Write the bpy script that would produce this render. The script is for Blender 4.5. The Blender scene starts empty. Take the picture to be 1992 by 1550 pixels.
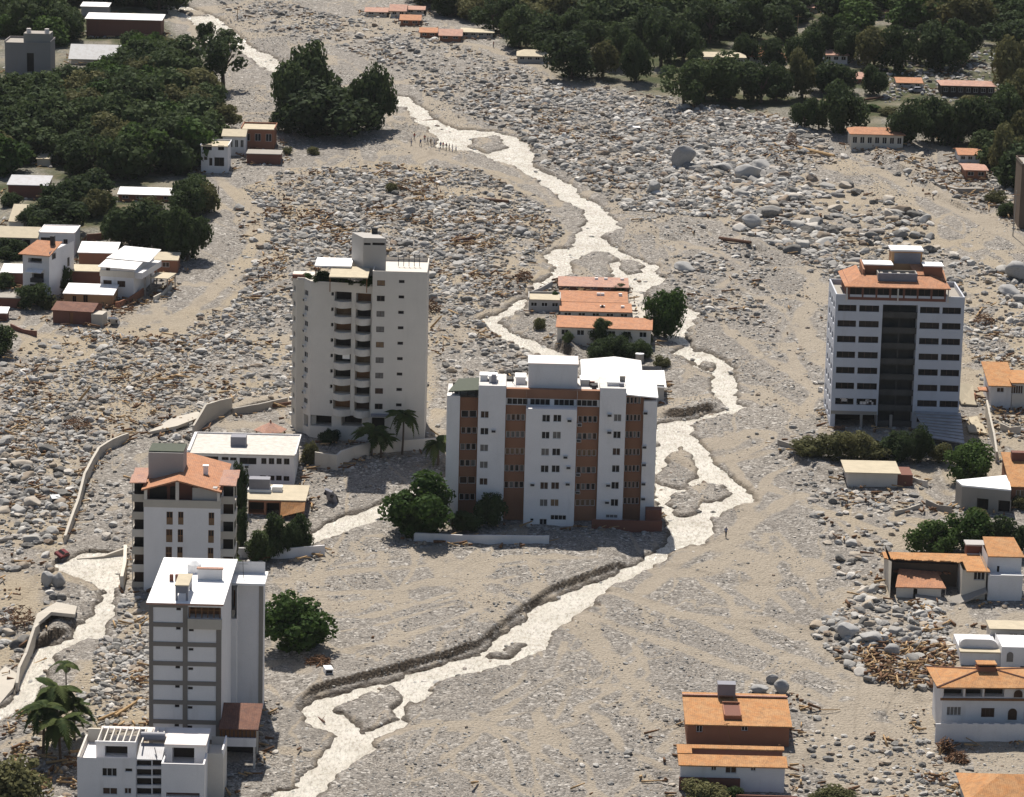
import bpy, math, random
import numpy as np
from mathutils import Vector, Matrix

rnd = random.Random(11)
nr = np.random.RandomState(5)
sc = bpy.context.scene
col = sc.collection
D = bpy.data

# ------------------------------------------------------------------ camera
TH, RHO = math.radians(13.0), math.radians(1.43)
FPX, CX, CY, HC = 6590.0, 996.0, 775.0, 141.0      # focal length and centre in photo pixels, height over the fan
CAM = np.array([0.0, 0.0, HC])
_F = np.array([0, math.cos(TH), -math.sin(TH)])
_R0 = np.array([1.0, 0, 0]); _U0 = np.array([0, math.sin(TH), math.cos(TH)])
_R = math.cos(RHO) * _R0 + math.sin(RHO) * _U0
_U = -math.sin(RHO) * _R0 + math.cos(RHO) * _U0
cd = D.cameras.new('camera'); cam = D.objects.new('camera', cd); col.objects.link(cam)
cd.sensor_fit = 'HORIZONTAL'; cd.sensor_width = 36; cd.lens = 36 * FPX / 1992
cd.clip_start = 1; cd.clip_end = 9000
cam.matrix_world = Matrix(((_R[0], _U[0], -_F[0], 0), (_R[1], _U[1], -_F[1], 0), (_R[2], _U[2], -_F[2], HC), (0, 0, 0, 1)))
sc.camera = cam

# ------------------------------------------------------------------ daylight
SUN_EL = math.radians(57); SX, SY = -0.21, 0.978
w = D.worlds.new('World'); sc.world = w; w.use_nodes = True
nt = w.node_tree; nt.nodes.clear()
sky = nt.nodes.new('ShaderNodeTexSky'); sky.sky_type = 'NISHITA'; sky.sun_disc = False
sky.sun_elevation = SUN_EL; sky.sun_rotation = math.atan2(SX, SY)
sky.air_density = 1.0; sky.dust_density = 1.5; sky.altitude = 100
bg = nt.nodes.new('ShaderNodeBackground'); bg.inputs[1].default_value = 0.058
wo = nt.nodes.new('ShaderNodeOutputWorld')
nt.links.new(sky.outputs[0], bg.inputs[0]); nt.links.new(bg.outputs[0], wo.inputs[0])
ld = D.lights.new('sun', 'SUN'); sun = D.objects.new('sun', ld); col.objects.link(sun)
ld.energy = 4.6; ld.angle = math.radians(0.5); ld.color = (1.0, 0.94, 0.845)
_s = Vector((SX * math.cos(SUN_EL), SY * math.cos(SUN_EL), math.sin(SUN_EL)))
sun.rotation_euler = _s.to_track_quat('Z', 'Y').to_euler(); sun.location = (0, 700, 400)
sc.view_settings.view_transform = 'Standard'; sc.view_settings.look = 'None'
sc.view_settings.exposure = 0.6; sc.view_settings.gamma = 1.0; sc.view_settings.use_curve_mapping = False
sc.render.engine = 'CYCLES'; sc.cycles.max_bounces = 5; sc.cycles.diffuse_bounces = 3

# ------------------------------------------------------------------ pixel <-> place
SLOPE = 0.07
def ray(px, py):
    return _F + _R * ((px - CX) / FPX) - _U * ((py - CY) / FPX)
def G(px, py):
    """where the line of sight through a photo pixel meets the sloping fan"""
    d = ray(px, py)
    t = (HC + SLOPE * 519) / (SLOPE * d[1] - d[2])
    return t * d[0], t * d[1]
def GP(pts): return np.array([G(*p) for p in pts])
def SC(p):
    return FPX / float(np.dot(np.asarray(p) - CAM, _F))     # pixels per metre there
def proj(X):
    v = X - CAM
    z = v @ _F
    return CX + FPX * (v @ _R) / z, CY - FPX * (v @ _U) / z

# ------------------------------------------------------------------ noise
def _h(ix, iy, s):
    n = (ix * 374761393 + iy * 668265263 + s * 974711 + 12345) & 0xffffffff
    n = ((n ^ (n >> 13)) * 1274126177) & 0xffffffff
    n = (n ^ (n >> 16)) & 0xffff
    return n / 65535.0
def vn(x, y, s=0):
    xf = np.floor(x); yf = np.floor(y); ix = xf.astype(np.int64); iy = yf.astype(np.int64)
    fx = x - xf; fy = y - yf; fx = fx * fx * (3 - 2 * fx); fy = fy * fy * (3 - 2 * fy)
    a = _h(ix, iy, s); b = _h(ix + 1, iy, s); c = _h(ix, iy + 1, s); d = _h(ix + 1, iy + 1, s)
    return (a + (b - a) * fx) * (1 - fy) + (c + (d - c) * fx) * fy
def fbm(x, y, o=4, s=0):
    r = 0; a = .5; t = 0
    for i in range(o):
        r = r + a * vn(x * 2 ** i + 17.3 * i, y * 2 ** i - 9.1 * i, s + i); t += a; a *= .5
    return r / t
def sstep(a, b, x):
    t = np.clip((x - a) / (b - a), 0, 1); return t * t * (3 - 2 * t)
def inpoly(X, Y, P):
    c = np.zeros(X.shape, bool)
    n = len(P)
    for i in range(n):
        x1, y1 = P[i]; x2, y2 = P[(i + 1) % n]
        if y1 == y2: continue
        m = ((y1 > Y) != (y2 > Y)) & (X < (x2 - x1) * (Y - y1) / (y2 - y1) + x1)
        c ^= m
    return c
def dline(X, Y, P, closed=False):
    d = np.full(X.shape, 1e9)
    n = len(P)
    for i in range(n if closed else n - 1):
        x1, y1 = P[i]; x2, y2 = P[(i + 1) % n]
        dx, dy = x2 - x1, y2 - y1; L = dx * dx + dy * dy + 1e-9
        t = np.clip(((X - x1) * dx + (Y - y1) * dy) / L, 0, 1)
        np.minimum(d, (X - x1 - t * dx) ** 2 + (Y - y1 - t * dy) ** 2, out=d)
    return np.sqrt(d)
def sdpoly(X, Y, P, pad=6):
    """signed distance (negative inside), only evaluated near the polygon"""
    out = np.full(X.shape, 50.0)
    m = (X > P[:, 0].min() - pad) & (X < P[:, 0].max() + pad) & (Y > P[:, 1].min() - pad) & (Y < P[:, 1].max() + pad)
    if m.any():
        x, y = X[m], Y[m]
        d = dline(x, y, P, True)
        out[m] = np.where(inpoly(x, y, P), -d, d)
    return out

# ------------------------------------------------------------------ naming and mesh helpers
def tag(o, label=None, cat=None, group=None, kind=None):
    if label: o['label'] = label
    if cat: o['category'] = cat
    if group: o['group'] = group
    if kind: o['kind'] = kind
    return o
def empty(name, loc, rz=0.0, label=None, cat=None, group=None):
    o = D.objects.new(name, None); col.objects.link(o)
    o.location = Vector([float(v) for v in loc]); o.rotation_euler = (0, 0, rz); o.empty_display_size = .5
    return tag(o, label, cat, group)
def link(name, me, parent=None, loc=(0, 0, 0), rot=(0, 0, 0), scale=(1, 1, 1)):
    o = D.objects.new(name, me); col.objects.link(o)
    if parent: o.parent = parent
    o.location = [float(v) for v in loc]; o.rotation_euler = [float(v) for v in rot]; o.scale = [float(v) for v in scale]
    return o
class MB:
    """collects faces; build() links them as one mesh object"""
    def __init__(s): s.v = []; s.f = []; s.m = []
    def face(s, pts, m=0):
        i = len(s.v); s.v += [tuple(float(c) for c in p) for p in pts]; s.f.append(tuple(range(i, i + len(pts)))); s.m.append(m); return s
    def box(s, x0, x1, y0, y1, z0, z1, m=0, T=None):
        c = [(x0, y0, z0), (x1, y0, z0), (x1, y1, z0), (x0, y1, z0), (x0, y0, z1), (x1, y0, z1), (x1, y1, z1), (x0, y1, z1)]
        if T: c = [T(*p) for p in c]
        i = len(s.v); s.v += [tuple(float(k) for k in p) for p in c]
        for f in ((3, 2, 1, 0), (4, 5, 6, 7), (0, 1, 5, 4), (1, 2, 6, 5), (2, 3, 7, 6), (3, 0, 4, 7)):
            s.f.append(tuple(i + k for k in f)); s.m.append(m)
        return s
    def slab(s, pts, th, m=0):
        """polygon given by its top corners, thickened downwards"""
        n = len(pts); i = len(s.v)
        s.v += [tuple(float(c) for c in p) for p in pts] + [(float(p[0]), float(p[1]), float(p[2] - th)) for p in pts]
        s.f.append(tuple(range(i, i + n))); s.m.append(m)
        s.f.append(tuple(range(i + 2 * n - 1, i + n - 1, -1))); s.m.append(m)
        for k in range(n):
            j = (k + 1) % n; s.f.append((i + k, i + n + k, i + n + j, i + j)); s.m.append(m)
        return s
    def tube(s, a, b, r0, r1, n=7, m=0, cap=True):
        a = Vector(a); b = Vector(b); d = (b - a).normalized()
        u = d.orthogonal().normalized(); v = d.cross(u); i = len(s.v)
        for (c, r) in ((a, r0), (b, r1)):
            for k in range(n):
                t = 2 * math.pi * k / n; p = c + (u * math.cos(t) + v * math.sin(t)) * r; s.v.append(tuple(p))
        for k in range(n):
            j = (k + 1) % n; s.f.append((i + k, i + j, i + n + j, i + n + k)); s.m.append(m)
        if cap:
            s.f.append(tuple(range(i + n - 1, i - 1, -1))); s.m.append(m); s.f.append(tuple(range(i + n, i + 2 * n))); s.m.append(m)
        return s
    def mesh(s, name, mats):
        me = D.meshes.new(name); me.from_pydata(s.v, [], s.f)
        for m in (mats if isinstance(mats, (list, tuple)) else [mats]): me.materials.append(m)
        me.polygons.foreach_set('material_index', s.m); me.update(); return me
    def build(s, name, mats, parent=None, **k):
        return link(name, s.mesh(name, mats), parent, **k)
def npmesh(name, V, F, mats, smooth=False):
    """V (n,3), F (m,k) arrays"""
    me = D.meshes.new(name); V = np.asarray(V, np.float32); F = np.asarray(F, np.int32); k = F.shape[1]
    me.vertices.add(len(V)); me.vertices.foreach_set('co', V.ravel())
    me.loops.add(F.size); me.loops.foreach_set('vertex_index', F.ravel())
    me.polygons.add(len(F)); me.polygons.foreach_set('loop_start', np.arange(0, F.size, k, dtype=np.int32))
    me.polygons.foreach_set('loop_total', np.full(len(F), k, np.int32))
    if smooth: me.polygons.foreach_set('use_smooth', np.ones(len(F), bool))
    for m in (mats if isinstance(mats, (list, tuple)) else [mats]): me.materials.append(m)
    me.update(calc_edges=True); me.validate(); return me

# ------------------------------------------------------------------ materials
def nmat(name):
    m = D.materials.new(name); m.use_nodes = True; n = m.node_tree.nodes; n.clear()
    o = n.new('ShaderNodeOutputMaterial'); b = n.new('ShaderNodeBsdfPrincipled')
    m.node_tree.links.new(b.outputs[0], o.inputs[0]); return m, n, m.node_tree.links, b
def mixc(n, l, fac, a, b, mode='MIX'):
    x = n.new('ShaderNodeMix'); x.data_type = 'RGBA'; x.blend_type = mode
    for s, v in ((x.inputs[0], fac), (x.inputs[6], a), (x.inputs[7], b)):
        if hasattr(v, 'is_output') or hasattr(v, 'links'): l.new(v, s)
        elif isinstance(v, (int, float)): s.default_value = v
        else: s.default_value = (*v, 1)
    return x.outputs[2]
def ramp(n, l, fac, stops, interp='LINEAR'):
    r = n.new('ShaderNodeValToRGB'); r.color_ramp.interpolation = interp
    e = r.color_ramp.elements
    while len(e) < len(stops): e.new(.5)
    for k, (p, c) in zip(e, stops):
        k.position = p; k.color = (*c, 1) if len(c) == 3 else c
    l.new(fac, r.inputs[0]); return r.outputs[0]
def noise(n, l, vec, scale, detail=4, rough=.55, dist=0):
    t = n.new('ShaderNodeTexNoise'); t.inputs['Scale'].default_value = scale; t.inputs['Detail'].default_value = detail
    t.inputs['Roughness'].default_value = rough; t.inputs['Distortion'].default_value = dist
    if vec is not None: l.new(vec, t.inputs['Vector'])
    return t.outputs[0]
def coords(n, kind='Object'): return n.new('ShaderNodeTexCoord').outputs[kind]
def vmul(n, l, vec, s):
    k = n.new('ShaderNodeMapping'); k.inputs['Scale'].default_value = s; l.new(vec, k.inputs[0]); return k.outputs[0]
def bump(n, l, b, h, strength, dist):
    k = n.new('ShaderNodeBump'); k.inputs['Strength'].default_value = strength; k.inputs['Distance'].default_value = dist
    l.new(h, k.inputs['Height']); l.new(k.outputs[0], b.inputs['Normal']); return k
def gray(v): return (v, v, v)

def paint(name, c, dirt=(.25, .21, .17), amount=.35, rough=.85, streak=True, var=.12):
    """painted render: faint blotches, rain streaks and grime patches"""
    m, n, l, b = nmat(name); co = coords(n)
    big = noise(n, l, co, .35, 5, .6); fine = noise(n, l, co, 6, 3)
    cc = mixc(n, l, ramp(n, l, big, [(.3, gray(0)), (.75, gray(var * 4 if var * 4 < 1 else 1))]), c, tuple(v * (1 - var * 1.6) for v in c))
    if streak:
        st = noise(n, l, vmul(n, l, co, (.55, .55, .09)), 1.0, 6, .7)
        cc = mixc(n, l, ramp(n, l, st, [(.55, gray(0)), (.85, gray(amount * .85))]), cc, dirt)
    cc = mixc(n, l, ramp(n, l, fine, [(.45, gray(0)), (.8, gray(.10))]), cc, dirt)
    l.new(cc, b.inputs['Base Color']); b.inputs['Roughness'].default_value = rough; b.inputs['Specular IOR Level'].default_value = .25
    bump(n, l, b, fine, .25, .02); return m
def rooftile(name, c, c2, along='x', period=.27):
    """clay barrel tiles too far off to tell one from the next: ribs, courses and weathering"""
    m, n, l, b = nmat(name); co = coords(n)
    sx = n.new('ShaderNodeSeparateXYZ'); l.new(co, sx.inputs[0])
    def wave(sock, per):
        a = n.new('ShaderNodeMath'); a.operation = 'MULTIPLY'; l.new(sock, a.inputs[0]); a.inputs[1].default_value = 2 * math.pi / per
        s_ = n.new('ShaderNodeMath'); s_.operation = 'SINE'; l.new(a.outputs[0], s_.inputs[0]); return s_.outputs[0]
    rib = wave(sx.outputs[0], period); course = wave(sx.outputs[1], .42)
    nz = noise(n, l, co, .55, 5, .65, .6); nf = noise(n, l, co, 4.0, 3, .7)
    cc = mixc(n, l, ramp(n, l, nz, [(.35, gray(0)), (.7, gray(1))]), c, c2)
    cc = mixc(n, l, ramp(n, l, nf, [(.4, gray(0)), (.75, gray(.45))]), cc, tuple(v * .5 for v in c))
    cc = mixc(n, l, ramp(n, l, noise(n, l, co, 1.1, 6, .78, 1.0), [(.46, gray(0)), (.64, gray(.75))]), cc, (c[0] * .5, c[1] * .62, c[2] * .85))
    q = n.new('ShaderNodeMath'); q.operation = 'MULTIPLY_ADD'; l.new(rib, q.inputs[0]); q.inputs[1].default_value = .08; q.inputs[2].default_value = .08
    cc = mixc(n, l, q.outputs[0], cc, tuple(v * .45 for v in c))
    l.new(cc, b.inputs['Base Color']); b.inputs['Roughness'].default_value = .85; b.inputs['Specular IOR Level'].default_value = .2
    hh = n.new('ShaderNodeMath'); hh.operation = 'ADD'; l.new(rib, hh.inputs[0]); hh.inputs[1].default_value = 0
    bump(n, l, b, hh.outputs[0], .3, .04); return m
def plain(name, c, rough=.7, metal=0, var=.2, scale=2.0, bs=.2):
    m, n, l, b = nmat(name); co = coords(n); nz = noise(n, l, co, scale, 5, .6)
    cc = mixc(n, l, nz, tuple(v * (1 - var) for v in c), tuple(min(1, v * (1 + var)) for v in c))
    l.new(cc, b.inputs['Base Color']); b.inputs['Roughness'].default_value = rough; b.inputs['Metallic'].default_value = metal
    b.inputs['Specular IOR Level'].default_value = .3
    if bs: bump(n, l, b, nz, bs, .03)
    return m
def glass(name, c, rough=.15):
    m, n, l, b = nmat(name); nz = noise(n, l, coords(n), 1.2, 2)
    l.new(mixc(n, l, nz, tuple(v * .5 for v in c), tuple(v * 1.4 for v in c)), b.inputs['Base Color'])
    b.inputs['Roughness'].default_value = max(.3, rough); b.inputs['Specular IOR Level'].default_value = .18; return m
def sheet(name, c, period=.25, rough=.5):
    """corrugated roofing sheet"""
    m, n, l, b = nmat(name); co = coords(n)
    wv = n.new('ShaderNodeTexWave'); wv.bands_direction = 'X'; wv.inputs['Scale'].default_value = 1 / period / 3.2; l.new(co, wv.inputs[0])
    nz = noise(n, l, co, .8, 5, .6)
    cc = mixc(n, l, ramp(n, l, nz, [(.45, gray(0)), (.75, gray(.55))]), c, (c[0] * .55, c[1] * .45, c[2] * .36))
    l.new(cc, b.inputs['Base Color']); b.inputs['Roughness'].default_value = rough; b.inputs['Specular IOR Level'].default_value = .4
    bump(n, l, b, wv.outputs[0], .4, .04); return m

M = {}
M['white'] = paint('white_render', (.74, .72, .715), amount=.30)
M['cool'] = paint('cool_white_render', (.68, .672, .675), amount=.32)
M['cream'] = paint('cream_render', (.60, .55, .47), amount=.35)
M['bluegrey'] = paint('blue_grey_render', (.50, .52, .575), amount=.32)
M['cream2'] = paint('warm_white_render', (.60, .56, .505), amount=.30)
M['grey'] = paint('grey_render', (.40, .38, .36), amount=.4)
M['concrete'] = paint('raw_concrete', (.30, .275, .245), amount=.45)
M['concrete_lt'] = paint('pale_concrete', (.46, .42, .36), amount=.45)
M['terracotta'] = paint('terracotta_paint', (.30, .152, .092), dirt=(.14, .07, .05), amount=.4)
M['brick'] = paint('bare_clay_block', (.30, .135, .08), dirt=(.16, .10, .07), amount=.5)
M['brickdk'] = paint('dark_red_wall', (.17, .075, .055), dirt=(.08, .05, .04), amount=.5)
M['ochre'] = paint('ochre_block', (.42, .25, .13), dirt=(.2, .12, .07), amount=.4)
M['charred'] = paint('sooty_concrete', (.075, .072, .068), dirt=(.008, .008, .01), amount=.95, var=.25)
M['tile'] = rooftile('clay_tile', (.43, .195, .10), (.50, .26, .155))
M['tile_or'] = rooftile('orange_clay_tile', (.44, .20, .075), (.48, .285, .14))
M['tile_pk'] = rooftile('pale_clay_tile', (.44, .24, .17), (.50, .32, .25))
M['tile_br'] = rooftile('brown_clay_tile', (.17, .08, .055), (.25, .13, .09))
M['sheet'] = sheet('white_roof_sheet', (.80, .79, .78))
M['sheet_grey'] = sheet('grey_roof_sheet', (.33, .33, .35))
M['deck'] = plain('sooted_roof_deck', (.52, .50, .48), .85, var=.5, scale=.9)
M['flat_white'] = plain('white_roof_coating', (.82, .81, .80), .6, var=.06, scale=.8)
M['flat_pink'] = plain('pinkish_roof_coating', (.66, .60, .57), .8, var=.12, scale=.6)
M['flat_stain'] = plain('stained_roof_membrane', (.50, .47, .43), .85, var=.45, scale=1.1)
M['flat_tan'] = plain('dusty_flat_roof', (.44, .38, .28), .9, var=.25, scale=.7)
M['g_dark'] = glass('dark_window_glass', (.010, .010, .012), .3)
M['g_brown'] = glass('brown_curtained_glass', (.06, .035, .024), .45)
M['g_grey'] = glass('grey_blind_glass', (.16, .15, .14), .5)
M['g_tan'] = glass('tan_curtained_glass', (.20, .13, .075), .5)
M['frame_w'] = plain('white_window_frame', (.62, .61, .60), .5, var=.05)
M['frame_d'] = plain('dark_window_frame', (.09, .06, .05), .6, var=.1)
M['wood'] = plain('varnished_wood', (.20, .095, .04), .6, var=.35, scale=3)
M['metal'] = plain('painted_metal', (.35, .36, .38), .45, .3, var=.1)
M['dkmetal'] = plain('dark_metal', (.03, .03, .035), .5, .2, var=.2)
M['tank'] = plain('grey_tank_plastic', (.20, .20, .23), .55, var=.15)
M['canopy'] = plain('green_canopy_sheet', (.055, .065, .045), .8, var=.3)
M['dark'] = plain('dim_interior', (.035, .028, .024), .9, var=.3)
M['mudgrey'] = paint('weathered_grey_block', (.26, .24, .235), amount=.5)
M['mud_shade'] = paint('mud_and_shade_wall', (.13, .095, .07), dirt=(.05, .035, .025), amount=.6)  # mud brown, dark enough to carry the broken house's indoor shade too
M['frame_conc'] = paint('frame_concrete', (.20, .178, .158), amount=.3)
M['red'] = plain('rusty_red_paint', (.16, .028, .03), .5, var=.35)
PANES = ['g_dark', 'g_dark', 'g_dark', 'g_brown', 'g_grey', 'g_dark', 'g_brown', 'g_tan']
# ================================================================== TERRAIN
WATER = [
 [(318,-40),(345,5),(395,20),(430,35),(470,70),(500,95),(532,106),(560,130),(600,160),(700,190),(762,180),(800,185),(815,200),(835,215),(850,228),(868,240),(900,250),(960,253),(1000,262),(1025,278),(1043,292),(1046,324),(1085,340),(1118,360),(1131,377),(1161,390),(1190,415),(1200,427),(1208,445),(1178,458),(1191,473),(1226,496),(1284,516),(1279,526),(1302,541),(1289,551),(1264,566),(1262,589),(1300,585),(1325,591),(1362,606),(1357,619),(1345,632),(1337,649),(1360,674),(1413,694),(1428,715),(1435,737),(1440,780),(1453,790),(1428,803),(1393,810),(1347,825),(1362,853),(1388,878),(1393,896),(1428,921),(1445,936),(1476,969),(1428,989),(1388,1004),(1393,1034),(1367,1054),(1315,1069),(1289,1092),(1254,1107),(1201,1132),(1171,1152),(1159,1170),(1136,1188),(1086,1230),(1050,1268),(1000,1291),(915,1308),(860,1321),(845,1336),(825,1356),(789,1374),(797,1402),(764,1424),(726,1432),(734,1454),(691,1480),(651,1517),(621,1548),(560,1620),(400,1620),(513,1548),(575,1525),(611,1485),(646,1449),(653,1427),(598,1402),(578,1381),(596,1361),(651,1344),(752,1319),(877,1283),(928,1266),(978,1228),(1020,1195),(1075,1157),(1126,1137),(1189,1112),(1226,1090),(1252,1079),(1292,1050),(1290,1010),(1277,981),(1268,931),(1268,830),(1284,818),(1352,810),(1413,790),(1395,780),(1385,750),(1380,722),(1365,717),(1335,702),(1302,684),(1330,669),(1299,657),(1287,647),(1312,632),(1280,600),(1254,576),(1252,569),(1224,566),(1219,556),(1176,545),(1126,540),(1095,545),(1060,556),(1028,582),(1025,598),(1000,605),(976,622),(1000,645),(1040,660),(1075,672),(1120,688),(1125,720),(1010,770),(945,855),(890,912),(865,940),(790,985),(720,1012),(650,1042),(600,1065),(520,1072),(520,1058),(600,1040),(643,1006),(769,961),(855,921),(900,850),(980,750),(1060,700),(1030,682),(990,662),(950,642),(934,620),(985,596),(1020,576),(1033,551),(1070,531),(1073,513),(1048,493),(1083,480),(1113,475),(1121,453),(1141,428),(1131,405),(1098,390),(1075,372),(1038,347),(1000,325),(960,310),(940,300),(880,290),(850,285),(845,268),(830,250),(800,225),(790,205),(750,205),(620,190),(545,150),(510,130),(480,110),(455,88),(430,75),(400,85),(398,60),(360,35),(322,28)],
 [(110,1095),(152,1073),(245,1072),(242,1110),(234,1144),(222,1200),(209,1242),(150,1252),(121,1268),(95,1305),(87,1345),(71,1378),(0,1402),(-60,1420),(-60,1390),(0,1371),(28,1347),(35,1318),(67,1258),(131,1240),(149,1215),(170,1198),(199,1151),(167,1134),(130,1118),(106,1112)],
]
ISLANDS = [
 [(1118,508),(1156,488),(1186,491),(1201,501),(1186,511),(1191,526),(1176,541),(1126,545),(1101,540),(1121,521)],
 [(1204,521),(1216,506),(1242,508),(1249,518),(1242,528),(1224,530)],
 [(1279,931),(1302,893),(1325,866),(1345,888),(1362,906),(1352,926),(1327,946),(1302,943)],
 [(1335,954),(1365,933),(1403,941),(1415,951),(1398,969),(1377,974)],
 [(1302,976),(1310,957),(1337,956),(1372,976),(1352,994),(1322,999)],
 [(666,1379),(691,1359),(762,1336),(774,1356),(762,1374),(764,1397),(742,1409),(706,1422),(691,1402)],
 [(955,1275),(1000,1250),(1022,1252),(985,1275)],
 [(1352,668),(1368,664),(1372,676),(1350,680)],
 [(930,266),(965,262),(985,285),(950,296),(915,284)],
 [(355,20),(390,20),(405,30),(370,30)],
 [(1365,700),(1385,702),(1378,712),(1360,708)],
]
# cut banks and terraces: the ground is higher on the far (screen-up) side of each line
SCARPS = [   # points left to right, height, how far back it fades
 ([(560,1400),(580,1372),(602,1354),(650,1338),(752,1312),(877,1277),(930,1258),(978,1221),(1020,1187),(1075,1150),(1126,1130),(1189,1105),(1225,1090)], .95, 22),
 ([(1275,812),(1345,806),(1405,790)], 1.2, 10),
 ([(1070,668),(1100,680),(1130,694)], 1.6, 8),
 ([(1425,478),(1460,482),(1500,492)], .9, 10),
 ([(1690,300),(1740,325),(1790,350),(1830,392),(1900,420)], 1.0, 14),
 ([(1250,452),(1330,470)], .5, 8),
 ([(60,1262),(100,1246),(140,1232)], 1.6, 10),
 ([(560,1068),(620,1052)], .5, 6),
 ([(735,1402),(770,1382)], .5, 3),
 ([(1305,690),(1380,716)], .4, 6),
 ([(1510,880),(1560,900),(1640,935)], .7, 8),
 ([(1430,1215),(1500,1240),(1560,1262)], .5, 8),
 ([(440,812),(560,785)], 1.0, 10),
]
TRACKS = [  # pale silt streaks and paths, half width m, strength
 ([(1030,1150),(1120,1190),(1250,1235),(1400,1285),(1520,1330),(1640,1375),(1720,1420)], 3.2, 1),
 ([(1180,1140),(1300,1180),(1420,1230),(1560,1285),(1680,1340)], 2.2, .9),
 ([(300,650),(400,580),(455,530),(500,470),(490,410),(440,360),(425,345)], 3.5, 1),
 ([(100,725),(180,690)], 2.2, 1),
 ([(1250,1150),(1330,1080),(1430,1040),(1480,1000),(1560,960)], 3.5, .9),
 ([(1420,640),(1480,690),(1540,720),(1590,760),(1560,800)], 2.6, .9),
 ([(1560,520),(1600,560),(1560,620),(1600,700)], 3.5, .7),
 ([(1700,330),(1790,370),(1880,420),(1992,470)], 4.5, 1),
 ([(820,70),(960,95),(1080,140),(1150,180)], 3.5, 1),
 ([(700,240),(800,290),(900,320),(1010,350)], 3, .8),
 ([(930,290),(1010,330),(1090,400)], 2.5, .7),
 ([(760,780),(700,760),(640,770)], 3, .8),
 ([(540,1130),(700,1110),(900,1095),(1150,1090)], 2.6, .9),
 ([(560,1160),(760,1150),(950,1120)], 2.0, .9),
 ([(560,1210),(720,1200),(900,1150),(1000,1130)], 1.6, .8),
 ([(620,1290),(740,1260),(860,1225),(940,1190)], 1.8, .8),
 ([(880,1420),(980,1380),(1060,1330),(1130,1300)], 1.5, .8),
 ([(920,1390),(1000,1440),(1100,1500),(1180,1550)], 1.7, .8),
 ([(1100,1250),(1080,1300),(1110,1340),(1080,1400)], 1.3, .7),
 ([(1250,1280),(1200,1340),(1140,1370),(1190,1430)], 1.5, .8),
 ([(1560,980),(1660,1010),(1760,1050)], 2.4, .9),
 ([(1740,1005),(1800,1012),(1850,1020)], 3.0, 1),
 ([(1400,560),(1450,520),(1400,490),(1320,470)], 2, .7),
 ([(480,1300),(560,1290),(600,1320)], 2.2, .8),
 ([(1290,1460),(1320,1420)], 2, .8),
 ([(560,850),(500,830),(440,830)], 5, 1),
 ([(590,800),(560,780),(480,790),(430,810)], 4, 1),
 ([(840,840),(850,800)], 3, 1),
 ([(0,640),(60,650),(130,660)], 5, .9),
 ([(20,1120),(60,1150),(40,1200)], 2.5, .8),
 ([(1900,430),(1992,400)], 4, .7),
 ([(1040,1240),(1060,1300),(1130,1340),(1200,1330)], 1.1, .9), ([(960,1360),(1010,1330),(1040,1280),(1035,1240)], 1.0, .9), ([(1230,1250),(1260,1310),(1220,1360),(1270,1420)], 1.1, .9), ([(1120,1380),(1180,1400),(1210,1460),(1300,1500)], 1.2, .8),
 ([(860,1480),(920,1440),(960,1400),(1050,1380)], 1.1, .9), ([(800,1520),(860,1500),(940,1510),(1000,1550)], 1.2, .8), ([(1350,1120),(1420,1160),(1440,1220),(1500,1270)], 1.3, .9), ([(1300,1120),(1380,1090),(1460,1110),(1540,1190)], 1.4, .9), ([(1440,1000),(1500,1060),(1490,1120),(1440,1140)], 1.4, .8),
 ([(660,1100),(780,1080),(860,1085)], 1.2, .8), ([(580,1185),(700,1160),(840,1130),(960,1110),(1080,1105)], 1.0, .9), ([(640,1240),(760,1215),(880,1180)], .9, .9), ([(1560,600),(1520,660),(1560,720)], 1.8, .8), ([(1440,560),(1520,600),(1560,660)], 1.6, .8), ([(1330,470),(1400,500),(1480,520),(1560,520)], 1.6, .8), ([(1500,880),(1420,900),(1460,960)], 2, .8), ([(1500,950),(1600,990),(1660,1040)], 1.6, .9),
 ([(1640,270),(1720,290)], 3, .6),
]
FIELDS = [  # tan silt matrix between the boulders
 [(0,690),(120,640),(230,640),(330,620),(440,600),(480,560),(440,520),(500,440),(480,370),(560,330),(760,320),(930,330),(1060,400),(1100,450),(1040,500),(1040,560),(930,610),(830,620),(830,790),(560,760),(440,780),(300,850),(190,880),(150,960),(110,1060),(0,1280)],
 [(1190,400),(1380,330),(1640,310),(1810,430),(1992,540),(1992,640),(1880,640),(1700,520),(1500,440)],
 [(1570,1230),(1690,1130),(1860,1200),(1992,1200),(1992,1550),(1560,1550),(1540,1420),(1700,1340)],
 [(1880,640),(1992,640),(1992,1060),(1720,1060),(1640,940),(1860,900)],
 [(190,1260),(285,1170),(285,1410),(100,1430)],
]
VEG = [
 [(-80,-80),(320,-80),(330,60),(400,110),(430,200),(405,260),(390,345),(390,470),(300,500),(-80,520)],
 [(960,70),(990,0),(1000,-200),(2200,-200),(2200,330),(1960,360),(1840,280),(1640,260),(1560,240),(1300,195),(1080,150)],
 [(1145,640),(1270,660),(1260,700),(1150,700)],
]
WP = [GP(p) for p in WATER]; IP = [GP(p) for p in ISLANDS]; FP = [GP(p) for p in FIELDS]; VP = [GP(p) for p in VEG]
TPL = [(GP(p), w_, s_) for p, w_, s_ in TRACKS]; SPL = [(GP(p), h_, L_) for p, h_, L_ in SCARPS]

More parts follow.
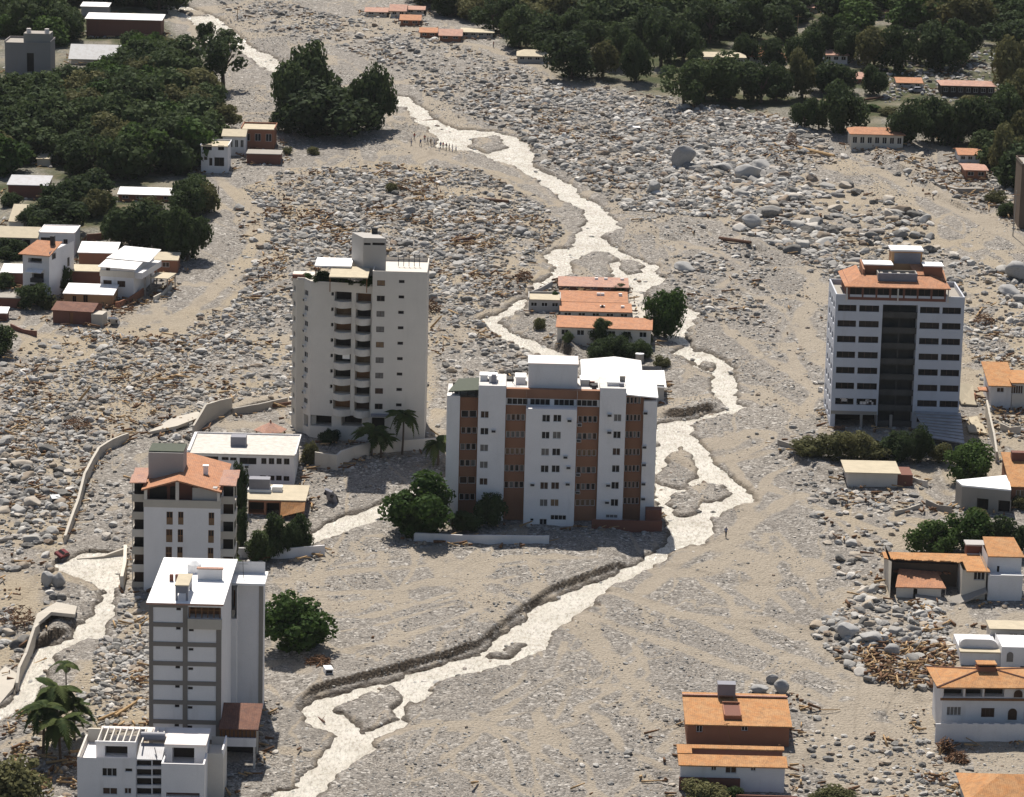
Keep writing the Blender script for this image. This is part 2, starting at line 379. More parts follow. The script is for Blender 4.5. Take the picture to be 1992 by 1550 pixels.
def water_d(X, Y):
    d = np.full(X.shape, 50.0)
    for p in WP: d = np.minimum(d, sdpoly(X, Y, p))
    for p in IP: d = np.maximum(d, -sdpoly(X, Y, p))
    return d + .25 + (fbm(X * .35, Y * .35, 3, 41) - .5) * 2.4 + (vn(X * 1.3, Y * 1.3, 44) - .5) * .7
def base(X, Y):
    z = SLOPE * (Y - 519) + (fbm(X * .03, Y * .03, 3, 3) - .5) * 1.0 * sstep(1.0, 1.0001, 2 + 0 * X)
    z = z + np.where(Y > 1045, .28 * (Y - 1045), 0) * sstep(1045, 1200, Y)
    return z
def terrain(X, Y):
    z = base(X, Y)
    wd = water_d(X, Y)
    far = (np.abs(X / Y) < .22) & (Y < 1060) & (Y > 360)
    z = z + far * ((fbm(X * .16, Y * .16, 4, 9) - .5) * .55 + (fbm(X * .7, Y * .7, 2, 19) - .5) * .22)
    for P_, H_, L_ in SPL:
        m = (X > P_[:, 0].min() - 4) & (X < P_[:, 0].max() + 4) & (Y > P_[:, 1].min() - 3) & (Y < P_[:, 1].max() + L_ + 4)
        if not m.any(): continue
        x, y = X[m], Y[m]
        yl = np.interp(x, P_[:, 0], P_[:, 1])
        ms = np.interp(x, (P_[1:, 0] + P_[:-1, 0]) / 2, np.diff(P_[:, 1]) / np.maximum(np.diff(P_[:, 0]), .3)); cs = 1 / np.sqrt(1 + ms ** 2); s = (y - yl) * cs + ((vn(x * .5, yl * .5, 77) - .5) * 1.4 + (vn(x * 1.7, yl, 78) - .5) * .5) * cs ** 4
        e = sstep(P_[0, 0] - 1, P_[0, 0] + 3, x) * (1 - sstep(P_[-1, 0] - 3, P_[-1, 0] + 1, x))
        z[m] += H_ * sstep(-.13, .13, s / (1 + 2.2 * (1 - cs))) * (1 - sstep(1, L_, s)) * e
    ins = 1 - sstep(-.9, .45, wd); z = z - ins * (.9 + far * 1.2 * np.clip(.47 - fbm(X * .28, Y * .11, 4, 131), -.6, .5) * sstep(0, 4, -wd))
    return z, wd

uc = np.concatenate([-np.geomspace(1.3, .2, 12), np.linspace(-.178, .178, 540), np.geomspace(.2, 1.3, 12)])
yr = np.concatenate([[150, 220, 290, 340, 370], np.geomspace(386, 1045, 780), np.geomspace(1060, 4000, 22)])
UU, YY = np.meshgrid(uc, yr); XX = UU * YY
ZZ, WD = terrain(XX.ravel(), YY.ravel())
NX, NY = len(uc), len(yr)
ZG = ZZ.reshape(NY, NX); WG = WD.reshape(NY, NX)
def _interp(A, x, y):
    x = np.atleast_1d(np.asarray(x, float)); y = np.atleast_1d(np.asarray(y, float))
    i = np.clip(np.searchsorted(yr, y) - 1, 0, NY - 2); ty = np.clip((y - yr[i]) / (yr[i + 1] - yr[i]), 0, 1)
    u = x / y; j = np.clip(np.searchsorted(uc, u) - 1, 0, NX - 2); tx = np.clip((u - uc[j]) / (uc[j + 1] - uc[j]), 0, 1)
    return (A[i, j] * (1 - tx) + A[i, j + 1] * tx) * (1 - ty) + (A[i + 1, j] * (1 - tx) + A[i + 1, j + 1] * tx) * ty
def H(x, y): return _interp(ZG, x, y)
def P(px, py):
    """the terrain point seen through a photo pixel"""
    d = ray(px, py); x, y = G(px, py); z = 0
    for _ in range(4):
        z = float(H(x, y)[0]); t = (z - HC) / d[2]; x, y = t * d[0], t * d[1]
    return np.array([x, y, float(H(x, y)[0])])

xs, ys = XX.ravel(), YY.ravel()
sand = np.zeros_like(xs)
wx = fbm(xs * .022, ys * .012, 3, 61) * 60; 
sw = fbm((xs + wx) * .075, (ys + wx * .7) * .03, 4, 71)
rid = 1 - np.abs(2 * fbm((xs + wx) * .055 + 31, (ys + wx * .8) * .021, 4, 171) - 1); rid2 = 1 - np.abs(2 * fbm((xs - wx * .7) * .10 + 5, (ys + wx) * .036, 4, 271) - 1)
sand = np.maximum(sstep(.50, .72, sw) * .22, np.maximum(sstep(.895, .975, rid) * .8, sstep(.92, .985, rid2) * .65))
for p in FP: sand = np.maximum(sand, .85 * (1 - sstep(-1, 5, sdpoly(xs, ys, p, 8))) * (.25 + .75 * sstep(.36, .62, fbm(xs * .13, ys * .09, 4, 88))))
trk = np.zeros_like(xs)
for p, w_, s_ in TPL:
    m = (xs > p[:, 0].min() - 9) & (xs < p[:, 0].max() + 9) & (ys > p[:, 1].min() - 12) & (ys < p[:, 1].max() + 12)
    x, y = xs[m], ys[m]
    d = dline(x, y, p) * 1.45 + (fbm(x * .25, y * .18, 3, 90) - .5) * 2.2
    trk[m] = np.maximum(trk[m], 1.1 * s_ * (1 - sstep(w_ * .1, w_ * 1.2, d)) * (.6 + .4 * sstep(.3, .6, fbm(x * .3, y * .12, 3, 95))))
sand = np.maximum(sand, trk)
warm = np.zeros_like(xs)
for p in (FP[0], FP[3], FP[4]): warm = np.maximum(warm, 1 - sstep(-2, 10, sdpoly(xs, ys, p, 12)))
warm = np.maximum(warm, .7 * (1 - sstep(-2, 10, sdpoly(xs, ys, FP[1], 12)))) * (.4 + .6 * sstep(.3, .6, fbm(xs * .09, ys * .06, 3, 303)))
veg = np.zeros_like(xs)
for p in VP: veg = np.maximum(veg, 1 - sstep(-4, 3, sdpoly(xs, ys, p, 6)))
veg = np.where((ys > 1045) | (np.abs(xs / ys) > .2), 1.0, veg) * (.35 + .65 * sstep(.35, .6, fbm(xs * .08, ys * .08, 3, 33)))
wet_and_shade = 1 - sstep(-.2, .8, WD)
dzy = np.abs(np.gradient(ZG, axis=0) / np.maximum(np.gradient(YY, axis=0), .01)).ravel()      # shade on the steep cut bank faces, painted in as dark earth
wet_and_shade = np.maximum(wet_and_shade, sstep(.42, .8, dzy) * 1.25)
rid3 = 1 - np.abs(2 * fbm((xs + wx * 1.1) * .048 + 77, (ys - wx * .6) * .017, 4, 371) - 1); wet_and_shade = np.maximum(wet_and_shade, .22 * sstep(.975, .995, rid3) * (np.abs(xs / ys) < .17))

# ground material: stones of every size down to sand, silt in the hollows
m, n, l, b = nmat('debris_ground'); co = coords(n)
at = n.new('ShaderNodeVertexColor'); at.layer_name = 'zones'
sp = n.new('ShaderNodeSeparateColor'); l.new(at.outputs[0], sp.inputs[0])
def voro(scale, feat='F1'):
    t = n.new('ShaderNodeTexVoronoi'); t.feature = feat; t.inputs['Scale'].default_value = scale; l.new(co, t.inputs['Vector']); return t
v1 = voro(2.3); v2 = voro(5.5); v3 = voro(1.1)
sepc = lambda t: (lambda s_: (l.new(t.outputs['Color'], s_.inputs[0]), s_.outputs[0])[1])(n.new('ShaderNodeSeparateColor'))
st1 = ramp(n, l, sepc(v1), [(0, (.045, .041, .037)), (.42, (.19, .175, .158)), (.8, (.335, .312, .283)), (1, (.65, .61, .56))])
st2 = ramp(n, l, sepc(v2), [(0, (.07, .062, .054)), (.5, (.21, .19, .168)), (1, (.46, .42, .37))])
gravel = mixc(n, l, ramp(n, l, noise(n, l, co, .35, 4), [(.42, gray(.15)), (.6, gray(.85))]), st2, st1)
tone = noise(n, l, co, .06, 5, .6)
gravel = mixc(n, l, ramp(n, l, tone, [(.3, gray(0)), (.7, gray(.55))]), gravel, (.18, .164, .148), 'MIX')
grain = noise(n, l, co, 3.5, 6, .7)
sandc = ramp(n, l, grain, [(.25, (.195, .163, .126)), (.55, (.315, .272, .217)), (.8, (.40, .352, .288))])
sandc = mixc(n, l, at.outputs['Alpha'], sandc, ramp(n, l, grain, [(.25, (.19, .152, .105)), (.55, (.34, .283, .205)), (.8, (.43, .37, .275))]))
blend = noise(n, l, co, .9, 5, .7)
ad = n.new('ShaderNodeMath'); ad.operation = 'ADD'; l.new(sp.outputs[0], ad.inputs[0])
sc1 = n.new('ShaderNodeMath'); sc1.operation = 'MULTIPLY_ADD'; l.new(blend, sc1.inputs[0]); sc1.inputs[1].default_value = .7; sc1.inputs[2].default_value = -.36
l.new(sc1.outputs[0], ad.inputs[1])
cc = mixc(n, l, ramp(n, l, ad.outputs[0], [(.30, gray(.04)), (.62, gray(.92))]), gravel, sandc)
soil = ramp(n, l, noise(n, l, co, .25, 6, .7), [(.3, (.035, .048, .018)), (.52, (.06, .065, .03)), (.66, (.14, .115, .07)), (.8, (.27, .22, .155))])
cc = mixc(n, l, sp.outputs[2], cc, soil)
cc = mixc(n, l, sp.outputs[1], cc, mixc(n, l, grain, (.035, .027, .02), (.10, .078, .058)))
l.new(cc, b.inputs['Base Color']); b.inputs['Roughness'].default_value = .95; b.inputs['Specular IOR Level'].default_value = .15
hgt = n.new('ShaderNodeMath'); hgt.operation = 'MULTIPLY_ADD'; l.new(v1.outputs['Distance'], hgt.inputs[0]); hgt.inputs[1].default_value = -1.0
l.new(grain, hgt.inputs[2])
bump(n, l, b, hgt.outputs[0], .8, .22)
M['ground'] = m

q = np.arange(NX * NY).reshape(NY, NX)
F4 = np.stack([q[:-1, :-1], q[:-1, 1:], q[1:, 1:], q[1:, :-1]], -1).reshape(-1, 4)
gm = npmesh('ground', np.stack([xs, ys, ZZ], 1), F4, M['ground'], True)
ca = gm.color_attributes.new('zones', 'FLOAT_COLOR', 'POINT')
ca.data.foreach_set('color', np.stack([sand, wet_and_shade * .8, veg, warm], 1).astype(np.float32).ravel())
tag(link('ground', gm), 'grey gravel and tan silt debris fan across the valley floor', None, None, 'structure')

# ---- muddy braided river: one sheet lying a little below the flats, in the channels cut above
m, n, l, b = nmat('muddy_water'); co = coords(n)
rip = noise(n, l, vmul(n, l, co, (1.0, .45, 1)), 2.6, 6, .75, .8); sw_ = noise(n, l, co, .22, 5, .65)
spk = noise(n, l, vmul(n, l, co, (1.0, .40, 1)), 2.2, 7, .78, 0)
cc = ramp(n, l, sw_, [(.3, (.55, .50, .42)), (.5, (.67, .625, .545)), (.7, (.74, .70, .625))])
cc = mixc(n, l, ramp(n, l, spk, [(.47, gray(0)), (.66, gray(.8))]), cc, (.27, .235, .185))
l.new(cc, b.inputs['Base Color']); b.inputs['Roughness'].default_value = .16; b.inputs['Specular IOR Level'].default_value = .6
bump(n, l, b, rip, .85, .36)
M['water'] = m
near = (WG < 3.0); near[:, :12] = False; near[:, -12:] = False; near[:6] = False; near[-22:] = False
keep = (near[:-1, :-1] | near[1:, 1:] | near[:-1, 1:] | near[1:, :-1])
zb = base(xs, ys) - .42
FW = F4[keep.ravel()]; used, inv = np.unique(FW.ravel(), return_inverse=True)
VW = np.stack([xs, ys, zb + (fbm(xs * .8, ys * .8, 2, 15) - .5) * .10], 1)[used]
tag(link('river_water', npmesh('river_water', VW, inv.reshape(-1, 4), M['water'], True)), 'pale muddy water braided over the debris fan', None, None, 'structure')
# ================================================================== BUILDINGS
FOOT = []      # footprints kept clear of stones
class Bld:
    def __init__(s, name, label, cat, px, py, yaw=0.0, group=None):
        s.O = P(px, py); s.yaw = math.radians(yaw)
        s.ex = np.array([math.cos(s.yaw), math.sin(s.yaw), 0]); s.ey = np.array([-math.sin(s.yaw), math.cos(s.yaw), 0])
        s.root = empty(name, s.O, s.yaw, label, cat, group)
    def loc(s, X):
        v = X - s.O; return float(v @ s.ex), float(v @ s.ey), float(v[2])
    def on_y(s, px, py, y=0.0):
        """local x, z where the sight line meets the upright plane at depth y"""
        d = ray(px, py); o = s.O + s.ey * y; t = ((o - CAM) @ s.ey) / (d @ s.ey); x, _, z = s.loc(CAM + d * t); return x, z
    def on_x(s, px, py, x=0.0):
        d = ray(px, py); o = s.O + s.ex * x; t = ((o - CAM) @ s.ex) / (d @ s.ex); _, y, z = s.loc(CAM + d * t); return y, z
    def on_z(s, px, py, z):
        d = ray(px, py); t = (s.O[2] + z - HC) / d[2]; x, y, _ = s.loc(CAM + d * t); return x, y
    def foot(s, x0, x1, y0, y1):
        FOOT.append(np.array([(s.O + s.ex * a + s.ey * c)[:2] for a, c in ((x0, y0), (x1, y0), (x1, y1), (x0, y1))]))
class Face:
    """an upright wall plane from plan point a to b, seen with a on the left"""
    def __init__(s, B, a, b):
        s.B = B; s.a = np.array(a, float); d = np.array(b, float) - s.a; s.W = float(np.hypot(*d)); s.d = d / s.W
        s.n = np.array([-s.d[1], s.d[0]]); s.ang = math.atan2(s.d[1], s.d[0])
    def T(s, u, w_, z):
        p = s.a + s.d * u + s.n * w_; return (p[0], p[1], z)
    def px(s, px, py):
        B = s.B; o = B.O + B.ex * s.a[0] + B.ey * s.a[1]; nn = B.ex * s.n[0] + B.ey * s.n[1]; dd = B.ex * s.d[0] + B.ey * s.d[1]
        r = ray(px, py); t = ((o - CAM) @ nn) / (r @ nn); X = CAM + r * t - o; return float(X @ dd), float(X[2])
    def rect(s, x0, y0, x1, y1):
        xm, ym = (x0 + x1) / 2, (y0 + y1) / 2
        return s.px(x0, ym)[0], s.px(x1, ym)[0], s.px(xm, y1)[1], s.px(xm, y0)[1]
def facade(mb, F, z0, z1, holes=(), rec=.18, m=0, mr=None):
    mr = m if mr is None else mr
    hs = []
    for h in holes:
        u0, u1, a, c = h[:4]; d = h[4] if len(h) > 4 else rec
        u0, u1 = max(.02, u0), min(F.W - .02, u1); a, c = max(a, z0 + .02), min(c, z1 - .02)
        if u1 - u0 > .05 and c - a > .05: hs.append((u0, u1, a, c, d))
    us = sorted({0, F.W} | {h[0] for h in hs} | {h[1] for h in hs}); zs = sorted({z0, z1} | {h[2] for h in hs} | {h[3] for h in hs})
    for i in range(len(zs) - 1):
        zc = (zs[i] + zs[i + 1]) / 2; run = None
        for j in range(len(us)):
            solid = j < len(us) - 1 and not any(h[0] < (us[j] + us[j + 1]) / 2 < h[1] and h[2] < zc < h[3] for h in hs)
            if solid and run is None: run = us[j]
            if not solid and run is not None:
                mb.face([F.T(run, 0, zs[i]), F.T(us[j], 0, zs[i]), F.T(us[j], 0, zs[i + 1]), F.T(run, 0, zs[i + 1])], m); run = None
    for u0, u1, a, c, d in hs:
        mb.face([F.T(u0, 0, a), F.T(u0, d, a), F.T(u0, d, c), F.T(u0, 0, c)], mr); mb.face([F.T(u1, 0, a), F.T(u1, 0, c), F.T(u1, d, c), F.T(u1, d, a)], mr)
        mb.face([F.T(u0, 0, a), F.T(u1, 0, a), F.T(u1, d, a), F.T(u0, d, a)], mr); mb.face([F.T(u0, 0, c), F.T(u0, d, c), F.T(u1, d, c), F.T(u1, 0, c)], mr)
_wc = {}
def window(F, r, rec=.14, pane=None, frame='frame_w', nm=1, name='window', parent=None, th=.07):
    u0, u1, z0, z1 = r[:4]; W, Hh = round(u1 - u0, 2), round(z1 - z0, 2)
    if W < .1 or Hh < .1: return
    k = (W, Hh, frame, nm)
    if k not in _wc:
        mb = MB(); mb.box(0, W, 0, .06, 0, th); mb.box(0, W, 0, .06, Hh - th, Hh); mb.box(0, th, .001, .06, th, Hh - th); mb.box(W - th, W, .001, .06, th, Hh - th)
        for i in range(nm): c = W * (i + 1) / (nm + 1); mb.box(c - th / 2, c + th / 2, .001, .055, th, Hh - th)
        _wc[k] = mb.mesh('window', M[frame])
    p = F.T(u0, rec - .07, z0)
    o = link(name, _wc[k], parent or F.B.root, p, (0, 0, F.ang))
    pane = pane or rnd.choice(PANES); k2 = (W, Hh, pane)
    if k2 not in _wc: _wc[k2] = MB().box(.01, W - .01, .02, .045, .01, Hh - .01).mesh('pane', M[pane])
    link('pane', _wc[k2], o)
    return o
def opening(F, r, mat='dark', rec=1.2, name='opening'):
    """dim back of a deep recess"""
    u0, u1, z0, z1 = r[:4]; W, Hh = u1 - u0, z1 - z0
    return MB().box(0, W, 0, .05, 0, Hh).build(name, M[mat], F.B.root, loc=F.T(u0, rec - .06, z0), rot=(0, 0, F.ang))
def walls(B, faces, z0, z1, holes={}, mats=None, name='wall', rec=.18, cap=True):
    mb = MB()
    for i, F in enumerate(faces): facade(mb, F, z0, z1, holes.get(i, ()), rec)
    if cap: mb.face([(F.a[0], F.a[1], z1) for F in faces])
    return mb.build(name, mats, B.root)
def rectplan(B, x0, x1, y0, y1):
    pts = [(x0, y0), (x1, y0), (x1, y1), (x0, y1)]
    return [Face(B, pts[i], pts[(i + 1) % 4]) for i in range(4)]
def parapet(B, pts, z, h=.6, th=.2, mat='white', name='parapet', closed=True):
    mb = MB(); n = len(pts)
    for i in range(n if closed else n - 1):
        F = Face(B, pts[i], pts[(i + 1) % n]); mb.box(0, F.W, -.003 - .001 * i, th, z, z + h - .003 * i, 0, F.T)
    return mb.build(name, M[mat], B.root)
_ac = None
def aircon(F, u, z, mat='metal', s=1.0):
    global _ac
    if _ac is None:
        mb = MB(); mb.box(0, .75, -.45, .02, 0, .48); mb.box(.06, .69, -.47, -.452, .06, .42, 1); _ac = mb.mesh('air_conditioner', [M['frame_w'], M['dkmetal']])
    link('air_conditioner', _ac, F.B.root, F.T(u, 0, z), (0, 0, F.ang), (s, s, s))
def balcony(F, u0, u1, z0, z1, bulge, mat, slab=.12):
    """bowed balcony front with its floor"""
    mb = MB(); N = 8; o, i_ = [], []
    for k in range(N + 1):
        t = k / N; u = u0 + (u1 - u0) * t; w_ = -bulge * math.sin(math.pi * t) - .02; o.append((u, w_)); i_.append((u0 + .1 + (u1 - u0 - .2) * t, w_ + .14))
    for k in range(N):
        a, c = o[k], o[k + 1]; e, f = i_[k], i_[k + 1]
        mb.face([F.T(*a, z0), F.T(*c, z0), F.T(*c, z1), F.T(*a, z1)]); mb.face([F.T(*a, z1), F.T(*c, z1), F.T(*f, z1), F.T(*e, z1)])
        mb.face([F.T(*f, z0 + slab), F.T(*e, z0 + slab), F.T(*e, z1), F.T(*f, z1)])
    mb.face([F.T(*p, z0) for p in o]); mb.face([F.T(*p, z0 + slab) for p in i_])
    me = mb.mesh('balcony', M[mat])
    for p in me.polygons: p.use_smooth = False
    return link('balcony', me, F.B.root)
def roof_slab(B, pts, th, mat, name='roof', parent=None, yaw_axis=True):
    """sloping roof plane: its own local axes run along the eave and up the slope so that the tiles lie right"""
    p = [Vector(q) for q in pts]; ex = (p[1] - p[0]).normalized(); nz = ex.cross(p[-1] - p[0]).normalized(); ey = nz.cross(ex)
    R = Matrix((ex, ey, nz)).transposed(); lp = [R.transposed() @ (q - p[0]) for q in p]
    mb = MB(); n = len(lp); mb.slab([(q.x, q.y, q.z) for q in lp], th)
    o = mb.build(name, M[mat], parent or B.root); o.matrix_local = Matrix.Translation(p[0]) @ R.to_4x4(); return o
def gable(B, x0, x1, y0, y1, ze, zr, mat='tile', over=.5, wallmat=None, hipl=0, hipr=0, th=.16):
    """ridge along x; hips taken off the ends when asked"""
    ym = (y0 + y1) / 2; s = (zr - ze) / (ym - y0); zo = ze - s * over
    a, c, e, f = (x0 - over, y0 - over, zo), (x1 + over, y0 - over, zo), (x1 + over - hipr, ym, zr), (x0 - over + hipl, ym, zr)
    roof_slab(B, [a, c, e, f], th, mat)
    roof_slab(B, [(x1 + over, y1 + over, zo), (x0 - over, y1 + over, zo), f, e], th, mat)
    if hipl: roof_slab(B, [(x0 - over, y1 + over, zo), (x0 - over, y0 - over, zo), f], th, mat)
    if hipr: roof_slab(B, [(x1 + over, y0 - over, zo), (x1 + over, y1 + over, zo), e], th, mat)
    if wallmat:
        mb = MB()
        if not hipl: mb.face([(x0, y0, ze), (x0, ym, zr - .1), (x0, y1, ze)])
        if not hipr: mb.face([(x1, y0, ze), (x1, y1, ze), (x1, ym, zr - .1)])
        if mb.v: mb.build('gable_wall', M[wallmat], B.root)
def tankbox(B, x, y, z, w_=1.6, d=1.2, h=1.1, mat='tank', legs=.5):
    mb = MB(); mb.box(x, x + w_, y, y + d, z + legs, z + legs + h)
    mb.box(x - .05, x + w_ + .05, y - .05, y + d + .05, z + legs + h + .002, z + legs + h + .07)
    for i in (0, 1):
        for j in (0, 1): mb.box(x + .1 + i * (w_ - .3), x + .2 + i * (w_ - .3), y + .1 + j * (d - .3), y + .2 + j * (d - .3), z, z + legs - .002)
    return mb.build('roof_tank', M[mat], B.root)

# ---------------------------------------------------------------- A: cream tower with bowed balconies
B = Bld('apartment_tower', 'tall cream apartment tower with two columns of bowed balconies and a roof garden', 'apartment building', 720, 860)
X = lambda px, y: B.on_y(px, 800, y)[0]
x3 = X(602, 2.6); x5 = X(721, .8); x5b = X(721, 0); x6 = X(826, 0)
pts = [(x3 - 1.3, 5.2), (x3, 2.6), (x5, .8), (x5b, 0), (x6, 0), (x6, 13), (x5b, 13), (x3 - 3.6, 13), (x3 - 3.6, 9.8), (x3 - 2.5, 5.4)]
FS = [Face(B, pts[i], pts[(i + 1) % len(pts)]) for i in range(len(pts))]
fside, fl, _, fr = FS[0], FS[1], FS[2], FS[3]; fback = FS[8]; fstep = FS[9]
zt = fr.px(775, 528)[1]; zl = fl.px(650, 553)[1]; zg = fl.px(660, 806)[1]
holes = {0: [], 1: [], 3: [], 8: []}; todo = []
for k in range(9):
    dy = 30.0 * k; dx = -.72 * k
    r = fr.rect(776 + dx, 544.5 + dy, 787 + dx, 550.5 + dy); holes[3].append(r); todo.append((fr, r, 'g_dark', 0, 'frame_d'))
    r = fr.rect(733.5 + dx * .8, 545 + dy, 749 + dx * .8, 556 + dy); holes[3].append(r); todo.append((fr, r, [None, 'g_dark', 'g_grey', 'g_grey', 'g_tan', 'g_grey', 'g_grey', 'g_brown', 'g_dark'][k], 1, 'frame_d'))
    if k < 8:
        dy = 30.0 * k
        for (a, c, t, bt, dd) in ((651, 684, 567.5, 585.5, -.45), (692.5, 722, 570.5, 589, -.5)):
            r = fl.rect(a + dd * k, t + dy, c + dd * k, bt + dy); holes[1].append(r + (1.7,))
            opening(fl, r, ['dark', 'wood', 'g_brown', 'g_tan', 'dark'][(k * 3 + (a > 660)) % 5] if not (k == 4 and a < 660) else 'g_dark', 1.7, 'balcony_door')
            balcony(fl, r[0] - .08, r[1] + .08, r[2] - 1.08, r[2] + .04, 1.15, 'cream2')
            if k == 4 and a < 660: MB().box(0, (r[1] - r[0]) * .42, 0, .05, 0, r[3] - r[2] - .7).build('awning', M['flat_white'], B.root, loc=fl.T(r[0] + (r[1] - r[0]) * .5, .2, r[2] + .66), rot=(0, 0, fl.ang))
        r = fl.rect(644.5 - .45 * k, 568 + dy, 649.5 - .45 * k, 575 + dy); holes[1].append(r + (.5,)); opening(fl, r, 'dark', .5, 'window')
        r = fside.rect(589.5 - .2 * k, 563 + dy, 599.5 - .2 * k, 574 + dy); r = (max(.3, r[0]), min(fside.W - .3, r[1]), r[2], r[3]); holes[0].append(r); todo.append((fside, r, 'g_dark', 1, 'frame_w'))
        aircon(fside, .5, r[2] - 1.0)
    r = fback.rect(563, 548 + 30 * k, 570.5, 559 + 30 * k); r = (1.2, 3.2, r[2], r[3]); holes[8].append(r); todo.append((fback, r, 'g_dark', 1, 'frame_w')); aircon(fback, .3, r[2] - .6)
for (a, c) in ((604, 645), (664, 704)):
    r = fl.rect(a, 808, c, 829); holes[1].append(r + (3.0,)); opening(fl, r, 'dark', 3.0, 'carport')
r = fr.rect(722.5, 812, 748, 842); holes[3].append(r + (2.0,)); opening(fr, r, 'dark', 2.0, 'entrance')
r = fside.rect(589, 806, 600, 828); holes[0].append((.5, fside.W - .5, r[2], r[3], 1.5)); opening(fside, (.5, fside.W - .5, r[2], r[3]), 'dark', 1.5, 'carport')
wl = MB()
for i, F in enumerate(FS):
    facade(wl, F, -4, zt if i in (2, 3, 4, 5) else (zl), holes.get(i, ()), .18, 1 if i >= 8 else 0)
wl.face([(F.a[0], F.a[1], zl) for F in FS])
xm = x5b
wl.face([(xm, 0, zl), (xm, 13, zl), (xm, 13, zt), (xm, 0, zt)]); wl.face([(xm, 0, zt - .7), (x6, 0, zt - .7), (x6, 13, zt - .7), (xm, 13, zt - .7)])
wl.face([(xm + .2, .2, zt), (xm, 0, zt), (xm, 13, zt), (xm + .2, 12.8, zt)]); wl.face([(xm, 0, zt), (x6, 0, zt), (x6 - .2, .2, zt), (xm + .2, .2, zt)])
wl.face([(x6 - .2, .2, zt), (x6, 0, zt), (x6, 13, zt), (x6 - .2, 12.8, zt)])
wl.build('wall', [M['cream2'], M['cream']], B.root)
for F, r, pn, nm_, fr_ in todo: window(F, r, .15, pn, fr_, nm_)
F = Face(B, (X(722, 0), -1.0), (X(757, 0), -1.0)); z = F.px(740, 811)[1]
MB().box(0, F.W, 0, 1.0, z, z + .35, 0, F.T).build('entrance_canopy', M['tank'], B.root)
# roof garden, pergolas, stair tower
parapet(B, [(x3 - 2.5, 5.5), (x3 - 1.3, 5.3), (x3 + .02, 2.65), (x5 - .1, .9)], zl, .35, .25, 'cream2', closed=False)
yp = 4.0; F = Face(B, (B.on_y(706.5, 500, yp)[0], yp), (B.on_y(751, 500, yp)[0], yp)); zp0 = zl; zp = F.px(730, 463)[1]
_q = [(F.a[0], yp), (F.a[0] + F.W, yp), (F.a[0] + F.W - 2.1, yp + 5), (F.a[0] - 2.2, yp + 5)]; pw = [Face(B, _q[i], _q[(i + 1) % 4]) for i in range(4)]
sl = [pw[0].rect(706 + 0.6, 0, 700, 1)]
sl = [F.rect(706 + (0), 472, 721, 477)]
h1 = F.rect(706 + 0, 472.3, 721, 476.6); h1 = (F.px(706.5 + 0, 474)[0] + .0, F.px(721, 474)[0], h1[2], h1[3]); h1 = (max(.1, F.px(706, 474)[0]), F.px(721, 474)[0], h1[2], h1[3])
h2 = F.rect(724.5, 472, 748.5, 477)
walls(B, pw, zp0, zp, {0: [h1, h2]}, M['grey'], 'stair_tower'); opening(F, h1, 'g_dark', .18, 'window'); opening(F, h2, 'g_dark', .18, 'window')
MB().box(0, 1.0, 0, .8, 0, 1.0).build('vent_box', M['dkmetal'], B.root, loc=(F.a[0] + 1.2, yp + 4, zp))
def deck(px0, px1, pya, pyb, z, mat, th=.2, name='roof_canopy', posts=0, drop=2.4):
    a = B.on_z(px0, pyb, z); c = B.on_z(px1, pyb, z); e = B.on_z((px0 + px1) / 2, pya, z)
    mb = MB(); mb.box(a[0], c[0], a[1], e[1], z - th, z); o = mb.build(name, M[mat], B.root)
    if posts:
        for (x, y) in ((a[0] + .1, a[1] + .1), (c[0] - .25, a[1] + .1), (a[0] + .1, e[1] - .3), (c[0] - .25, e[1] - .3)): MB().box(x, x + .15, y, y + .15, z - drop, z - th - .002).build('post', M['wood'], B.root)
    return a, c, e
deck(640, 716, 518, 538, zl + 2.6, 'flat_tan', .2, 'pergola_roof', 1, 2.6)
deck(612, 684, 501, 516, zl + 3.0, 'flat_white', .25, 'white_canopy', 1, 3.0)
MB().box(x3 - 3.4, x3 - .8, 6.4, 7.2, zl, zl + .6).build('planter', M['brickdk'], B.root)
mb = MB()
for t in range(5): q_ = B.on_z(722 + t * 5, 540, zt); mb.box(x6 - 5.2 + t * .9, x6 - 5.1 + t * .9, 8, 8.1, zt - .6, zt + 1.6)
mb.box(x6 - 5.2, x6 - 1.4, 8.02, 8.08, zt + 1.3, zt + 1.4); mb.box(x6 - 5.2, x6 - 1.4, 8.02, 8.08, zt + .5, zt + .6); mb.build('roof_railing', M['dkmetal'], B.root)
GARDEN = [(B.root, x3 + 1.2, 3.6, zl, 1.3), (B.root, x3 + 3.0, 3.4, zl, 1.0), (B.root, x3 + 4.6, 3.6, zl, 1.7), (B.root, x3 + 2.2, 5.5, zl, 1.5), (B.root, x5 - 3.4, 1.9, zl, .8), (B.root, x5 - 1.8, 1.7, zl, .8), (B.root, x5 - .7, 2.2, zl, 1.5), (B.root, x3 - .8, 6.5, zl, .9), (B.root, x3 + 6.2, 2.6, zl, .7)]
B.foot(x3 - 4, x6, 0, 13.5); TA = B

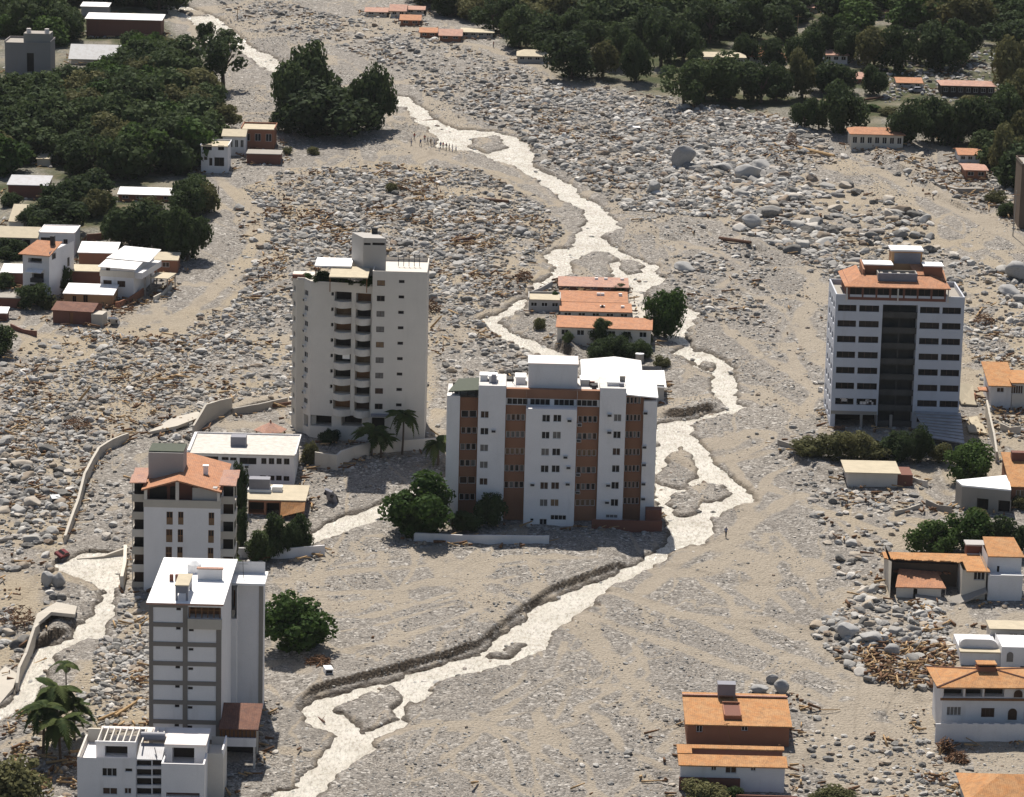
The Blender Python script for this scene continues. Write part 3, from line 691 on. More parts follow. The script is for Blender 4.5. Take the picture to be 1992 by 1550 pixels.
# ---------------------------------------------------------------- C: white and terracotta block in the middle
B = Bld('apartment_block', 'white apartment block striped with terracotta window bays', 'apartment building', 1070, 1021)
def C(x): return 850 + x / 4.078
def Cy(y): return 680 + y / 4.078
YD = {'W1': 3.2, 'T1': 4.0, 'W2': 1.6, 'T2': 2.4, 'W3': 0, 'T3': 2.4, 'W4': 1.6, 'T4': 4.0, 'W5': 3.2}
ED = [('W1', 73, 176), ('T1', 176, 322), ('W2', 322, 538), ('T2', 538, 700), ('W3', 700, 1104), ('T3', 1104, 1281), ('W4', 1281, 1490), ('T4', 1490, 1630), ('W5', 1630, 1738)]
TOP = {'W1': 366, 'T1': 378, 'W2': 285, 'T2': 310, 'W3': 440, 'T3': 315, 'W4': 306, 'T4': 362, 'W5': 410}
FC = {}; prev = None; zc = {}
for nme, a, c in ED:
    y = YD[nme]; x0 = B.on_y(C(a), 860, y)[0] if prev is None else prev; x1 = B.on_y(C(c), 860, y)[0]; prev = x1
    FC[nme] = Face(B, (x0, y), (x1, y)); zc[nme] = FC[nme].px(C((a + c) / 2), Cy(TOP[nme]))[1]
DEP = 12.5
hol = {k: [] for k in FC}; todo = []
def cw(f, x0, y0, x1, y1, pane=None, nm_=1, rec=.16, frame='frame_w'):
    r = FC[f].rect(C(x0), Cy(y0), C(x1), Cy(y1)); hol[f].append(r + (rec,)); todo.append((FC[f], r, pane, nm_, rec, frame))
for k, y in enumerate((515, 648, 780, 914, 1047)):
    cw('W2', 346 - k * 2.5, y - 28, 412 - k * 2.5, y + 28, ['g_brown', 'g_dark', 'g_grey', 'g_grey', 'g_brown'][k])
for k, y in enumerate((545, 679, 812, 946, 1080, 1215)):
    cw('W3', 834 - k * 4, y - 29, 898 - k * 4, y + 29, ['g_dark', 'g_dark', 'g_grey', 'g_dark', 'g_brown', 'g_grey'][k]); cw('W3', 922 - k * 4.4, y - 29, 988 - k * 4.4, y + 29, ['g_dark', 'g_grey', 'g_dark', 'g_dark', 'g_brown', 'g_tan'][k])
for k, y in enumerate((541, 676, 810, 945, 1078, 1214)):
    cw('W4', 1402 - k * 5, y - 29, 1464 - k * 5, y + 29, ['g_grey', 'g_dark', 'g_brown', 'g_dark', 'g_dark', 'g_dark'][k])
def strip(f, x0, x1, yc, h=52, n=4, panes=None, m=.0):
    for i in range(n):
        a = x0 + (x1 - x0) * i / n + 3; c = x0 + (x1 - x0) * (i + 1) / n - 3
        cw(f, a, yc - h / 2, c, yc + h / 2, panes or rnd.choice(['g_dark', 'g_dark', 'g_dark', 'g_brown', 'g_grey']), 0, .22)
for k, y in enumerate((537, 672, 806, 940, 1072)): strip('T2', 550 - 5 * k, 700 - 2.5 * k, y, panes=[None, 'g_grey', 'g_tan', None, None][k])
for k, y in enumerate((552, 687, 820, 955, 1087, 1215)):
    strip('T3', 1116 - 4 * k, 1274 - 4 * k, y, panes=[None, None, 'g_tan', None, None, 'g_tan'][k])
for k, y in enumerate((402, 541, 673, 812, 942, 1072, 1200)): strip('T4', 1500 - 4 * k, 1620 - 3 * k, y, panes=[None, None, None, 'g_brown', None, 'g_brown', 'g_brown'][k])
for k, y in enumerate((640, 770, 900, 1168)): strip('T1', 188 - 5 * k, 318 - 5 * k, y, n=3)
strip('T1', 190, 318, 510, 56, 2, 'g_dark'); strip('T1', 176, 306, 1035, 56, 2, 'g_brown')
cw('W3', 812, 1342, 872, 1398, 'g_dark', 1); cw('W3', 900, 1312, 1026, 1352, 'g_dark', 3); cw('W3', 738, 1338, 768, 1360, 'g_dark', 0); cw('W4', 1338, 1308, 1434, 1336, 'g_grey', 2)
zb_ = FC['T2'].px(C(620), Cy(438))[1]; zf_ = FC['T2'].px(C(620), Cy(382))[1]; ztop = zc['T2']
wm = MB()
names = [e[0] for e in ED]
order = []
for i, nme in enumerate(names):
    F = FC[nme]; mi = 0 if nme[0] == 'W' else 1; top = zc[nme]
    if nme in ('T2', 'T3', 'W3'): top = min(top, zb_)
    facade(wm, F, -5, top, hol[nme], .18, mi)
    if i:
        G_ = FC[names[i - 1]]; y0, y1 = sorted((G_.a[1], F.a[1])); x = F.a[0]; tt = max(zc[nme], zc[names[i - 1]])
        wm.face([(x, y0, -5), (x, y1, -5), (x, y1, tt), (x, y0, tt)], 0)
xa, xb = FC['W1'].a[0], FC['W5'].a[0] + FC['W5'].W
def rb(x0, x1, y0, z, mi=0, y1=DEP):      # solid body behind each pier up to its own roof
    wm.face([(x0, y0, z), (x1, y0, z), (x1, y1, z), (x0, y1, z)], 2); wm.face([(x0, y0, -5), (x0, y1, -5), (x0, y1, z), (x0, y0, z)], mi)
    wm.face([(x1, y0, -5), (x1, y1, -5), (x1, y1, z), (x1, y0, z)], mi); wm.face([(x0, y1, -5), (x1, y1, -5), (x1, y1, z), (x0, y1, z)], mi)
rb(FC['W1'].a[0], FC['T1'].a[0] + FC['T1'].W, 4.3, zc['W1'] - .1)
rb(FC['W2'].a[0], FC['W2'].a[0] + FC['W2'].W, 3, zc['W2'] - .5); rb(FC['W4'].a[0], FC['W4'].a[0] + FC['W4'].W, 3, zc['W4'] - .5)
rb(FC['T4'].a[0], FC['W5'].a[0] + FC['W5'].W, 4.4, zc['W5'] - .1)
rb(FC['T2'].a[0], FC['T3'].a[0] + FC['T3'].W, 3.4, ztop - .3)
for nme in ('W1', 'W5'):
    F = FC[nme]; wm.face([F.T(0, 0, zc[nme]), F.T(F.W, 0, zc[nme]), F.T(F.W, 2, zc[nme]), F.T(0, 2, zc[nme])])
for nme in ('W2', 'W4'):
    F = FC[nme]; z = zc[nme]; wm.face([F.T(0, 0, z), F.T(F.W, 0, z), F.T(F.W, .25, z), F.T(0, .25, z)]); wm.face([F.T(0, .25, z - .5), F.T(F.W, .25, z - .5), F.T(F.W, .25, z), F.T(0, .25, z)])
    for xx in (F.a[0], F.a[0] + F.W): wm.face([(xx, F.a[1], -5), (xx, 5, -5), (xx, 5, z), (xx, F.a[1], z)])
F3 = FC['W3']; wm.face([F3.T(0, 0, zb_), F3.T(F3.W, 0, zb_), F3.T(F3.W, 2.6, zb_), F3.T(0, 2.6, zb_)])
wm.build('wall', [M['white'], M['terracotta'], M['deck']], B.root)
for F, r, pn, nm_, rec, fr_ in todo: window(F, r, rec, pn, fr_, nm_)
# fascia and attic windows across the middle
Fa = Face(B, (FC['T2'].a[0] + .01, 2.3), (FC['T3'].a[0] + FC['T3'].W - .01, 2.3))
mb = MB(); mb.box(0, Fa.W, 0, 1.1, zf_, ztop, 0, Fa.T); mb.build('fascia', M['terracotta'], B.root)
hs = []
for (a, c) in ((556, 720), (738, 898), (928, 1090), (1106, 1274)):
    r = Fa.rect(C(a), Cy(384), C(c), Cy(436)); r = (r[0], r[1], zb_ + .05, zf_ - .05); hs.append(r); window(Fa, r, .25, 'g_dark', 'frame_w', 3)
mb = MB(); facade(mb, Fa, zb_, zf_ - .002, hs, .3); mb.build('attic_wall', M['white'], B.root)
for f, x, y in (('W3', 1032, 572), ('W3', 1000, 862), ('W3', 1024, 945), ('W3', 738, 1080), ('W3', 1018, 1075), ('W2', 430, 655), ('W4', 1350, 530), ('W4', 1348, 665), ('W4', 1338, 1085), ('W4', 1330, 1220), ('W5', 1634, 512), ('W5', 1626, 782), ('W5', 1622, 922), ('W5', 1618, 1074), ('W5', 1616, 1192), ('T3', 1112, 605), ('T3', 1106, 730), ('T3', 1100, 1000), ('T3', 1098, 1140)):
    u, z = FC[f].px(C(x), Cy(y)); aircon(FC[f], u, z)
# left sun canopy, roof rooms, lift housing
F = FC['T1']; a = FC['W1'].a[0] + .2; z1_ = FC['T1'].px(C(250), Cy(310))[1]
roof_slab(B, [(a, 2.8, z1_ - .2), (FC['W2'].a[0] - .02, 2.8, z1_ + .15), (FC['W2'].a[0] - .02, 10, z1_ + .5), (a + 1.5, 10, z1_ + .3)], .18, 'canopy', 'sun_canopy')
mb = MB()
for t in range(4): mb.box(a + .6 + t * 1.2, a + .7 + t * 1.2, 4.1, 4.2, zc['W1'] - .1, z1_ - .3)
mb.build('canopy_post', M['dkmetal'], B.root); MB().box(a + .6, FC['W2'].a[0] - .1, 8.2, 8.3, zc['W1'] - .1, z1_).build('back_screen', M['dark'], B.root)
def rbox(px0, px1, pyb, pyt, y, dep, mat, cap=None, name='roof_room', zbase=None):
    xa_, zb1 = B.on_y(px0, pyb, y); xb_, _ = B.on_y(px1, pyb, y); _, zt1 = B.on_y((px0 + px1) / 2, pyt, y); z0 = zb1 if zbase is None else zbase
    o = MB().box(xa_, xb_, y, y + dep, z0, zt1).build(name, M[mat], B.root)
    if cap: MB().box(xa_ - .12, xb_ + .12, y - .12, y + dep + .12, zt1 + .002, zt1 + .17).build('roof', M[cap], B.root)
    return o
rbox(1027.5, 1123, 753, 709, 3.6, 6.0, 'cool', 'flat_pink', 'lift_housing', ztop - .3)
rbox(934, 948, 748, 731, 7.0, 2.2, 'white', 'flat_white', 'roof_room', zc['W2'] - .6); rbox(951, 966, 748, 733, 6.0, 2.5, 'white', 'flat_white', 'roof_room', zc['W2'] - .6)
rbox(970, 999, 752, 737, 9, 2, 'charred', None, 'roof_screen', ztop - .3); rbox(1003, 1022, 752, 735, 7, 3.0, 'white', 'flat_white', 'roof_room', ztop - .3)
rbox(1129, 1146, 756, 740, 7, 3, 'cream2', 'flat_white', 'roof_room', ztop - .3); rbox(1148, 1163, 756, 748, 6, 1.5, 'charred', None, 'roof_screen', ztop - .3)
rbox(1182, 1204, 753, 745, 5.5, 3.5, 'white', 'flat_white', 'roof_room', zc['W4'] - .6); rbox(1205, 1214, 753, 746, 5, .8, 'tank', None, 'roof_tank', zc['W4'] - .6)
z4 = FC['T4'].px(C(1560), Cy(352))[1]; xa_ = FC['T4'].a[0] - .1; xb_ = xb
roof_slab(B, [(xa_, 3.7, z4), (xb_ + .1, 3.0, z4 - .25), (xb_ + .1, 11.5, z4 + .35), (xa_, 11.5, z4 + .7)], .2, 'flat_white', 'side_roof')
MB().box(xa_ + .1, xb_ - .1, 4.6, 4.7, zc['W5'] - .1, z4 - .2).build('attic_screen', M['brickdk'], B.root)
F = Face(B, (FC['W4'].a[0] - .8, -1.8), (FC['W5'].a[0] + FC['W5'].W + 1.2, -1.8)); za = F.px(1210, 1012)[1]
MB().box(0, F.W, 0, .25, -3, za, 0, F.T).build('yard_wall', M['brickdk'], B.root)
MB().box(FC['W5'].a[0] + .8, FC['W5'].a[0] + FC['W5'].W + 1.2, 1.0, 3.1, -3, FC['W5'].px(1265, 985)[1]).build('side_shed', M['brickdk'], B.root)
for i, (nm_, zz_) in enumerate((('W1', zc['W1'] - .1), ('T2', ztop - .3), ('T2', ztop - .3), ('W3', ztop - .3), ('T3', ztop - .3), ('T3', ztop - .3), ('W4', zc['W4'] - .5), ('W2', zc['W2'] - .5), ('T4', ztop - .3))):
    if nm_ == 'T4': continue
    u_ = FC[nm_].a[0] + FC[nm_].W * (.2 + .6 * rnd.random()); y_ = 4.2 + rnd.random() * 6
    MB().box(u_, u_ + .5 + rnd.random() * .9, y_, y_ + .6, zz_, zz_ + .5 + rnd.random() * .9).build('roof_vent', M[rnd.choice(['dkmetal', 'brickdk', 'tank', 'concrete'])], B.root)
mb = MB(); xq_ = FC['T2'].a[0] + 1.0; mb.tube((xq_, 8, ztop - .3), (xq_, 8, ztop + 4.2), .05, .03, 5)
for t in range(4): mb.box(xq_ - .7, xq_ + .7, 7.98, 8.02, ztop + 2.8 + t * .35, ztop + 2.84 + t * .35)
mb.build('aerial', M['dkmetal'], B.root)
B.foot(xa, xb, -1, DEP); TC = B

# ---------------------------------------------------------------- D: grey-white block with burnt stair bay, tiled penthouse
B = Bld('apartment_block', 'white apartment block with a sooty central bay and terracotta penthouse', 'apartment building', 1745, 832)
def C(x): return 1590 + x / 6.426
def Cy(y): return 460 + y / 6.426
lx = lambda k: -1.0 * k                              # columns drift left going down, crop pixels per floor
x0 = B.on_y(C(212) - 2, 690, 0)[0]; x1 = B.on_y(C(1832) - 4, 690, 0)[0]; F = Face(B, (x0, 0), (x1, 0)); dep = 14
zt = F.px(1748, C(0) * 0 + 575)[1]
hs, todo = [], []
rowy = lambda k, x: 592.3 + 30.25 * k + .027 * (C(x) - C(260))
def dw(a, c, k, hgt=12.6):
    sh = -6.0 * k; r = F.rect(C(a + sh), rowy(k, (a + c) / 2), C(c + sh), rowy(k, (a + c) / 2) + hgt); hs.append(r + (.35,)); return r
for k in range(8):
    for (a, c) in ((258, 490), (525, 774), (1284, 1530), (1564, 1796)):
        if k == 7 and a < 900: continue
        r = dw(a, c, k); window(F, r, .35, rnd.choice(['g_dark', 'g_dark', 'dark']), 'frame_d', 2)
za, zb_ = rowy(0, 1000) - 1, 800
ra = F.rect(C(805) - 3, 591, C(1242) - 3, 812); rec_bay = (ra[0], ra[1], -1.0, F.px(C(1024), 593)[1], 2.6); hs.append(rec_bay)
r7 = F.rect(C(210) - 6, rowy(7, 490) - 3, C(740) - 8, 790); hs.append((r7[0], r7[1], F.px(1660, 796)[1], F.px(1660, rowy(7, 500) - 2)[1], 2.2))
rg = (x1 * 0 + .8, F.px(1706, 820)[0], -1.0, F.px(1660, 806)[1], 5.0); hs.append(rg)
mb = MB(); facade(mb, F, -5, zt, hs, .3)
OT = [Face(B, (x1, 0), (x1, dep)), Face(B, (x1, dep), (x0, dep)), Face(B, (x0, dep), (x0, 0))]
sideh = [(2.0 + 4 * j, 4.2 + 4 * j, F.px(1745, 605 + 30.25 * k)[1] - .2, F.px(1745, 592 + 30.25 * k)[1] - .2, .3) for k in range(8) for j in range(3)]
for i, f_ in enumerate(OT): facade(mb, f_, -5, zt, sideh if i == 2 else ())
zr = zt - .9
mb.face([(x0, 0, zr), (x1, 0, zr), (x1, dep, zr), (x0, dep, zr)], 1)
mb.build('wall', [M['bluegrey'], M['concrete']], B.root)
for r in sideh: opening(OT[2], r, 'g_dark', .3, 'window')
parapet(B, [(x0, 0), (x1, 0), (x1, dep), (x0, dep)], zr, .92, .25, 'bluegrey')
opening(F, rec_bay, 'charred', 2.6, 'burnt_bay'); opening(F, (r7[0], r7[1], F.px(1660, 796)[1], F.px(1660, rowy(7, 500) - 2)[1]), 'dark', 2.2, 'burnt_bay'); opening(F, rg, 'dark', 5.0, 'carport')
for k in range(9):      # bay parapets, slabs and centre posts, hanging litter
    z = F.px(1748, 607 + 30.25 * k)[1] if k < 8 else F.px(1748, 607 + 30.25 * 7 + 26)[1]
    mb = MB(); mb.box(ra[0] + .01, ra[1] - .01, .35, .5, z - 1.05, z - .05, 0, F.T); mb.box(ra[0] + .01, ra[1] - .01, .502, 2.5, z - 1.2, z - 1.05, 0, F.T); mb.build('balcony', M['charred'], B.root)
    if k < 8:
        mid = (ra[0] + ra[1]) / 2; MB().box(mid - .09, mid + .09, .36, .54, z - .04, z + 1.6, 0, F.T).build('post', M['charred'], B.root)
z = F.px(1660, 803)[1]; MB().box(.02, F.px(1706, 800)[0], -.02, .3, z - .25, z + .35, 0, F.T).build('beam', M['concrete'], B.root)
for u in (.1, 5.2, 10.4): MB().box(u, u + .45, .02, .5, -4, z - .26, 0, F.T).build('column', M['concrete'], B.root)
mb = MB()
for t in range(16):
    u = r7[0] + .3 + rnd.random() * (r7[1] - r7[0] - .8); zz = F.px(1660, 795)[1] + rnd.random() * 2.2; mb.box(u, u + .3 + rnd.random() * .8, .3, .4 + rnd.random() * .8, zz, zz + .3 + rnd.random() * .5, 0, F.T)
mb.build('torn_curtain', M['flat_pink'], B.root)
# tiled roof terrace
zz = zr + 2.5
a = B.on_z(C(345), Cy(622), zz); c = B.on_z(C(1672), Cy(655), zz); bk = B.on_z(C(600), Cy(490), zz + 1.1)
ye = min(a[1], 3.2); xl, xr = a[0], c[0]; yb = ye + 4.6
roof_slab(B, [(xl, ye, zz), (xr, ye, zz), (xr - 3.2, yb, zz + 1.25), (xl + 3.2, yb, zz + 1.25)], .2, 'tile')
roof_slab(B, [(xl, dep - 1, zz), (xl, ye, zz), (xl + 3.2, yb, zz + 1.25), (xl + 3.2, dep - 1, zz + 1.25)], .2, 'tile')
roof_slab(B, [(xr, ye, zz), (xr, dep - 1, zz), (xr - 3.2, dep - 1, zz + 1.25), (xr - 3.2, yb, zz + 1.25)], .2, 'tile')
Fp = Face(B, (xl + .7, ye + .9), (xr - .7, ye + .9)); mb = MB(); hh = [(0.3 + i * (Fp.W - .3) / 7, (i + 1) * (Fp.W - .3) / 7, zr + .5, zr + 2.2) for i in range(7)]
facade(mb, Fp, zr, zz + .1, hh, .2); mb.box(xl + .69, xr - .69, ye + 1.3, dep - 1.2, zr, zz + .3); mb.build('penthouse_wall', M['brickdk'], B.root)
for r in hh: window(Fp, r, .2, 'g_dark', 'frame_d', 1)
for x in (xl + .3, (xl + xr) / 2, xr - .5): MB().box(x, x + .22, ye + .25, ye + .47, zr, zz - .02).build('post', M['cream2'], B.root)
def pbox(px0, px1, pyb, pyt, y, d_, mat, name, z0, cap=None, th=.2):
    xa_, _ = B.on_y(C(px0), Cy(pyb), y); xb_, _ = B.on_y(C(px1), Cy(pyb), y); zt_ = B.on_y(C((px0 + px1) / 2), Cy(pyt), y)[1]
    MB().box(xa_, xb_, y, y + d_, z0, zt_).build(name, M[mat], B.root)
    if cap: MB().box(xa_ - .2, xb_ + .2, y - .2, y + d_ + .2, zt_ + .002, zt_ + th).build('roof', M[cap], B.root)
    return xa_, xb_, zt_
zk = zz + 1.0
u0, u1, zu = pbox(755, 1248, 570, 462, ye + 2.4, .25, 'tank', 'roof_trough', zz + .4)
mb = MB(); mb.box(u0, u0 + .2, ye + 2.66, ye + 5.4, zz + .6, zu); mb.box(u1 - .2, u1, ye + 2.66, ye + 5.4, zz + .6, zu); mb.box(u0, u1, ye + 5.41, ye + 5.6, zz + .6, zu - .003); mb.box(u0 + .2, u1 - .2, ye + 2.66, ye + 5.4, zz + .6, zu - .8)
for t in range(4): mb.box(u0 + .5 + t * 1.5, u0 + 1.0 + t * 1.5, ye + 3, ye + 4.8, zu - .79, zu - .2)
mb.build('trough_body', M['concrete'], B.root)
MB().box(u0 - .1, u1 + .15, ye + 1.7, ye + 2.38, zz + .45, zz + .62).build('trough_base', M['tile'], B.root)
pbox(590, 930, 470, 358, yb + 1.2, 3.5, 'brick', 'penthouse_room', zz, 'flat_white'); pbox(1330, 1560, 520, 378, yb + 1.2, 3.5, 'brick', 'penthouse_room', zz, 'flat_white')
p0, p1, pz = pbox(915, 1300, 470, 185, yb + 4.2, 4.0, 'ochre', 'lift_tower', zz, 'flat_white', .3)
Fq = Face(B, (p0 + .5, yb + 4.18), (p1 - .3, yb + 4.18)); MB().box(0, Fq.W, -.03, .0, pz - 2.2, pz - .3, 0, Fq.T).build('shutter', M['tank'], B.root)
mb = MB(); q0 = B.on_y(C(590), Cy(400), yb + 1.3)[0]
mb.slab([(q0 - .35, yb + .2, zz + 2.2), (q0, yb + .2, zz + 2.2), (q0 - .1, yb + 6, zz + 2.9), (q0 - .45, yb + 6, zz + 2.9)], 2.2); mb.build('party_wall', M['terracotta'], B.root)
roof_slab(B, [(p1 - 1.6, yb + .8, zz + 1.3), (p1 + .2, yb + .8, zz + 1.3), (p1 + .2, yb + 4.1, zz + 2.6), (p1 - 2.2, yb + 4.1, zz + 2.6)], .2, 'tile', 'stair_roof')
roof_slab(B, [(xr - 3.0, yb + .6, zz + 1.1), (xr - .2, yb + .6, zz + .4), (xr - .2, yb + 5.2, zz + 1.5), (xr - 3.0, yb + 5.2, zz + 2.4)], .2, 'tile', 'side_roof')
# tilted grey slab leaning from the right foot of the block
z = F.px(1830, 800)[1]; a = (B.on_y(1778, 799, -.2)[0], -.25, z); c = (B.on_y(1869, 800, -.2)[0], -.25, z - .1)
e = B.on_z(1876, 862, .6); f_ = B.on_z(1808, 850, .9)
B.foot(x0, x1, -.5, dep); TD = B
R_ = Bld('tilted_roof', 'large grey ribbed roof sloping down from the foot of the white block', 'roof', 1878, 862)
lc = lambda p: R_.loc(B.O + B.ex * p[0] + B.ey * p[1] + np.array([0, 0, p[2]]))
q_ = [lc((f_[0], f_[1], .9)), lc((e[0], e[1], .6)), lc(c), lc(a)]
roof_slab(R_, q_, .2, 'sheet_grey', 'roof_sheet')
mb = MB()
for t in range(1, 9):
    a_ = Vector(q_[0]).lerp(Vector(q_[3]), t / 9); c_ = Vector(q_[1]).lerp(Vector(q_[2]), t / 9); mb.tube(a_ + Vector((0, 0, .05)), c_ + Vector((0, 0, .05)), .07, .07, 5)
mb.build('rib', M['concrete'], R_.root)
# ---------------------------------------------------------------- B: gabled white block with stacked side balconies
B = Bld('apartment_block', 'white gabled apartment block with stacked side balconies and a red tile roof', 'apartment building', 280, 1150)
def C(x): return 240 + x / 5.963
def Cy(y): return 840 + y / 5.963
x0, x1 = B.on_y(C(236), 1030, 0)[0], B.on_y(C(1122), 1030, 0)[0]; F = Face(B, (x0, 0), (x1, 0)); dep = 17
zb_ = F.px(355, 987.5)[1]; zt = F.px(355, 973)[1]
hs = []
for k in range(5):
    for (a, c, t, bt) in ((500, 573, 925, 1076), (635, 697, 926, 1077), (989, 1054, 936, 1084)):
        sh = -5 * k; r = F.rect(C(a + sh), Cy(t + 204 * k), C(c + sh), Cy(bt + 204 * k)); hs.append(r); hmid = (r[2] + r[3]) / 2
        window(F, (r[0], r[1], r[2], hmid), .16, 'g_tan' if rnd.random() < .6 else 'g_brown', 'wood', 1); window(F, (r[0], r[1], hmid, r[3]), .16, rnd.choice(['g_dark', 'g_brown', 'g_dark']), 'wood', 1)
mb = MB(); facade(mb, F, -5, zb_, hs, .18)
for f_ in (Face(B, (x1, 0), (x1, dep)), Face(B, (x1, dep), (x0, dep)), Face(B, (x0, dep), (x0, 0))): facade(mb, f_, -5, zb_ + 1.5)
mb.build('wall', M['white'], B.root)
MB().box(x0 - .05, x1 + .05, -.06, .3, zb_ + .002, zt).build('parapet', M['concrete_lt'], B.root)
MB().box(x0, x1, .3, dep, zb_ + .002, zb_ + .15).build('terrace', M['concrete'], B.root)
ex_ = F.px(C(625), Cy(560))[0] + x0; zap = F.px(C(625), Cy(556))[1]; zel = F.px(C(208), Cy(664))[1]; zer = F.px(C(1140), Cy(694))[1]
xel = B.on_y(C(208), Cy(664), 0)[0]; xer = B.on_y(C(1140), Cy(690), 0)[0]
roof_slab(B, [(xel, -.3, zel), (ex_, -.3, zap), (ex_, dep, zap), (xel, dep, zel)], .22, 'tile')
roof_slab(B, [(ex_ + .01, -.3, zap), (xer, -.3, zer), (xer, dep, zer), (ex_ + .01, dep, zap)], .22, 'tile')
mb = MB(); yg = 1.8
mb.face([(x0 + .3, yg, zt - .5), (x1 - .3, yg, zt - .5), (x1 - .3, yg, zer + .2), (ex_, yg, zap - .3), (x0 + .3, yg, zel - .1)]); mb.build('gable_wall', M['brickdk'], B.root)
MB().box(ex_ - .25, ex_ + .25, -.05, .3, zt + .002, zap - .3).build('post', M['cream2'], B.root)
MB().box(x0 + .05, x0 + .5, -.05, .3, zt + .002, zel - .02).build('post', M['cream2'], B.root); MB().box(x1 - .5, x1 - .05, -.05, .3, zt + .002, zer + .05).build('post', M['cream2'], B.root)
MB().box(x1 - 4.2, x1 - .55, .6, 1.75, zt - .4, zer + .35).build('side_screen', M['grey'], B.root)
for (a, c) in ((290, 490), (530, 615)):
    r = F.rect(C(a), Cy(620), C(c), Cy(780)); MB().box(r[0] + x0, r[1] + x0, 1.6, 1.7, zt - .3, r[3] - .6).build('glass_door', M['g_dark'], B.root)
yb_ = 5.0; pa, pb = B.on_y(C(291), Cy(480), yb_)[0], B.on_y(C(697), Cy(400), yb_)[0]; pz = B.on_y(C(500), Cy(243), yb_)[1]
MB().box(pa, pb, yb_, yb_ + 5, zel + .4, pz).build('lift_housing', M['grey'], B.root); MB().box(pa, pb, yb_ + .3, yb_ + 5.2, pz + .002, pz + .2).build('roof', M['canopy'], B.root)
for side, px0, px1 in ((0, 97, 235), (1, 1128, 1290)):
    xa = B.on_y(C(px0), 1030, 1.5)[0] if side == 0 else x1; xb = x0 if side == 0 else B.on_y(C(px1), 1030, 1.5)[0]
    for k in range(6):
        zf = F.px(355, Cy(930 + 204 * k))[1] - 1.7
        if k == 0: zroof = zf + 5.6
        mb = MB(); mb.box(xa, xb, 1.5, 6, zf, zf + .18); mb.box(xa, xb, 1.5, 1.65, zf + .182, zf + 1.15); mb.box(xa, xa + .12, 1.651, 6, zf + .182, zf + 1.15) if side == 0 else mb.box(xb - .12, xb, 1.651, 6, zf + .182, zf + 1.15)
        mb.build('balcony', M['cream2' if (k + side) % 2 else 'concrete_lt'], B.root)
        MB().box(xa + .15, xb - .15, 3.6, 3.7, zf + .19, zf + 2.75).build('balcony_door', M[rnd.choice(['g_dark', 'dark', 'g_brown'])], B.root)
    zf = F.px(355, Cy(930 - 204))[1] - 1.7
    mb = MB(); mb.box(xa, xb, 1.5, 6, zf, zf + .18); mb.box(xa, xb, 1.5, 1.65, zf + .182, zf + 1.15); mb.build('balcony', M['concrete_lt'], B.root); MB().box(xa + .15, xb - .15, 3.6, 3.7, zf + .19, zf + 2.4).build('balcony_door', M['g_dark'], B.root)
    xc = xa + .06 if side == 0 else xb - .2
    for yy in (1.6, 5.6): MB().box(xc, xc + .14, yy, yy + .2, -4, zf + 3.0).build('post', M['cream'], B.root)
    zt_ = zf + 3.0
    for (y0, y1) in ((1.2, 4.4), (6, 8.6)): roof_slab(B, [(xa - .3, y0, zt_), (xb + .2, y0, zt_ + (.1 if side == 0 else -.1)), (xb + .2, y1, zt_ + .5), (xa - .3, y1, zt_ + .45)], .15, 'tile_pk', 'balcony_roof')
mb = MB(); xh = x1 - 3.2; mb.box(xh, xh + .7, 7, 7.7, zer + .7, zer + 2.0); mb.box(xh - .1, xh + .8, 6.9, 7.8, zer + 2.002, zer + 2.15); mb.build('chimney', M['flat_white'], B.root)
B.foot(x0 - 3, x1 + 3, 0, dep)

# ---------------------------------------------------------------- E: panel block in front, exposed concrete frame
B = Bld('apartment_block', 'white panelled apartment block with an exposed concrete frame and bright flat roof', 'apartment building', 290, 1478)
def C(x): return 240 + x / 5.96
def Cy(y): return 1070 + y / 5.96
x0, x1 = B.on_y(C(298), 1280, 0)[0], B.on_y(C(1137), 1280, 0)[0]; F = Face(B, (x0, 0), (x1, 0))
zt = F.px(360, 1176)[1]
yrear = B.on_z(330, 1088, zt)[1]; dep = min(24, yrear)
pnl = MB(); u_of = lambda a: F.px(C(a), 1280)[0]
cols = [(298, 345), (690, 745), (1076, 1137)]
zs = [F.px(360, Cy(640 + 224.5 * k))[1] for k in range(8)]
hs = []
for k in range(7):
    for side in (0, 1):
        if k == 0 and side: continue
        a = (343, 352) if side == 0 else (368, 377.5); y = 1182 + 37.7 * k + (3 if side else 0); a = (a[0] - .6 * k, a[1] - .6 * k)
        r = F.rect(a[0], y, a[1], y + 5.2); hs.append(r); window(F, r, .18, 'g_dark', 'frame_d', 0)
lo = F.px(400, Cy(905))[1]; bal = (u_of(748), F.W + .0, F.px(400, Cy(790))[1], zt - .25)
hs.append((u_of(750), F.W - .1, bal[2], zt - .3, 2.0))
facade(pnl, F, -5, zt - .01, hs, .2)
pnl.build('wall', M['white'], B.root)
opening(F, (u_of(750), F.W - .1, bal[2], zt - .3), 'wood', 2.0, 'balcony_door')
mb = MB()
for i in range(6): u = u_of(760) + i * (F.W - u_of(760) - .3) / 5; mb.box(u, u + .14, .1, .24, bal[2] + .01, zt - .32, 0, F.T)
mb.box(u_of(760), F.W - .1, .12, .22, bal[2] + 1.0, bal[2] + 1.1, 0, F.T); mb.build('balcony_frame', M['wood'], B.root)
MB().box(u_of(748), F.W + .08, -.55, -.12, lo, bal[2] + .01, 0, F.T).build('balcony_front', M['concrete_lt'], B.root)
for (a, c) in cols:
    t_ = zt - .02 if a < 1000 else lo - .01
    MB().box(u_of(a), u_of(c), -.11, .01, -5, t_, 0, F.T).build('column', M['frame_conc'], B.root)
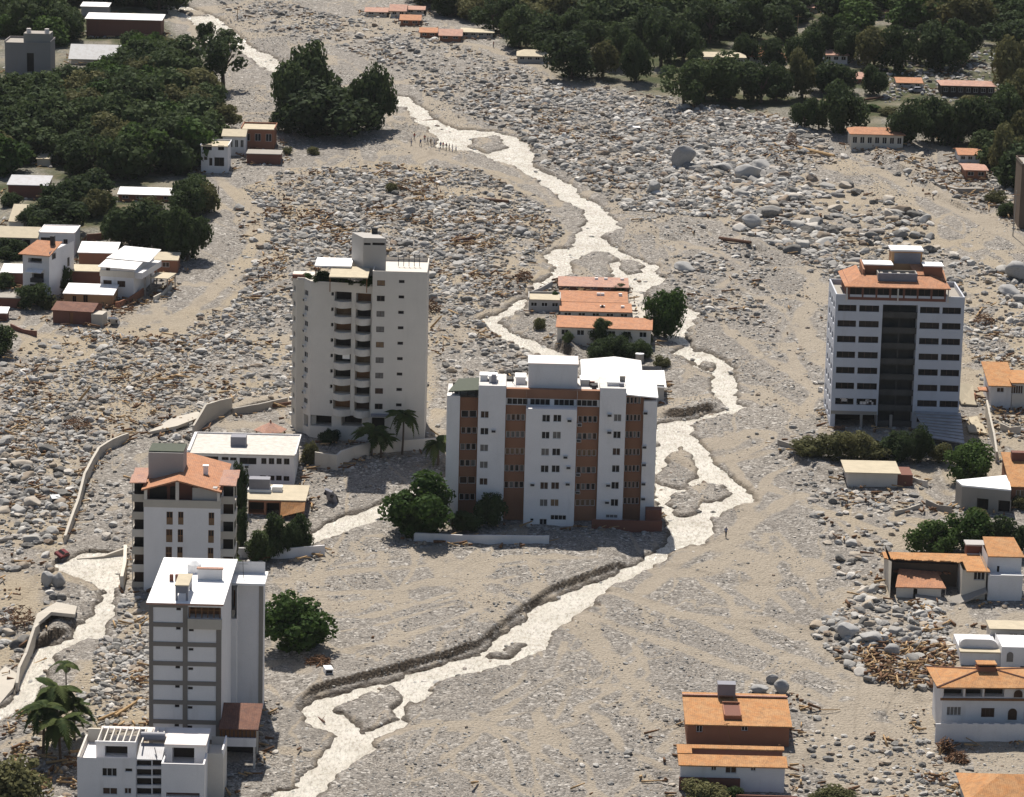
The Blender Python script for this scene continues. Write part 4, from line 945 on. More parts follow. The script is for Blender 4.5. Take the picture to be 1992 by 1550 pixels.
for k, z in enumerate(zs):
    for i in (0, 1):
        if k <= 0 and i == 1: continue
        MB().box(u_of(cols[i][1]) + .002, u_of(cols[i + 1][0]) - .002, -.105, .008, z - .32, z + .25, 0, F.T).build('beam', M['frame_conc'], B.root)
# rest of the front wing, terrace edge
y2 = B.on_z(444, 1388, .5)[1]; y2 = max(9.0, min(15.0, y2)); x2 = B.on_y(460, 1290, y2)[0]; x3 = B.on_y(C(1612), 1250, y2 + 2.2)[0]; y3 = y2 + 2.2
mb = MB(); FB = [Face(B, (x1, 0), (x1, y2)), Face(B, (x1, y2), (x2, y2)), Face(B, (x2, y2), (x2, y3)), Face(B, (x2, y3), (x3, y3)), Face(B, (x3, y3), (x3, dep)), Face(B, (x3, dep), (x0, dep)), Face(B, (x0, dep), (x0, 0))]
z2 = FB[1].px(448, Cy(795))[1]; z3 = FB[3].px(485, Cy(392))[1]
zw = [zt, z2, z3, z3, z3, zt, zt]
sideh = [(2 + 3.4 * j, 3.4 + 3.4 * j, zt - 2.4 - 2.75 * k, zt - 1.2 - 2.75 * k, .2) for k in range(8) for j in range(5)]
for i, f_ in enumerate(FB): facade(mb, f_, -5, zw[i] - .01, sideh if i == 6 else ())
mb.face([(x0, 0, zt - .01), (x1, 0, zt - .01), (x1, dep, zt - .01), (x0, dep, zt - .01)]); mb.face([(x1, y2, z2), (x2, y2, z2), (x2, y3, z2), (x1, y3, z2)])
mb.face([(x1, y3, z2), (x2, y3, z2), (x2, y3, z3), (x1, y3, z3)])
mb.build('rear_wall', M['white'], B.root)
for r in sideh: opening(FB[6], r, 'g_dark', .2, 'window')
MB().box(x1 + .02, x2 - .3, y2 + .4, y2 + 1.6, z2 + .002, z2 + 1.1).build('balcony_front', M['concrete_lt'], B.root)
MB().box(x1 + .1, x2 - .4, y3 - .14, y3 - .02, z2 + 1.1, z2 + 3.4).build('balcony_door', M['wood'], B.root)
MB().box(x3 - .5, x3 + .06, y3 - .07, y3 + .4, -5, z3 - .02).build('column', M['concrete'], B.root)
MB().box(x1 - .3, x3 + .35, y3 - .9, y3 + 5.2, z3 + .002, z3 + .32).build('roof', M['flat_white'], B.root)
MB().box(x0 - .35, x1 + .25, -.25, dep + .2, zt + .002, zt + .22).build('roof', M['flat_white'], B.root)
MB().box(x0 - .36, x1 + .26, -.28, -.252, zt - .02, zt + .2).build('roof_edge', M['tile_pk'], B.root)
def on_roof(px, py): return B.on_z(px, py, zt + .22)
zr = zt + .22
sx0, sy0 = on_roof(341, 1168); sx1, _ = on_roof(366, 1168); sz = B.on_y(354, 1140, sy0)[1]
mb = MB()
for i in (0, 1):
    for j in (0, 1): mb.box(sx0 + i * (sx1 - sx0 - .3), sx0 + .3 + i * (sx1 - sx0 - .3), sy0 + j * 5, sy0 + .3 + j * 5, zr, zr + 1.0)
mb.box(sx0, sx1, sy0, sy0 + 5.4, zr + 1.002, sz); mb.build('roof_tank', M['tank'], B.root)
MB().box(sx0 - .1, sx1 + .1, sy0 - .05, sy0 + 5.5, sz + .002, sz + .14).build('tank_lid', M['flat_tan'], B.root)
mx, my = on_roof(378, 1112); mb = MB(); mb.tube((mx, my, zr), (mx, my, zr + 1.1), .95, .95, 16); mb.tube((mx, my, zr + 1.1), (mx, my, zr + 1.6), .95, .35, 16); mb.build('water_tank', M['flat_white'], B.root)
gx0, gy0 = on_roof(384, 1128); gx1, _ = on_roof(433, 1128); MB().box(gx0, gx1, gy0, gy0 + .3, zr, zr + 1.5).build('roof_wall', M['cool'], B.root); MB().box(gx0 - .1, gx1 + .1, gy0 - .1, gy0 + .7, zr + 1.502, zr + 1.65).build('wall_coping', M['tile_pk'], B.root)
for a in (329.5, 340.5):
    cx, cy = on_roof(a, 1131); mb = MB(); mb.box(cx, cx + .5, cy, cy + .5, zr, zr + .9); mb.build('flue', M['brickdk'], B.root)
cx, cy = on_roof(480, 1128); mb = MB(); mb.tube((x3 - 2.8, y3 + 2, z3 + .32), (x3 - 2.9, y3 + 2, z3 + 3.4), .05, .03, 5)
for t in range(4): mb.box(x3 - 3.5, x3 - 2.2, y3 + 2, y3 + 2.04, z3 + 2.2 + t * .3, z3 + 2.24 + t * .3)
mb.build('aerial', M['dkmetal'], B.root)
B.foot(x0, x3, 0, dep)
# tiled carport with timber frieze beside it
K = Bld('carport', 'brown tiled carport with white beam beside the panelled block', 'carport', 432, 1496)
def C(x): return 130 + x / 4.743
def Cy(y): return 1300 + y / 4.743
xa, xb = K.on_y(C(1408), Cy(640), 0)[0], K.on_y(C(1745), Cy(640), 0)[0]; z0 = K.on_y(C(1560), Cy(722), 0)[1]; z1 = K.on_y(C(1560), Cy(642), 0)[1]; z2 = K.on_y(C(1560), Cy(556), 0)[1]
MB().box(xa, xb, 0, .3, z0, z1).build('beam', M['white'], K.root); MB().box(xa, xb, .4, .6, z1 + .002, z2).build('frieze', M['wood'], K.root)
for i in range(9): MB().box(xa + .2 + i * (xb - xa - .5) / 8, xa + .34 + i * (xb - xa - .5) / 8, .2, .38, z1 + .002, z2).build('slat', M['frame_d'], K.root)
roof_slab(K, [(xa - .1, -.2, z2), (xb + .3, -.2, z2), (xb + .5, 5.6, z2 + 1.7), (xa - .1, 5.6, z2 + 1.7)], .18, 'tile_br')
for x in (xa + .1, xb - .35):
    for y in (.02, 5): MB().box(x, x + .28, y, y + .26, -3, z0 - .002 if y < 1 else z2).build('post', M['cream2'], K.root)
MB().box(xa, xb, 5.3, 5.4, -3, z2).build('back_wall', M['dark'], K.root); K.foot(xa, xb, -1, 6)

# ---------------------------------------------------------------- H: white house with pergola, bottom left
B = Bld('house', 'large white villa with a slatted rooftop pergola and burnt-out rooms', 'house', 152, 1580)
F = Face(B, (B.on_y(C(96), 1520, 0)[0], 0), (B.on_y(C(636), 1520, 0)[0], 0)); xl, xm = F.a[0], F.a[0] + F.W
zt = F.px(C(350), Cy(828))[1]; hs = []
for (a, t, c, bt, pn, nm_) in ((325, 920, 462, 997, 'g_dark', 2), (535, 922, 606, 957, 'g_dark', 0), (330, 1102, 466, 1165, 'g_brown', 1), (530, 1104, 596, 1160, 'g_brown', 1)):
    r = F.rect(C(a), Cy(t), C(c), Cy(bt)); hs.append(r); window(F, r, .2, pn, 'frame_w', nm_)
mb = MB(); facade(mb, F, -4, zt, hs, .25)
yA = 3.6; ybk = 9.0
for f_ in (Face(B, (xm, 0), (xm, ybk)), Face(B, (xm, ybk), (xl, ybk)), Face(B, (xl, ybk), (xl, 0))): facade(mb, f_, -4, zt)
mb.face([(xl, .25, zt - .9), (xm, .25, zt - .9), (xm, ybk, zt - .9), (xl, ybk, zt - .9)])
mb.build('wall', M['white'], B.root)
MB().box(xl + .01, xl + .25, .01, ybk - .3, zt - .89, zt + .12).build('parapet', M['cream2'], B.root); MB().box(xl + .26, xl + 3, ybk - .3, ybk, zt - .89, zt + .9).build('parapet', M['cream'], B.root)
Fm = Face(B, (xm, .9), (B.on_y(C(880), 1520, .9)[0], .9)); xr = Fm.a[0] + Fm.W; hs = []
for (t, bt) in ((850, 902), (930, 992), (1012, 1078), (1105, 1165)):
    for (a, c) in ((640, 780), (790, 872)):
        r = Fm.rect(C(a), Cy(t), C(c), Cy(bt)); hs.append(r + (.5,)); opening(Fm, r, 'g_dark' if t > 1000 else 'dark', .5, 'window')
ztm = Fm.px(C(750), Cy(846))[1]
mb = MB(); facade(mb, Fm, -4, ztm, hs, .5); mb.build('stair_wall', M['white'], B.root)
roof_slab(B, [(xm + .02, .85, ztm + .1), (xr - .02, .85, ztm + .1), (xr - .02, 4.9, ztm + .9), (xm + .02, 4.9, ztm + .9)], .12, 'sheet_grey', 'corrugated_roof')
zv = Fm.px(C(770), Cy(725))[1]
mb = MB(); mb.tube((xm + .1, 5.3, ztm + 1.7), (xr - .1, 5.3, ztm + 1.7), .55, .55, 14); mb.build('barrel_canopy', M['tank'], B.root)
Fr = Face(B, (xr, -.2), (B.on_y(C(1268), 1520, -.2)[0], -.2)); xq = Fr.a[0] + Fr.W; zr = Fr.px(C(1080), Cy(884))[1]; hs = []
r = Fr.rect(C(915), Cy(1148), C(1225), Cy(1186)); hs.append(r + (1.0,)); opening(Fr, r, 'brickdk', 1.0, 'garage_door')
mb = MB(); facade(mb, Fr, -4, zr, hs, .3); facade(mb, Face(B, (xq, -.2), (xq, 4.4)), -4, zr)
mb.face([(xr, .1, zr - 1.0), (xq, .1, zr - 1.0), (xq, 4.4, zr - 1.0), (xr, 4.4, zr - 1.0)]); mb.build('terrace_wall', M['white'], B.root)
parapet(B, [(xr, 4.3), (xr, -.2), (xq, -.2), (xq, 4.3)], zr - .99, 1.02, .22, 'white', closed=False)
Fs = Face(B, (xq, 4.4), (B.on_y(C(1442), 1490, 4.4)[0], 4.4)); xs_ = Fs.a[0] + Fs.W; zs_ = Fs.px(C(1350), Cy(786))[1]
mb = MB(); facade(mb, Fs, -4, zs_); facade(mb, Face(B, (xs_, 4.4), (xs_, 10)), -4, zs_ + .4); facade(mb, Face(B, (xs_, 10), (xq, 10)), -4, zs_ + .4); mb.face([(xq, 4.4, zs_ - .7), (xs_, 4.4, zs_ - .7), (xs_, 10, zs_ - .7), (xq, 10, zs_ - .7)]); mb.build('side_wing', M['cream2'], B.root)
MB().box(xs_ - .2, xs_ + .002, 4.42, 10, zs_ - .69, zs_ + .55).build('parapet', M['white'], B.root)
# upper rooms
yA = 2.6; Fu = Face(B, (B.on_y(C(270), Cy(760), yA)[0], yA), (B.on_y(C(640), Cy(760), yA)[0], yA)); zA = Fu.px(C(450), Cy(690))[1]
r = Fu.rect(C(350), Cy(718), C(560), Cy(816)); mb = MB(); facade(mb, Fu, zt - .9, zA, [r + (1.5,)], .3); uA, uB = Fu.a[0], Fu.a[0] + Fu.W
for f_ in (Face(B, (uB, yA), (uB, 8.6)), Face(B, (uA, 8.6), (uA, yA))): facade(mb, f_, zt - .9, zA)
mb.build('upper_wall', M['white'], B.root); opening(Fu, r, 'dark', 1.5, 'window_opening')
yR = 3.2; Fv = Face(B, (xr + .05, yR), (B.on_y(C(1277), Cy(800), yR)[0], yR)); zR = Fv.px(C(1090), Cy(712))[1]
r = Fv.rect(C(972), Cy(732), C(1176), Cy(884)); mb = MB(); facade(mb, Fv, zr - 1.0, zR, [r + (2.2,)], .3); vB = Fv.a[0] + Fv.W
facade(mb, Face(B, (vB, yR), (vB, 9)), zr - 1, zR); facade(mb, Face(B, (xr + .05, 9), (xr + .05, yR)), zr - 1, zR); mb.build('upper_wall', M['white'], B.root); opening(Fv, r, 'dark', 2.2, 'doorway')
a = B.on_z(C(898), Cy(706), zR + .2); c = B.on_z(C(1285), Cy(712), zR + .2); e = B.on_z(C(1000), Cy(548), zR + .2)
yt0, yt1 = yR - .4, min(max(e[1], yR + 6), yR + 9)
MB().box(a[0], c[0], yt0, yt1, zR + .002, zR + .25).build('roof', M['flat_pink'], B.root)
MB().box(uA - .1, a[0] - .002, yt1 - .9, yt1, zR - .02, zR + .22).build('pergola_beam', M['flat_pink'], B.root); MB().box(uA - .1, uB, yA - .3, yA - .02, zA + .002, zA + .3).build('pergola_beam', M['white'], B.root)
MB().box(uB + .5, a[0] - .004, yt0 + 3.2, yt1 - .91, zR + .004, zR + .2).build('roof', M['flat_pink'], B.root)
for i in range(11):
    x = uA + .05 + i * (a[0] - uA - .2) / 10.5; ya = yA - .02 if i < 8 else yt0 + 2.6
    MB().box(x, x + .16, ya, yt1 - .905, zA - .05, zA + .16).build('pergola_slat', M['cream2'], B.root)
mb = MB(); mb.tube((xm + 2.6, .9, ztm + .4), (xm + 2.1, 2.6, ztm + 1.1), .07, .07, 5); mb.build('fallen_pole', M['dkmetal'], B.root)
B.foot(xl, xs_, -1, 10)

# ================================================================== HOUSES
def house(name, label, cat, l, r, pyb, pyt, dep, wall, roof, rmat, rise=1.4, yaw=0, over=.5, wins=(), group=None, roofpy=None, hipl=0, hipr=0, pane=None, frame='frame_w', nm_=1, nwin=0, parap=.4, back=None, winmat='white'):
    """front wall between photo columns l and r, foot at pyb, eave at pyt; wins are photo rectangles"""
    B = Bld(name, label, cat, l, pyb, yaw, group)
    x1 = B.on_y(r, pyb, 0)[0]; z1 = B.on_y((l + r) / 2, pyt, 0)[1]
    if roofpy is not None:           # depth so that the roof's far edge shows where the photo has it
        pk = B.on_y((l + r) / 2, roofpy, dep / 2 if roof in ('gable', 'hip') else dep)[1]; rise = max(.25, pk - z1)
    FF = rectplan(B, 0, x1, 0, dep); F = FF[0]; hs = [F.rect(*q[:4]) + ((q[4],) if len(q) > 4 else ()) for q in wins]
    if nwin:
        for i in range(nwin):
            u = x1 * (i + .5) / nwin; hs.append((u - min(.7, x1 / nwin * .3), u + min(.7, x1 / nwin * .3), z1 * .42, z1 * .8))
    mb = MB(); facade(mb, F, -3, z1, hs, .2)
    for f_ in FF[1:]: facade(mb, f_, -3, z1)
    if roof == 'flat': mb.face([(0, 0, z1 - .02), (x1, 0, z1 - .02), (x1, dep, z1 - .02), (0, dep, z1 - .02)])
    mb.build('wall', M[wall], B.root)
    for h_ in hs:
        if len(h_) > 4: opening(F, h_, 'dark', h_[4], 'opening')
        else: window(F, h_, .2, pane, frame, nm_)
    if roof in ('gable', 'hip'): gable(B, 0, x1, 0, dep, z1, z1 + rise, rmat, over, wall, hipl, hipr)
    elif roof == 'shed':
        s = rise / dep; roof_slab(B, [(-over, -over, z1 - s * over), (x1 + over, -over, z1 - s * over), (x1 + over, dep + over, z1 + rise + s * over), (-over, dep + over, z1 + rise + s * over)], .16, rmat)
        mb = MB()
        for x in (0, x1): mb.face([(x, 0, z1), (x, dep, z1), (x, dep, z1 + rise)])
        mb.face([(0, dep, z1), (x1, dep, z1), (x1, dep, z1 + rise), (0, dep, z1 + rise)]); mb.build('gable_wall', M[wall], B.root)
    elif roof == 'flat':
        MB().box(-over, x1 + over, -over, dep + over, z1 + .002, z1 + .16).build('roof', M[rmat], B.root)
        if parap:
            mb = MB(); e = over; mb.box(-e, x1 + e, dep + e - .2, dep + e, z1 + .162, z1 + .16 + parap); mb.box(-e, -e + .2, -e, dep + e - .202, z1 + .162, z1 + .16 + parap * .9); mb.box(x1 + e - .2, x1 + e, -e, dep + e - .202, z1 + .162, z1 + .16 + parap * .9); mb.build('parapet', M[wall], B.root)
    B.foot(-.3, x1 + .3, -.3, dep); B.x1, B.z1, B.F, B.dep, B.rise = x1, z1, F, dep, rise
    return B

# long white building behind the gabled block
def C(x): return 350 + x / 5.537
def Cy(y): return 830 + y / 5.537
B = house('house', 'long white two-storey house with a stained flat roof behind the gabled block', 'house', C(100), C(1225), 941, 884, 13, 'white', 'flat', 'flat_stain', over=.35, parap=.25,
    wins=[(C(a), Cy(t), C(c), Cy(b_)) for a, t, c, b_ in ((238, 318, 414, 386), (450, 326, 524, 360), (540, 330, 610, 364), (642, 334, 824, 404), (876, 338, 932, 402), (957, 338, 1016, 404), (1040, 340, 1096, 404), (1120, 342, 1180, 408), (860, 524, 925, 575), (950, 526, 1018, 580), (1036, 526, 1096, 580), (1116, 532, 1178, 584))], pane='g_dark', frame='frame_d')
aircon(B.F, B.F.px(C(695), Cy(435))[0], B.F.px(C(695), Cy(440))[1])
x, y = B.on_z(C(545), Cy(212), B.z1 + .16); x2_, _ = B.on_z(C(712), Cy(212), B.z1 + .16); z = B.on_y(C(628), Cy(112), y)[1]; MB().box(x, x2_, y, y + 2.2, B.z1 + .163, z).build('roof_tank', M['tank'], B.root)
x, y = B.on_z(C(60), Cy(262), B.z1 + .16); MB().box(-.36, .1, -.1, 12.5, B.z1 + .164, B.z1 + .55).build('parapet', M['white'], B.root)
# flat house with tiled lean-to below it
B = house('house', 'low ruined house with a dusty flat roof and an orange tiled lean-to', 'house', C(735), C(1330), 1000, 973, 9, 'brick', 'flat', 'flat_tan', over=.4, parap=0,
    wins=[(C(742), Cy(812), C(905), Cy(930), 2.5), (C(930), Cy(820), C(1070), Cy(960), 2.5)])
x0_ = B.on_y(C(1082), Cy(930), -2)[0]; roof_slab(B, [(x0_, -2.6, B.z1 - 2.0), (B.x1 + .3, -2.0, B.z1 - 1.1), (B.x1 + .3, -.42, B.z1 + .02), (x0_, -.42, B.z1 + .02)], .14, 'tile_or', 'lean_to_roof')
MB().box(B.x1 - .2, B.x1 + .1, -2.0, -.3, -2, B.z1 - 1.4).build('post', M['brick'], B.root)
x, y = B.on_z(C(742), Cy(700), B.z1 + .16); x2_, _ = B.on_z(C(968), Cy(700), B.z1 + .16); z = B.on_y(C(850), Cy(566), y)[1]; MB().box(x, x2_, y, y + 2, B.z1 + .6, z).build('roof_tank', M['tank'], B.root); MB().box(x - .3, x2_ + .3, y - .2, y + 2.2, B.z1 + .17, B.z1 + .59).build('tank_base', M['flat_white'], B.root)
MB().box(x2_ + .4, x2_ + 2.0, y + .2, y + 1.8, B.z1 + .17, B.z1 + 1.0).build('roof_box', M['flat_white'], B.root)

# pavilion
g = Bld('gazebo', 'small six-sided gazebo with a faded red tile roof', 'gazebo', 526, 862)
R0, z0 = 2.9, 2.4
for k in range(6):
    a, c = math.pi / 3 * k + .2, math.pi / 3 * (k + 1) + .2
    roof_slab(g, [(math.cos(a) * R0, math.sin(a) * R0, z0), (math.cos(c) * R0, math.sin(c) * R0, z0), (0, 0, z0 + 1.35)], .1, 'tile_pk')
    MB().tube((math.cos(a) * 2.4, math.sin(a) * 2.4, -1), (math.cos(a) * 2.4, math.sin(a) * 2.4, z0 + .1), .12, .1, 7).build('post', M['wood'], g.root)
MB().tube((0, 0, z0 + 1.3), (0, 0, z0 + 1.7), .18, .1, 8).build('finial', M['tile'], g.root)

# four tiled terraces on the island
def C(x): return 1000 + x / 5.86
def Cy(y): return 520 + y / 5.86
for i, (l_, r_, pb, pt, rp, lab) in enumerate(((516, 1296, 268, 216, 112, 'farthest tiled terrace house on the river island, its roof strewn with rubble'), (528, 1288, 425, 392, 272, 'second tiled terrace house from the far end of the river island'), (530, 1332, 590, 500, 418, 'third tiled terrace house on the river island, beside the paved yard'))):
    B = house('terrace_house', lab, 'house', C(l_), C(r_), Cy(pb), Cy(pt), 7.0, 'brickdk' if i < 2 else 'grey', 'shed', 'tile_pk' if i == 0 else 'tile', over=.25, roofpy=Cy(rp), nwin=5, pane='g_dark', group='terrace houses on the river island')
    for t in (.52 + .03 * i, .66 - .05 * i, .9 - .02 * i): MB().box(B.x1 * t, B.x1 * t + .7, 5.2 - i, 5.7 - i, B.z1 + B.rise * .6, B.z1 + B.rise * .85 + .3).build('roof_vent', M['flat_white'], B.root)
B = house('terrace_house', 'nearest and longest tiled terrace house on the river island, half behind bushes', 'house', C(488), C(1556), Cy(835), Cy(690), 7.5, 'cream2', 'shed', 'tile', over=.3, roofpy=Cy(566), nwin=6, pane='g_dark', yaw=-2.5, group='terrace houses on the river island')
B = house('annex', 'grey walled annex with a dusty flat roof at the west end of the island houses', 'house', C(165), C(525), Cy(495), Cy(375), 6, 'grey', 'flat', 'flat_tan', over=.1, nwin=3, pane='g_dark')
pd = Bld('paved_yard', 'pale concrete yard beside the island terrace houses', 'yard', C(1340), Cy(585))
q_ = [pd.loc(P(C(a), Cy(b_))) for a, b_ in ((1338, 590), (1500, 600), (1470, 300), (1305, 285))]
MB().slab([(p[0], p[1], p[2] + .18) for p in q_], .6).build('paved_yard', M['concrete_lt'], pd.root)
tk = Bld('water_tank', 'round white-topped water tank behind the bright hall roof', 'tank', 1244, 703)
MB().tube((0, 0, -1), (0, 0, 1.5), .78, .78, 18).build('drum', M['concrete_lt'], tk.root); MB().tube((0, 0, 1.502), (0, 0, 1.62), .85, .8, 18).build('lid', M['flat_white'], tk.root)

# bright hall behind the middle block
B = Bld('hall', 'low hall with a wide bright white roof behind the striped block', 'hall', 1130, 782)
x0, x1 = 0, B.on_y(1291, 785, 0)[0]; zt = B.on_y(1285, 748, 0)[1]
mb = MB()
for f_ in rectplan(B, x0, x1, 0, 15): facade(mb, f_, -3, zt)
mb.build('wall', M['grey'], B.root); xm = x1 * .42
roof_slab(B, [(x0, -.3, zt), (xm, -.3, zt + .5), (xm, 15.3, zt + 1.6), (x0, 15.3, zt + .9)], .2, 'sheet'); roof_slab(B, [(xm + .01, -.3, zt + .5), (x1 * .75, -.3, zt + .1), (x1 * .75, 15.3, zt + 1.0), (xm + .01, 15.3, zt + 1.6)], .2, 'sheet')
roof_slab(B, [(x1 * .7, -.4, zt - .2), (x1 + .4, -.4, zt - .4), (x1 + .4, 11, zt + .2), (x1 * .7, 11, zt + .08)], .2, 'sheet')
MB().box(x1 * .15, x1 * .6, -.5, -.302, zt - .8, zt + .35).build('fascia', M['cool'], B.root); B.foot(0, x1, 0, 15)

# ---------------------------------------------------------------- right bank houses
def C(x): return 1300 + x / 6.458
def Cy(y): return 1310 + y / 6.458
B = house('house', 'orange tiled brick house with a square notch in its roof, bottom right of the river', 'house', C(232), C(1512), 1452, Cy(640), 9, 'brick', 'shed', 'tile_or', over=.35, roofpy=Cy(300),
    wins=[(C(352), Cy(642), C(430), Cy(738)), (C(920), Cy(646), C(1000), Cy(722))], pane='g_dark')
zf = lambda y: B.z1 + B.rise * y / B.dep
ua, ub = B.on_y(C(697), Cy(560), 2)[0], B.on_y(C(918), Cy(560), 2)[0]
mb = MB(); mb.box(ua, ub, 1.4, 1.5, zf(1.4) + .05, zf(1.4) + .6); mb.box(ua, ua + .15, 1.5, 6.2, zf(1.4) + .05, zf(6.2) + .25); mb.box(ub - .15, ub, 1.5, 6.2, zf(1.4) + .05, zf(6.2) + .25); mb.box(ua, ub, 6.2, 6.4, zf(6.2), zf(6.2) + .5); mb.build('dormer_wall', M['brick'], B.root)
MB().box(ua + .15, ub - .15, 1.5, 6.2, zf(6.2) + .1, zf(6.2) + .16).build('dormer_pit', M['brickdk'], B.root)
tankbox(B, B.on_y(C(622), Cy(250), 8.2)[0], 8.2, B.z1 + B.rise, 2.4, 1.6, 1.5, 'tank', .5)
MB().box(-.3, B.x1 + .3, B.dep + .36, B.dep + 2.2, B.z1 + B.rise - .3, B.z1 + B.rise - .1).build('back_roof', M['tile_or'], B.root)
mb = MB(); mb.box(-.36, B.x1 + .36, B.dep - .1, B.dep + .3, B.z1 + B.rise + .1, B.z1 + B.rise + .28); mb.build('ridge', M['tile_pk'], B.root); HJ = B
B = house('house', 'white annex with a long orange tile roof in front of the brick house', 'house', C(150), C(1455), 1535, Cy(1150), 2.4, 'cool', 'shed', 'tile_or', over=.35, roofpy=Cy(1040),
    wins=[(C(540), Cy(1155), C(604), Cy(1222)), (C(716), Cy(1156), C(858), Cy(1256)), (C(1036), Cy(1160), C(1100), Cy(1226))], pane='g_brown')
xa = B.on_y(C(285), Cy(920), 6)[0]; ze = B.z1 + B.rise + .1
zs1, zs2 = B.on_y(1420, 1456.5, 4.6)[1], B.on_y(1420, 1449.5, 5.6)[1]
roof_slab(B, [(-.4, 2.78, ze + .05), (xa, 2.78, ze + .05), (xa, 5.6, zs2), (-.4, 5.6, zs2)], .16, 'tile_or'); roof_slab(B, [(xa + .01, 4.6, zs1), (B.x1 + .2, 4.6, zs1), (B.x1 + .2, 5.6, zs2), (xa + .01, 5.6, zs2)], .16, 'tile_or')
MB().box(xa, B.x1, 4.65, 4.8, -2, zs1 - .2).build('back_wall', M['brickdk'], B.root)
MB().box(-.2, B.on_y(C(900), 1530, -.4)[0], -.5, -.02, -3, B.on_y(C(500), Cy(1318), -.4)[1]).build('plinth', M['brickdk'], B.root)
MB().box(B.on_y(C(850), 1540, -3)[0], B.x1 + 1.5, -3.4, -3.15, -3, .6).build('garden_wall', M['brickdk'], B.root); B.foot(-1, B.x1 + 1, -3, 9)
pl = Bld('utility_pole', 'thin leaning pole standing between the brick house and its annex', 'pole', 1441, 1500)
MB().tube((0, 0, -1), (-2.0, 1.5, 6.0), .07, .05, 7).build('shaft', M['wood'], pl.root); MB().tube((-2.35, 1.5, 5.9), (-1.65, 1.5, 6.1), .05, .05, 6).build('crossarm', M['wood'], pl.root)

def C(x): return 1790 + x / 6.198
def Cy(y): return 1190 + y / 6.198
B = Bld('house', 'white two-storey villa under a broad orange hipped roof with arched windows', 'house', C(245), Cy(1480), 3)
x1 = B.on_y(2040, 1400, 0)[0]; F = Face(B, (0, 0), (x1, 0)); zm = F.px(1900, Cy(1050))[1]; ze = B.on_y(1900, Cy(914), -1.1)[1] + .25
def archpts(F, px0, py0, px1, py1):
    u0, u1, z0, z1 = F.rect(px0, py0, px1, py1); r = (u1 - u0) / 2; return [(u0, z0), (u1, z0)] + [(u0 + r + r * math.cos(t * math.pi / 8), z1 - r + r * math.sin(t * math.pi / 8)) for t in range(9)]
def archwin(F, px0, py0, px1, py1, mat='g_dark'):
    a = archpts(F, px0, py0, px1, py1); mb = MB(); mb.face([F.T(u, -.05, z) for u, z in a])
    fr = MB(); n_ = len(a)
    cu = sum(p[0] for p in a) / n_; cz = sum(p[1] for p in a) / n_
    for i in range(n_):
        p, q = a[i], a[(i + 1) % n_]; P2 = (cu + (p[0] - cu) * 1.16, cz + (p[1] - cz) * 1.12); Q2 = (cu + (q[0] - cu) * 1.16, cz + (q[1] - cz) * 1.12)
        fr.face([F.T(p[0], -.09, p[1]), F.T(q[0], -.09, q[1]), F.T(Q2[0], -.09, Q2[1]), F.T(P2[0], -.09, P2[1])]); fr.face([F.T(P2[0], -.09, P2[1]), F.T(Q2[0], -.09, Q2[1]), F.T(Q2[0], .02, Q2[1]), F.T(P2[0], .02, P2[1])])
        fr.face([F.T(p[0], -.09, p[1]), F.T(q[0], -.09, q[1]), F.T(q[0], -.04, q[1]), F.T(p[0], -.04, p[1])])
    o = fr.build('arched_window', M['frame_w'], F.B.root); mb.build('pane', M[mat], o)
hs = [F.rect(C(320), Cy(1145), C(495), Cy(1252)), F.rect(C(735), Cy(1160), C(896), Cy(1272))]
window(F, hs[0], .2, 'g_grey', 'frame_w', 3); window(F, hs[1], .2, 'g_brown', 'frame_d', 2)
up = [F.rect(C(a), Cy(930), C(c), Cy(1024)) + (1.6,) for a, c in ((285, 520), (545, 752), (775, 1015))]
for r in up: opening(F, r, 'dark', 1.6, 'loggia')
mb = MB(); facade(mb, F, -3, ze - .02, hs + up, .25); dep = 7.2
for f_ in (Face(B, (x1, 0), (x1, dep)), Face(B, (x1, dep), (0, dep)), Face(B, (0, dep), (0, 0))): facade(mb, f_, -3, ze - .02)
mb.build('wall', M['cool'], B.root); archwin(F, C(1128), Cy(938), C(1236), Cy(1032), 'g_brown'); archwin(F, C(1056), Cy(1162), C(1166), Cy(1302), 'g_brown'); archwin(F, C(1056) + 32, Cy(1162), C(1166) + 32, Cy(1302), 'g_brown')
MB().box(-.3, x1 + .2, -.25, -.002, zm - .18, zm + .12).build('string_course', M['wood'], B.root)
for a in (522, 755): u = F.px(C(a), Cy(980))[0]; MB().box(u, u + .3, .05, .35, up[0][2] + .01, up[0][3] - .01).build('post', M['wood'], B.root)
zap = B.on_y(C(760), Cy(692), 3.6)[1]; xap = B.on_y(C(790), Cy(690), 3.6)[0]
zo = B.on_y(1900, Cy(914), -1.1)[1]; A_ = [(-1.0, -1.1, zo), (x1 + 1, -1.1, zo), (x1 + 1, dep + 1, zo), (-1.0, dep + 1, zo)]; ap, ap2 = (xap - .6, 3.6, zap), (xap + 1.2, 3.6, zap)
roof_slab(B, [A_[0], A_[1], ap2, ap], .18, 'tile_or'); roof_slab(B, [A_[3], A_[0], ap], .18, 'tile_or'); roof_slab(B, [A_[1], A_[2], ap2], .18, 'tile_or'); roof_slab(B, [A_[2], A_[3], ap, ap2], .18, 'tile_or')
mb = MB()
for a_, c_ in ((A_[0], ap), (A_[1], ap2), (A_[3], ap), (A_[2], ap2), (ap, ap2)): mb.tube(a_, c_, .16, .16, 6)
mb.build('hip_ridge', M['tile_br'], B.root); MB().box(xap - 1.2, xap + 1.3, 2.9, 4.6, zap - .6, zap + .5).build('chimney', M['brick'], B.root); MB().box(xap - 1.3, xap + 1.4, 2.8, 4.7, zap + .8, zap + .95).build('chimney_cap', M['tile_or'], B.root)
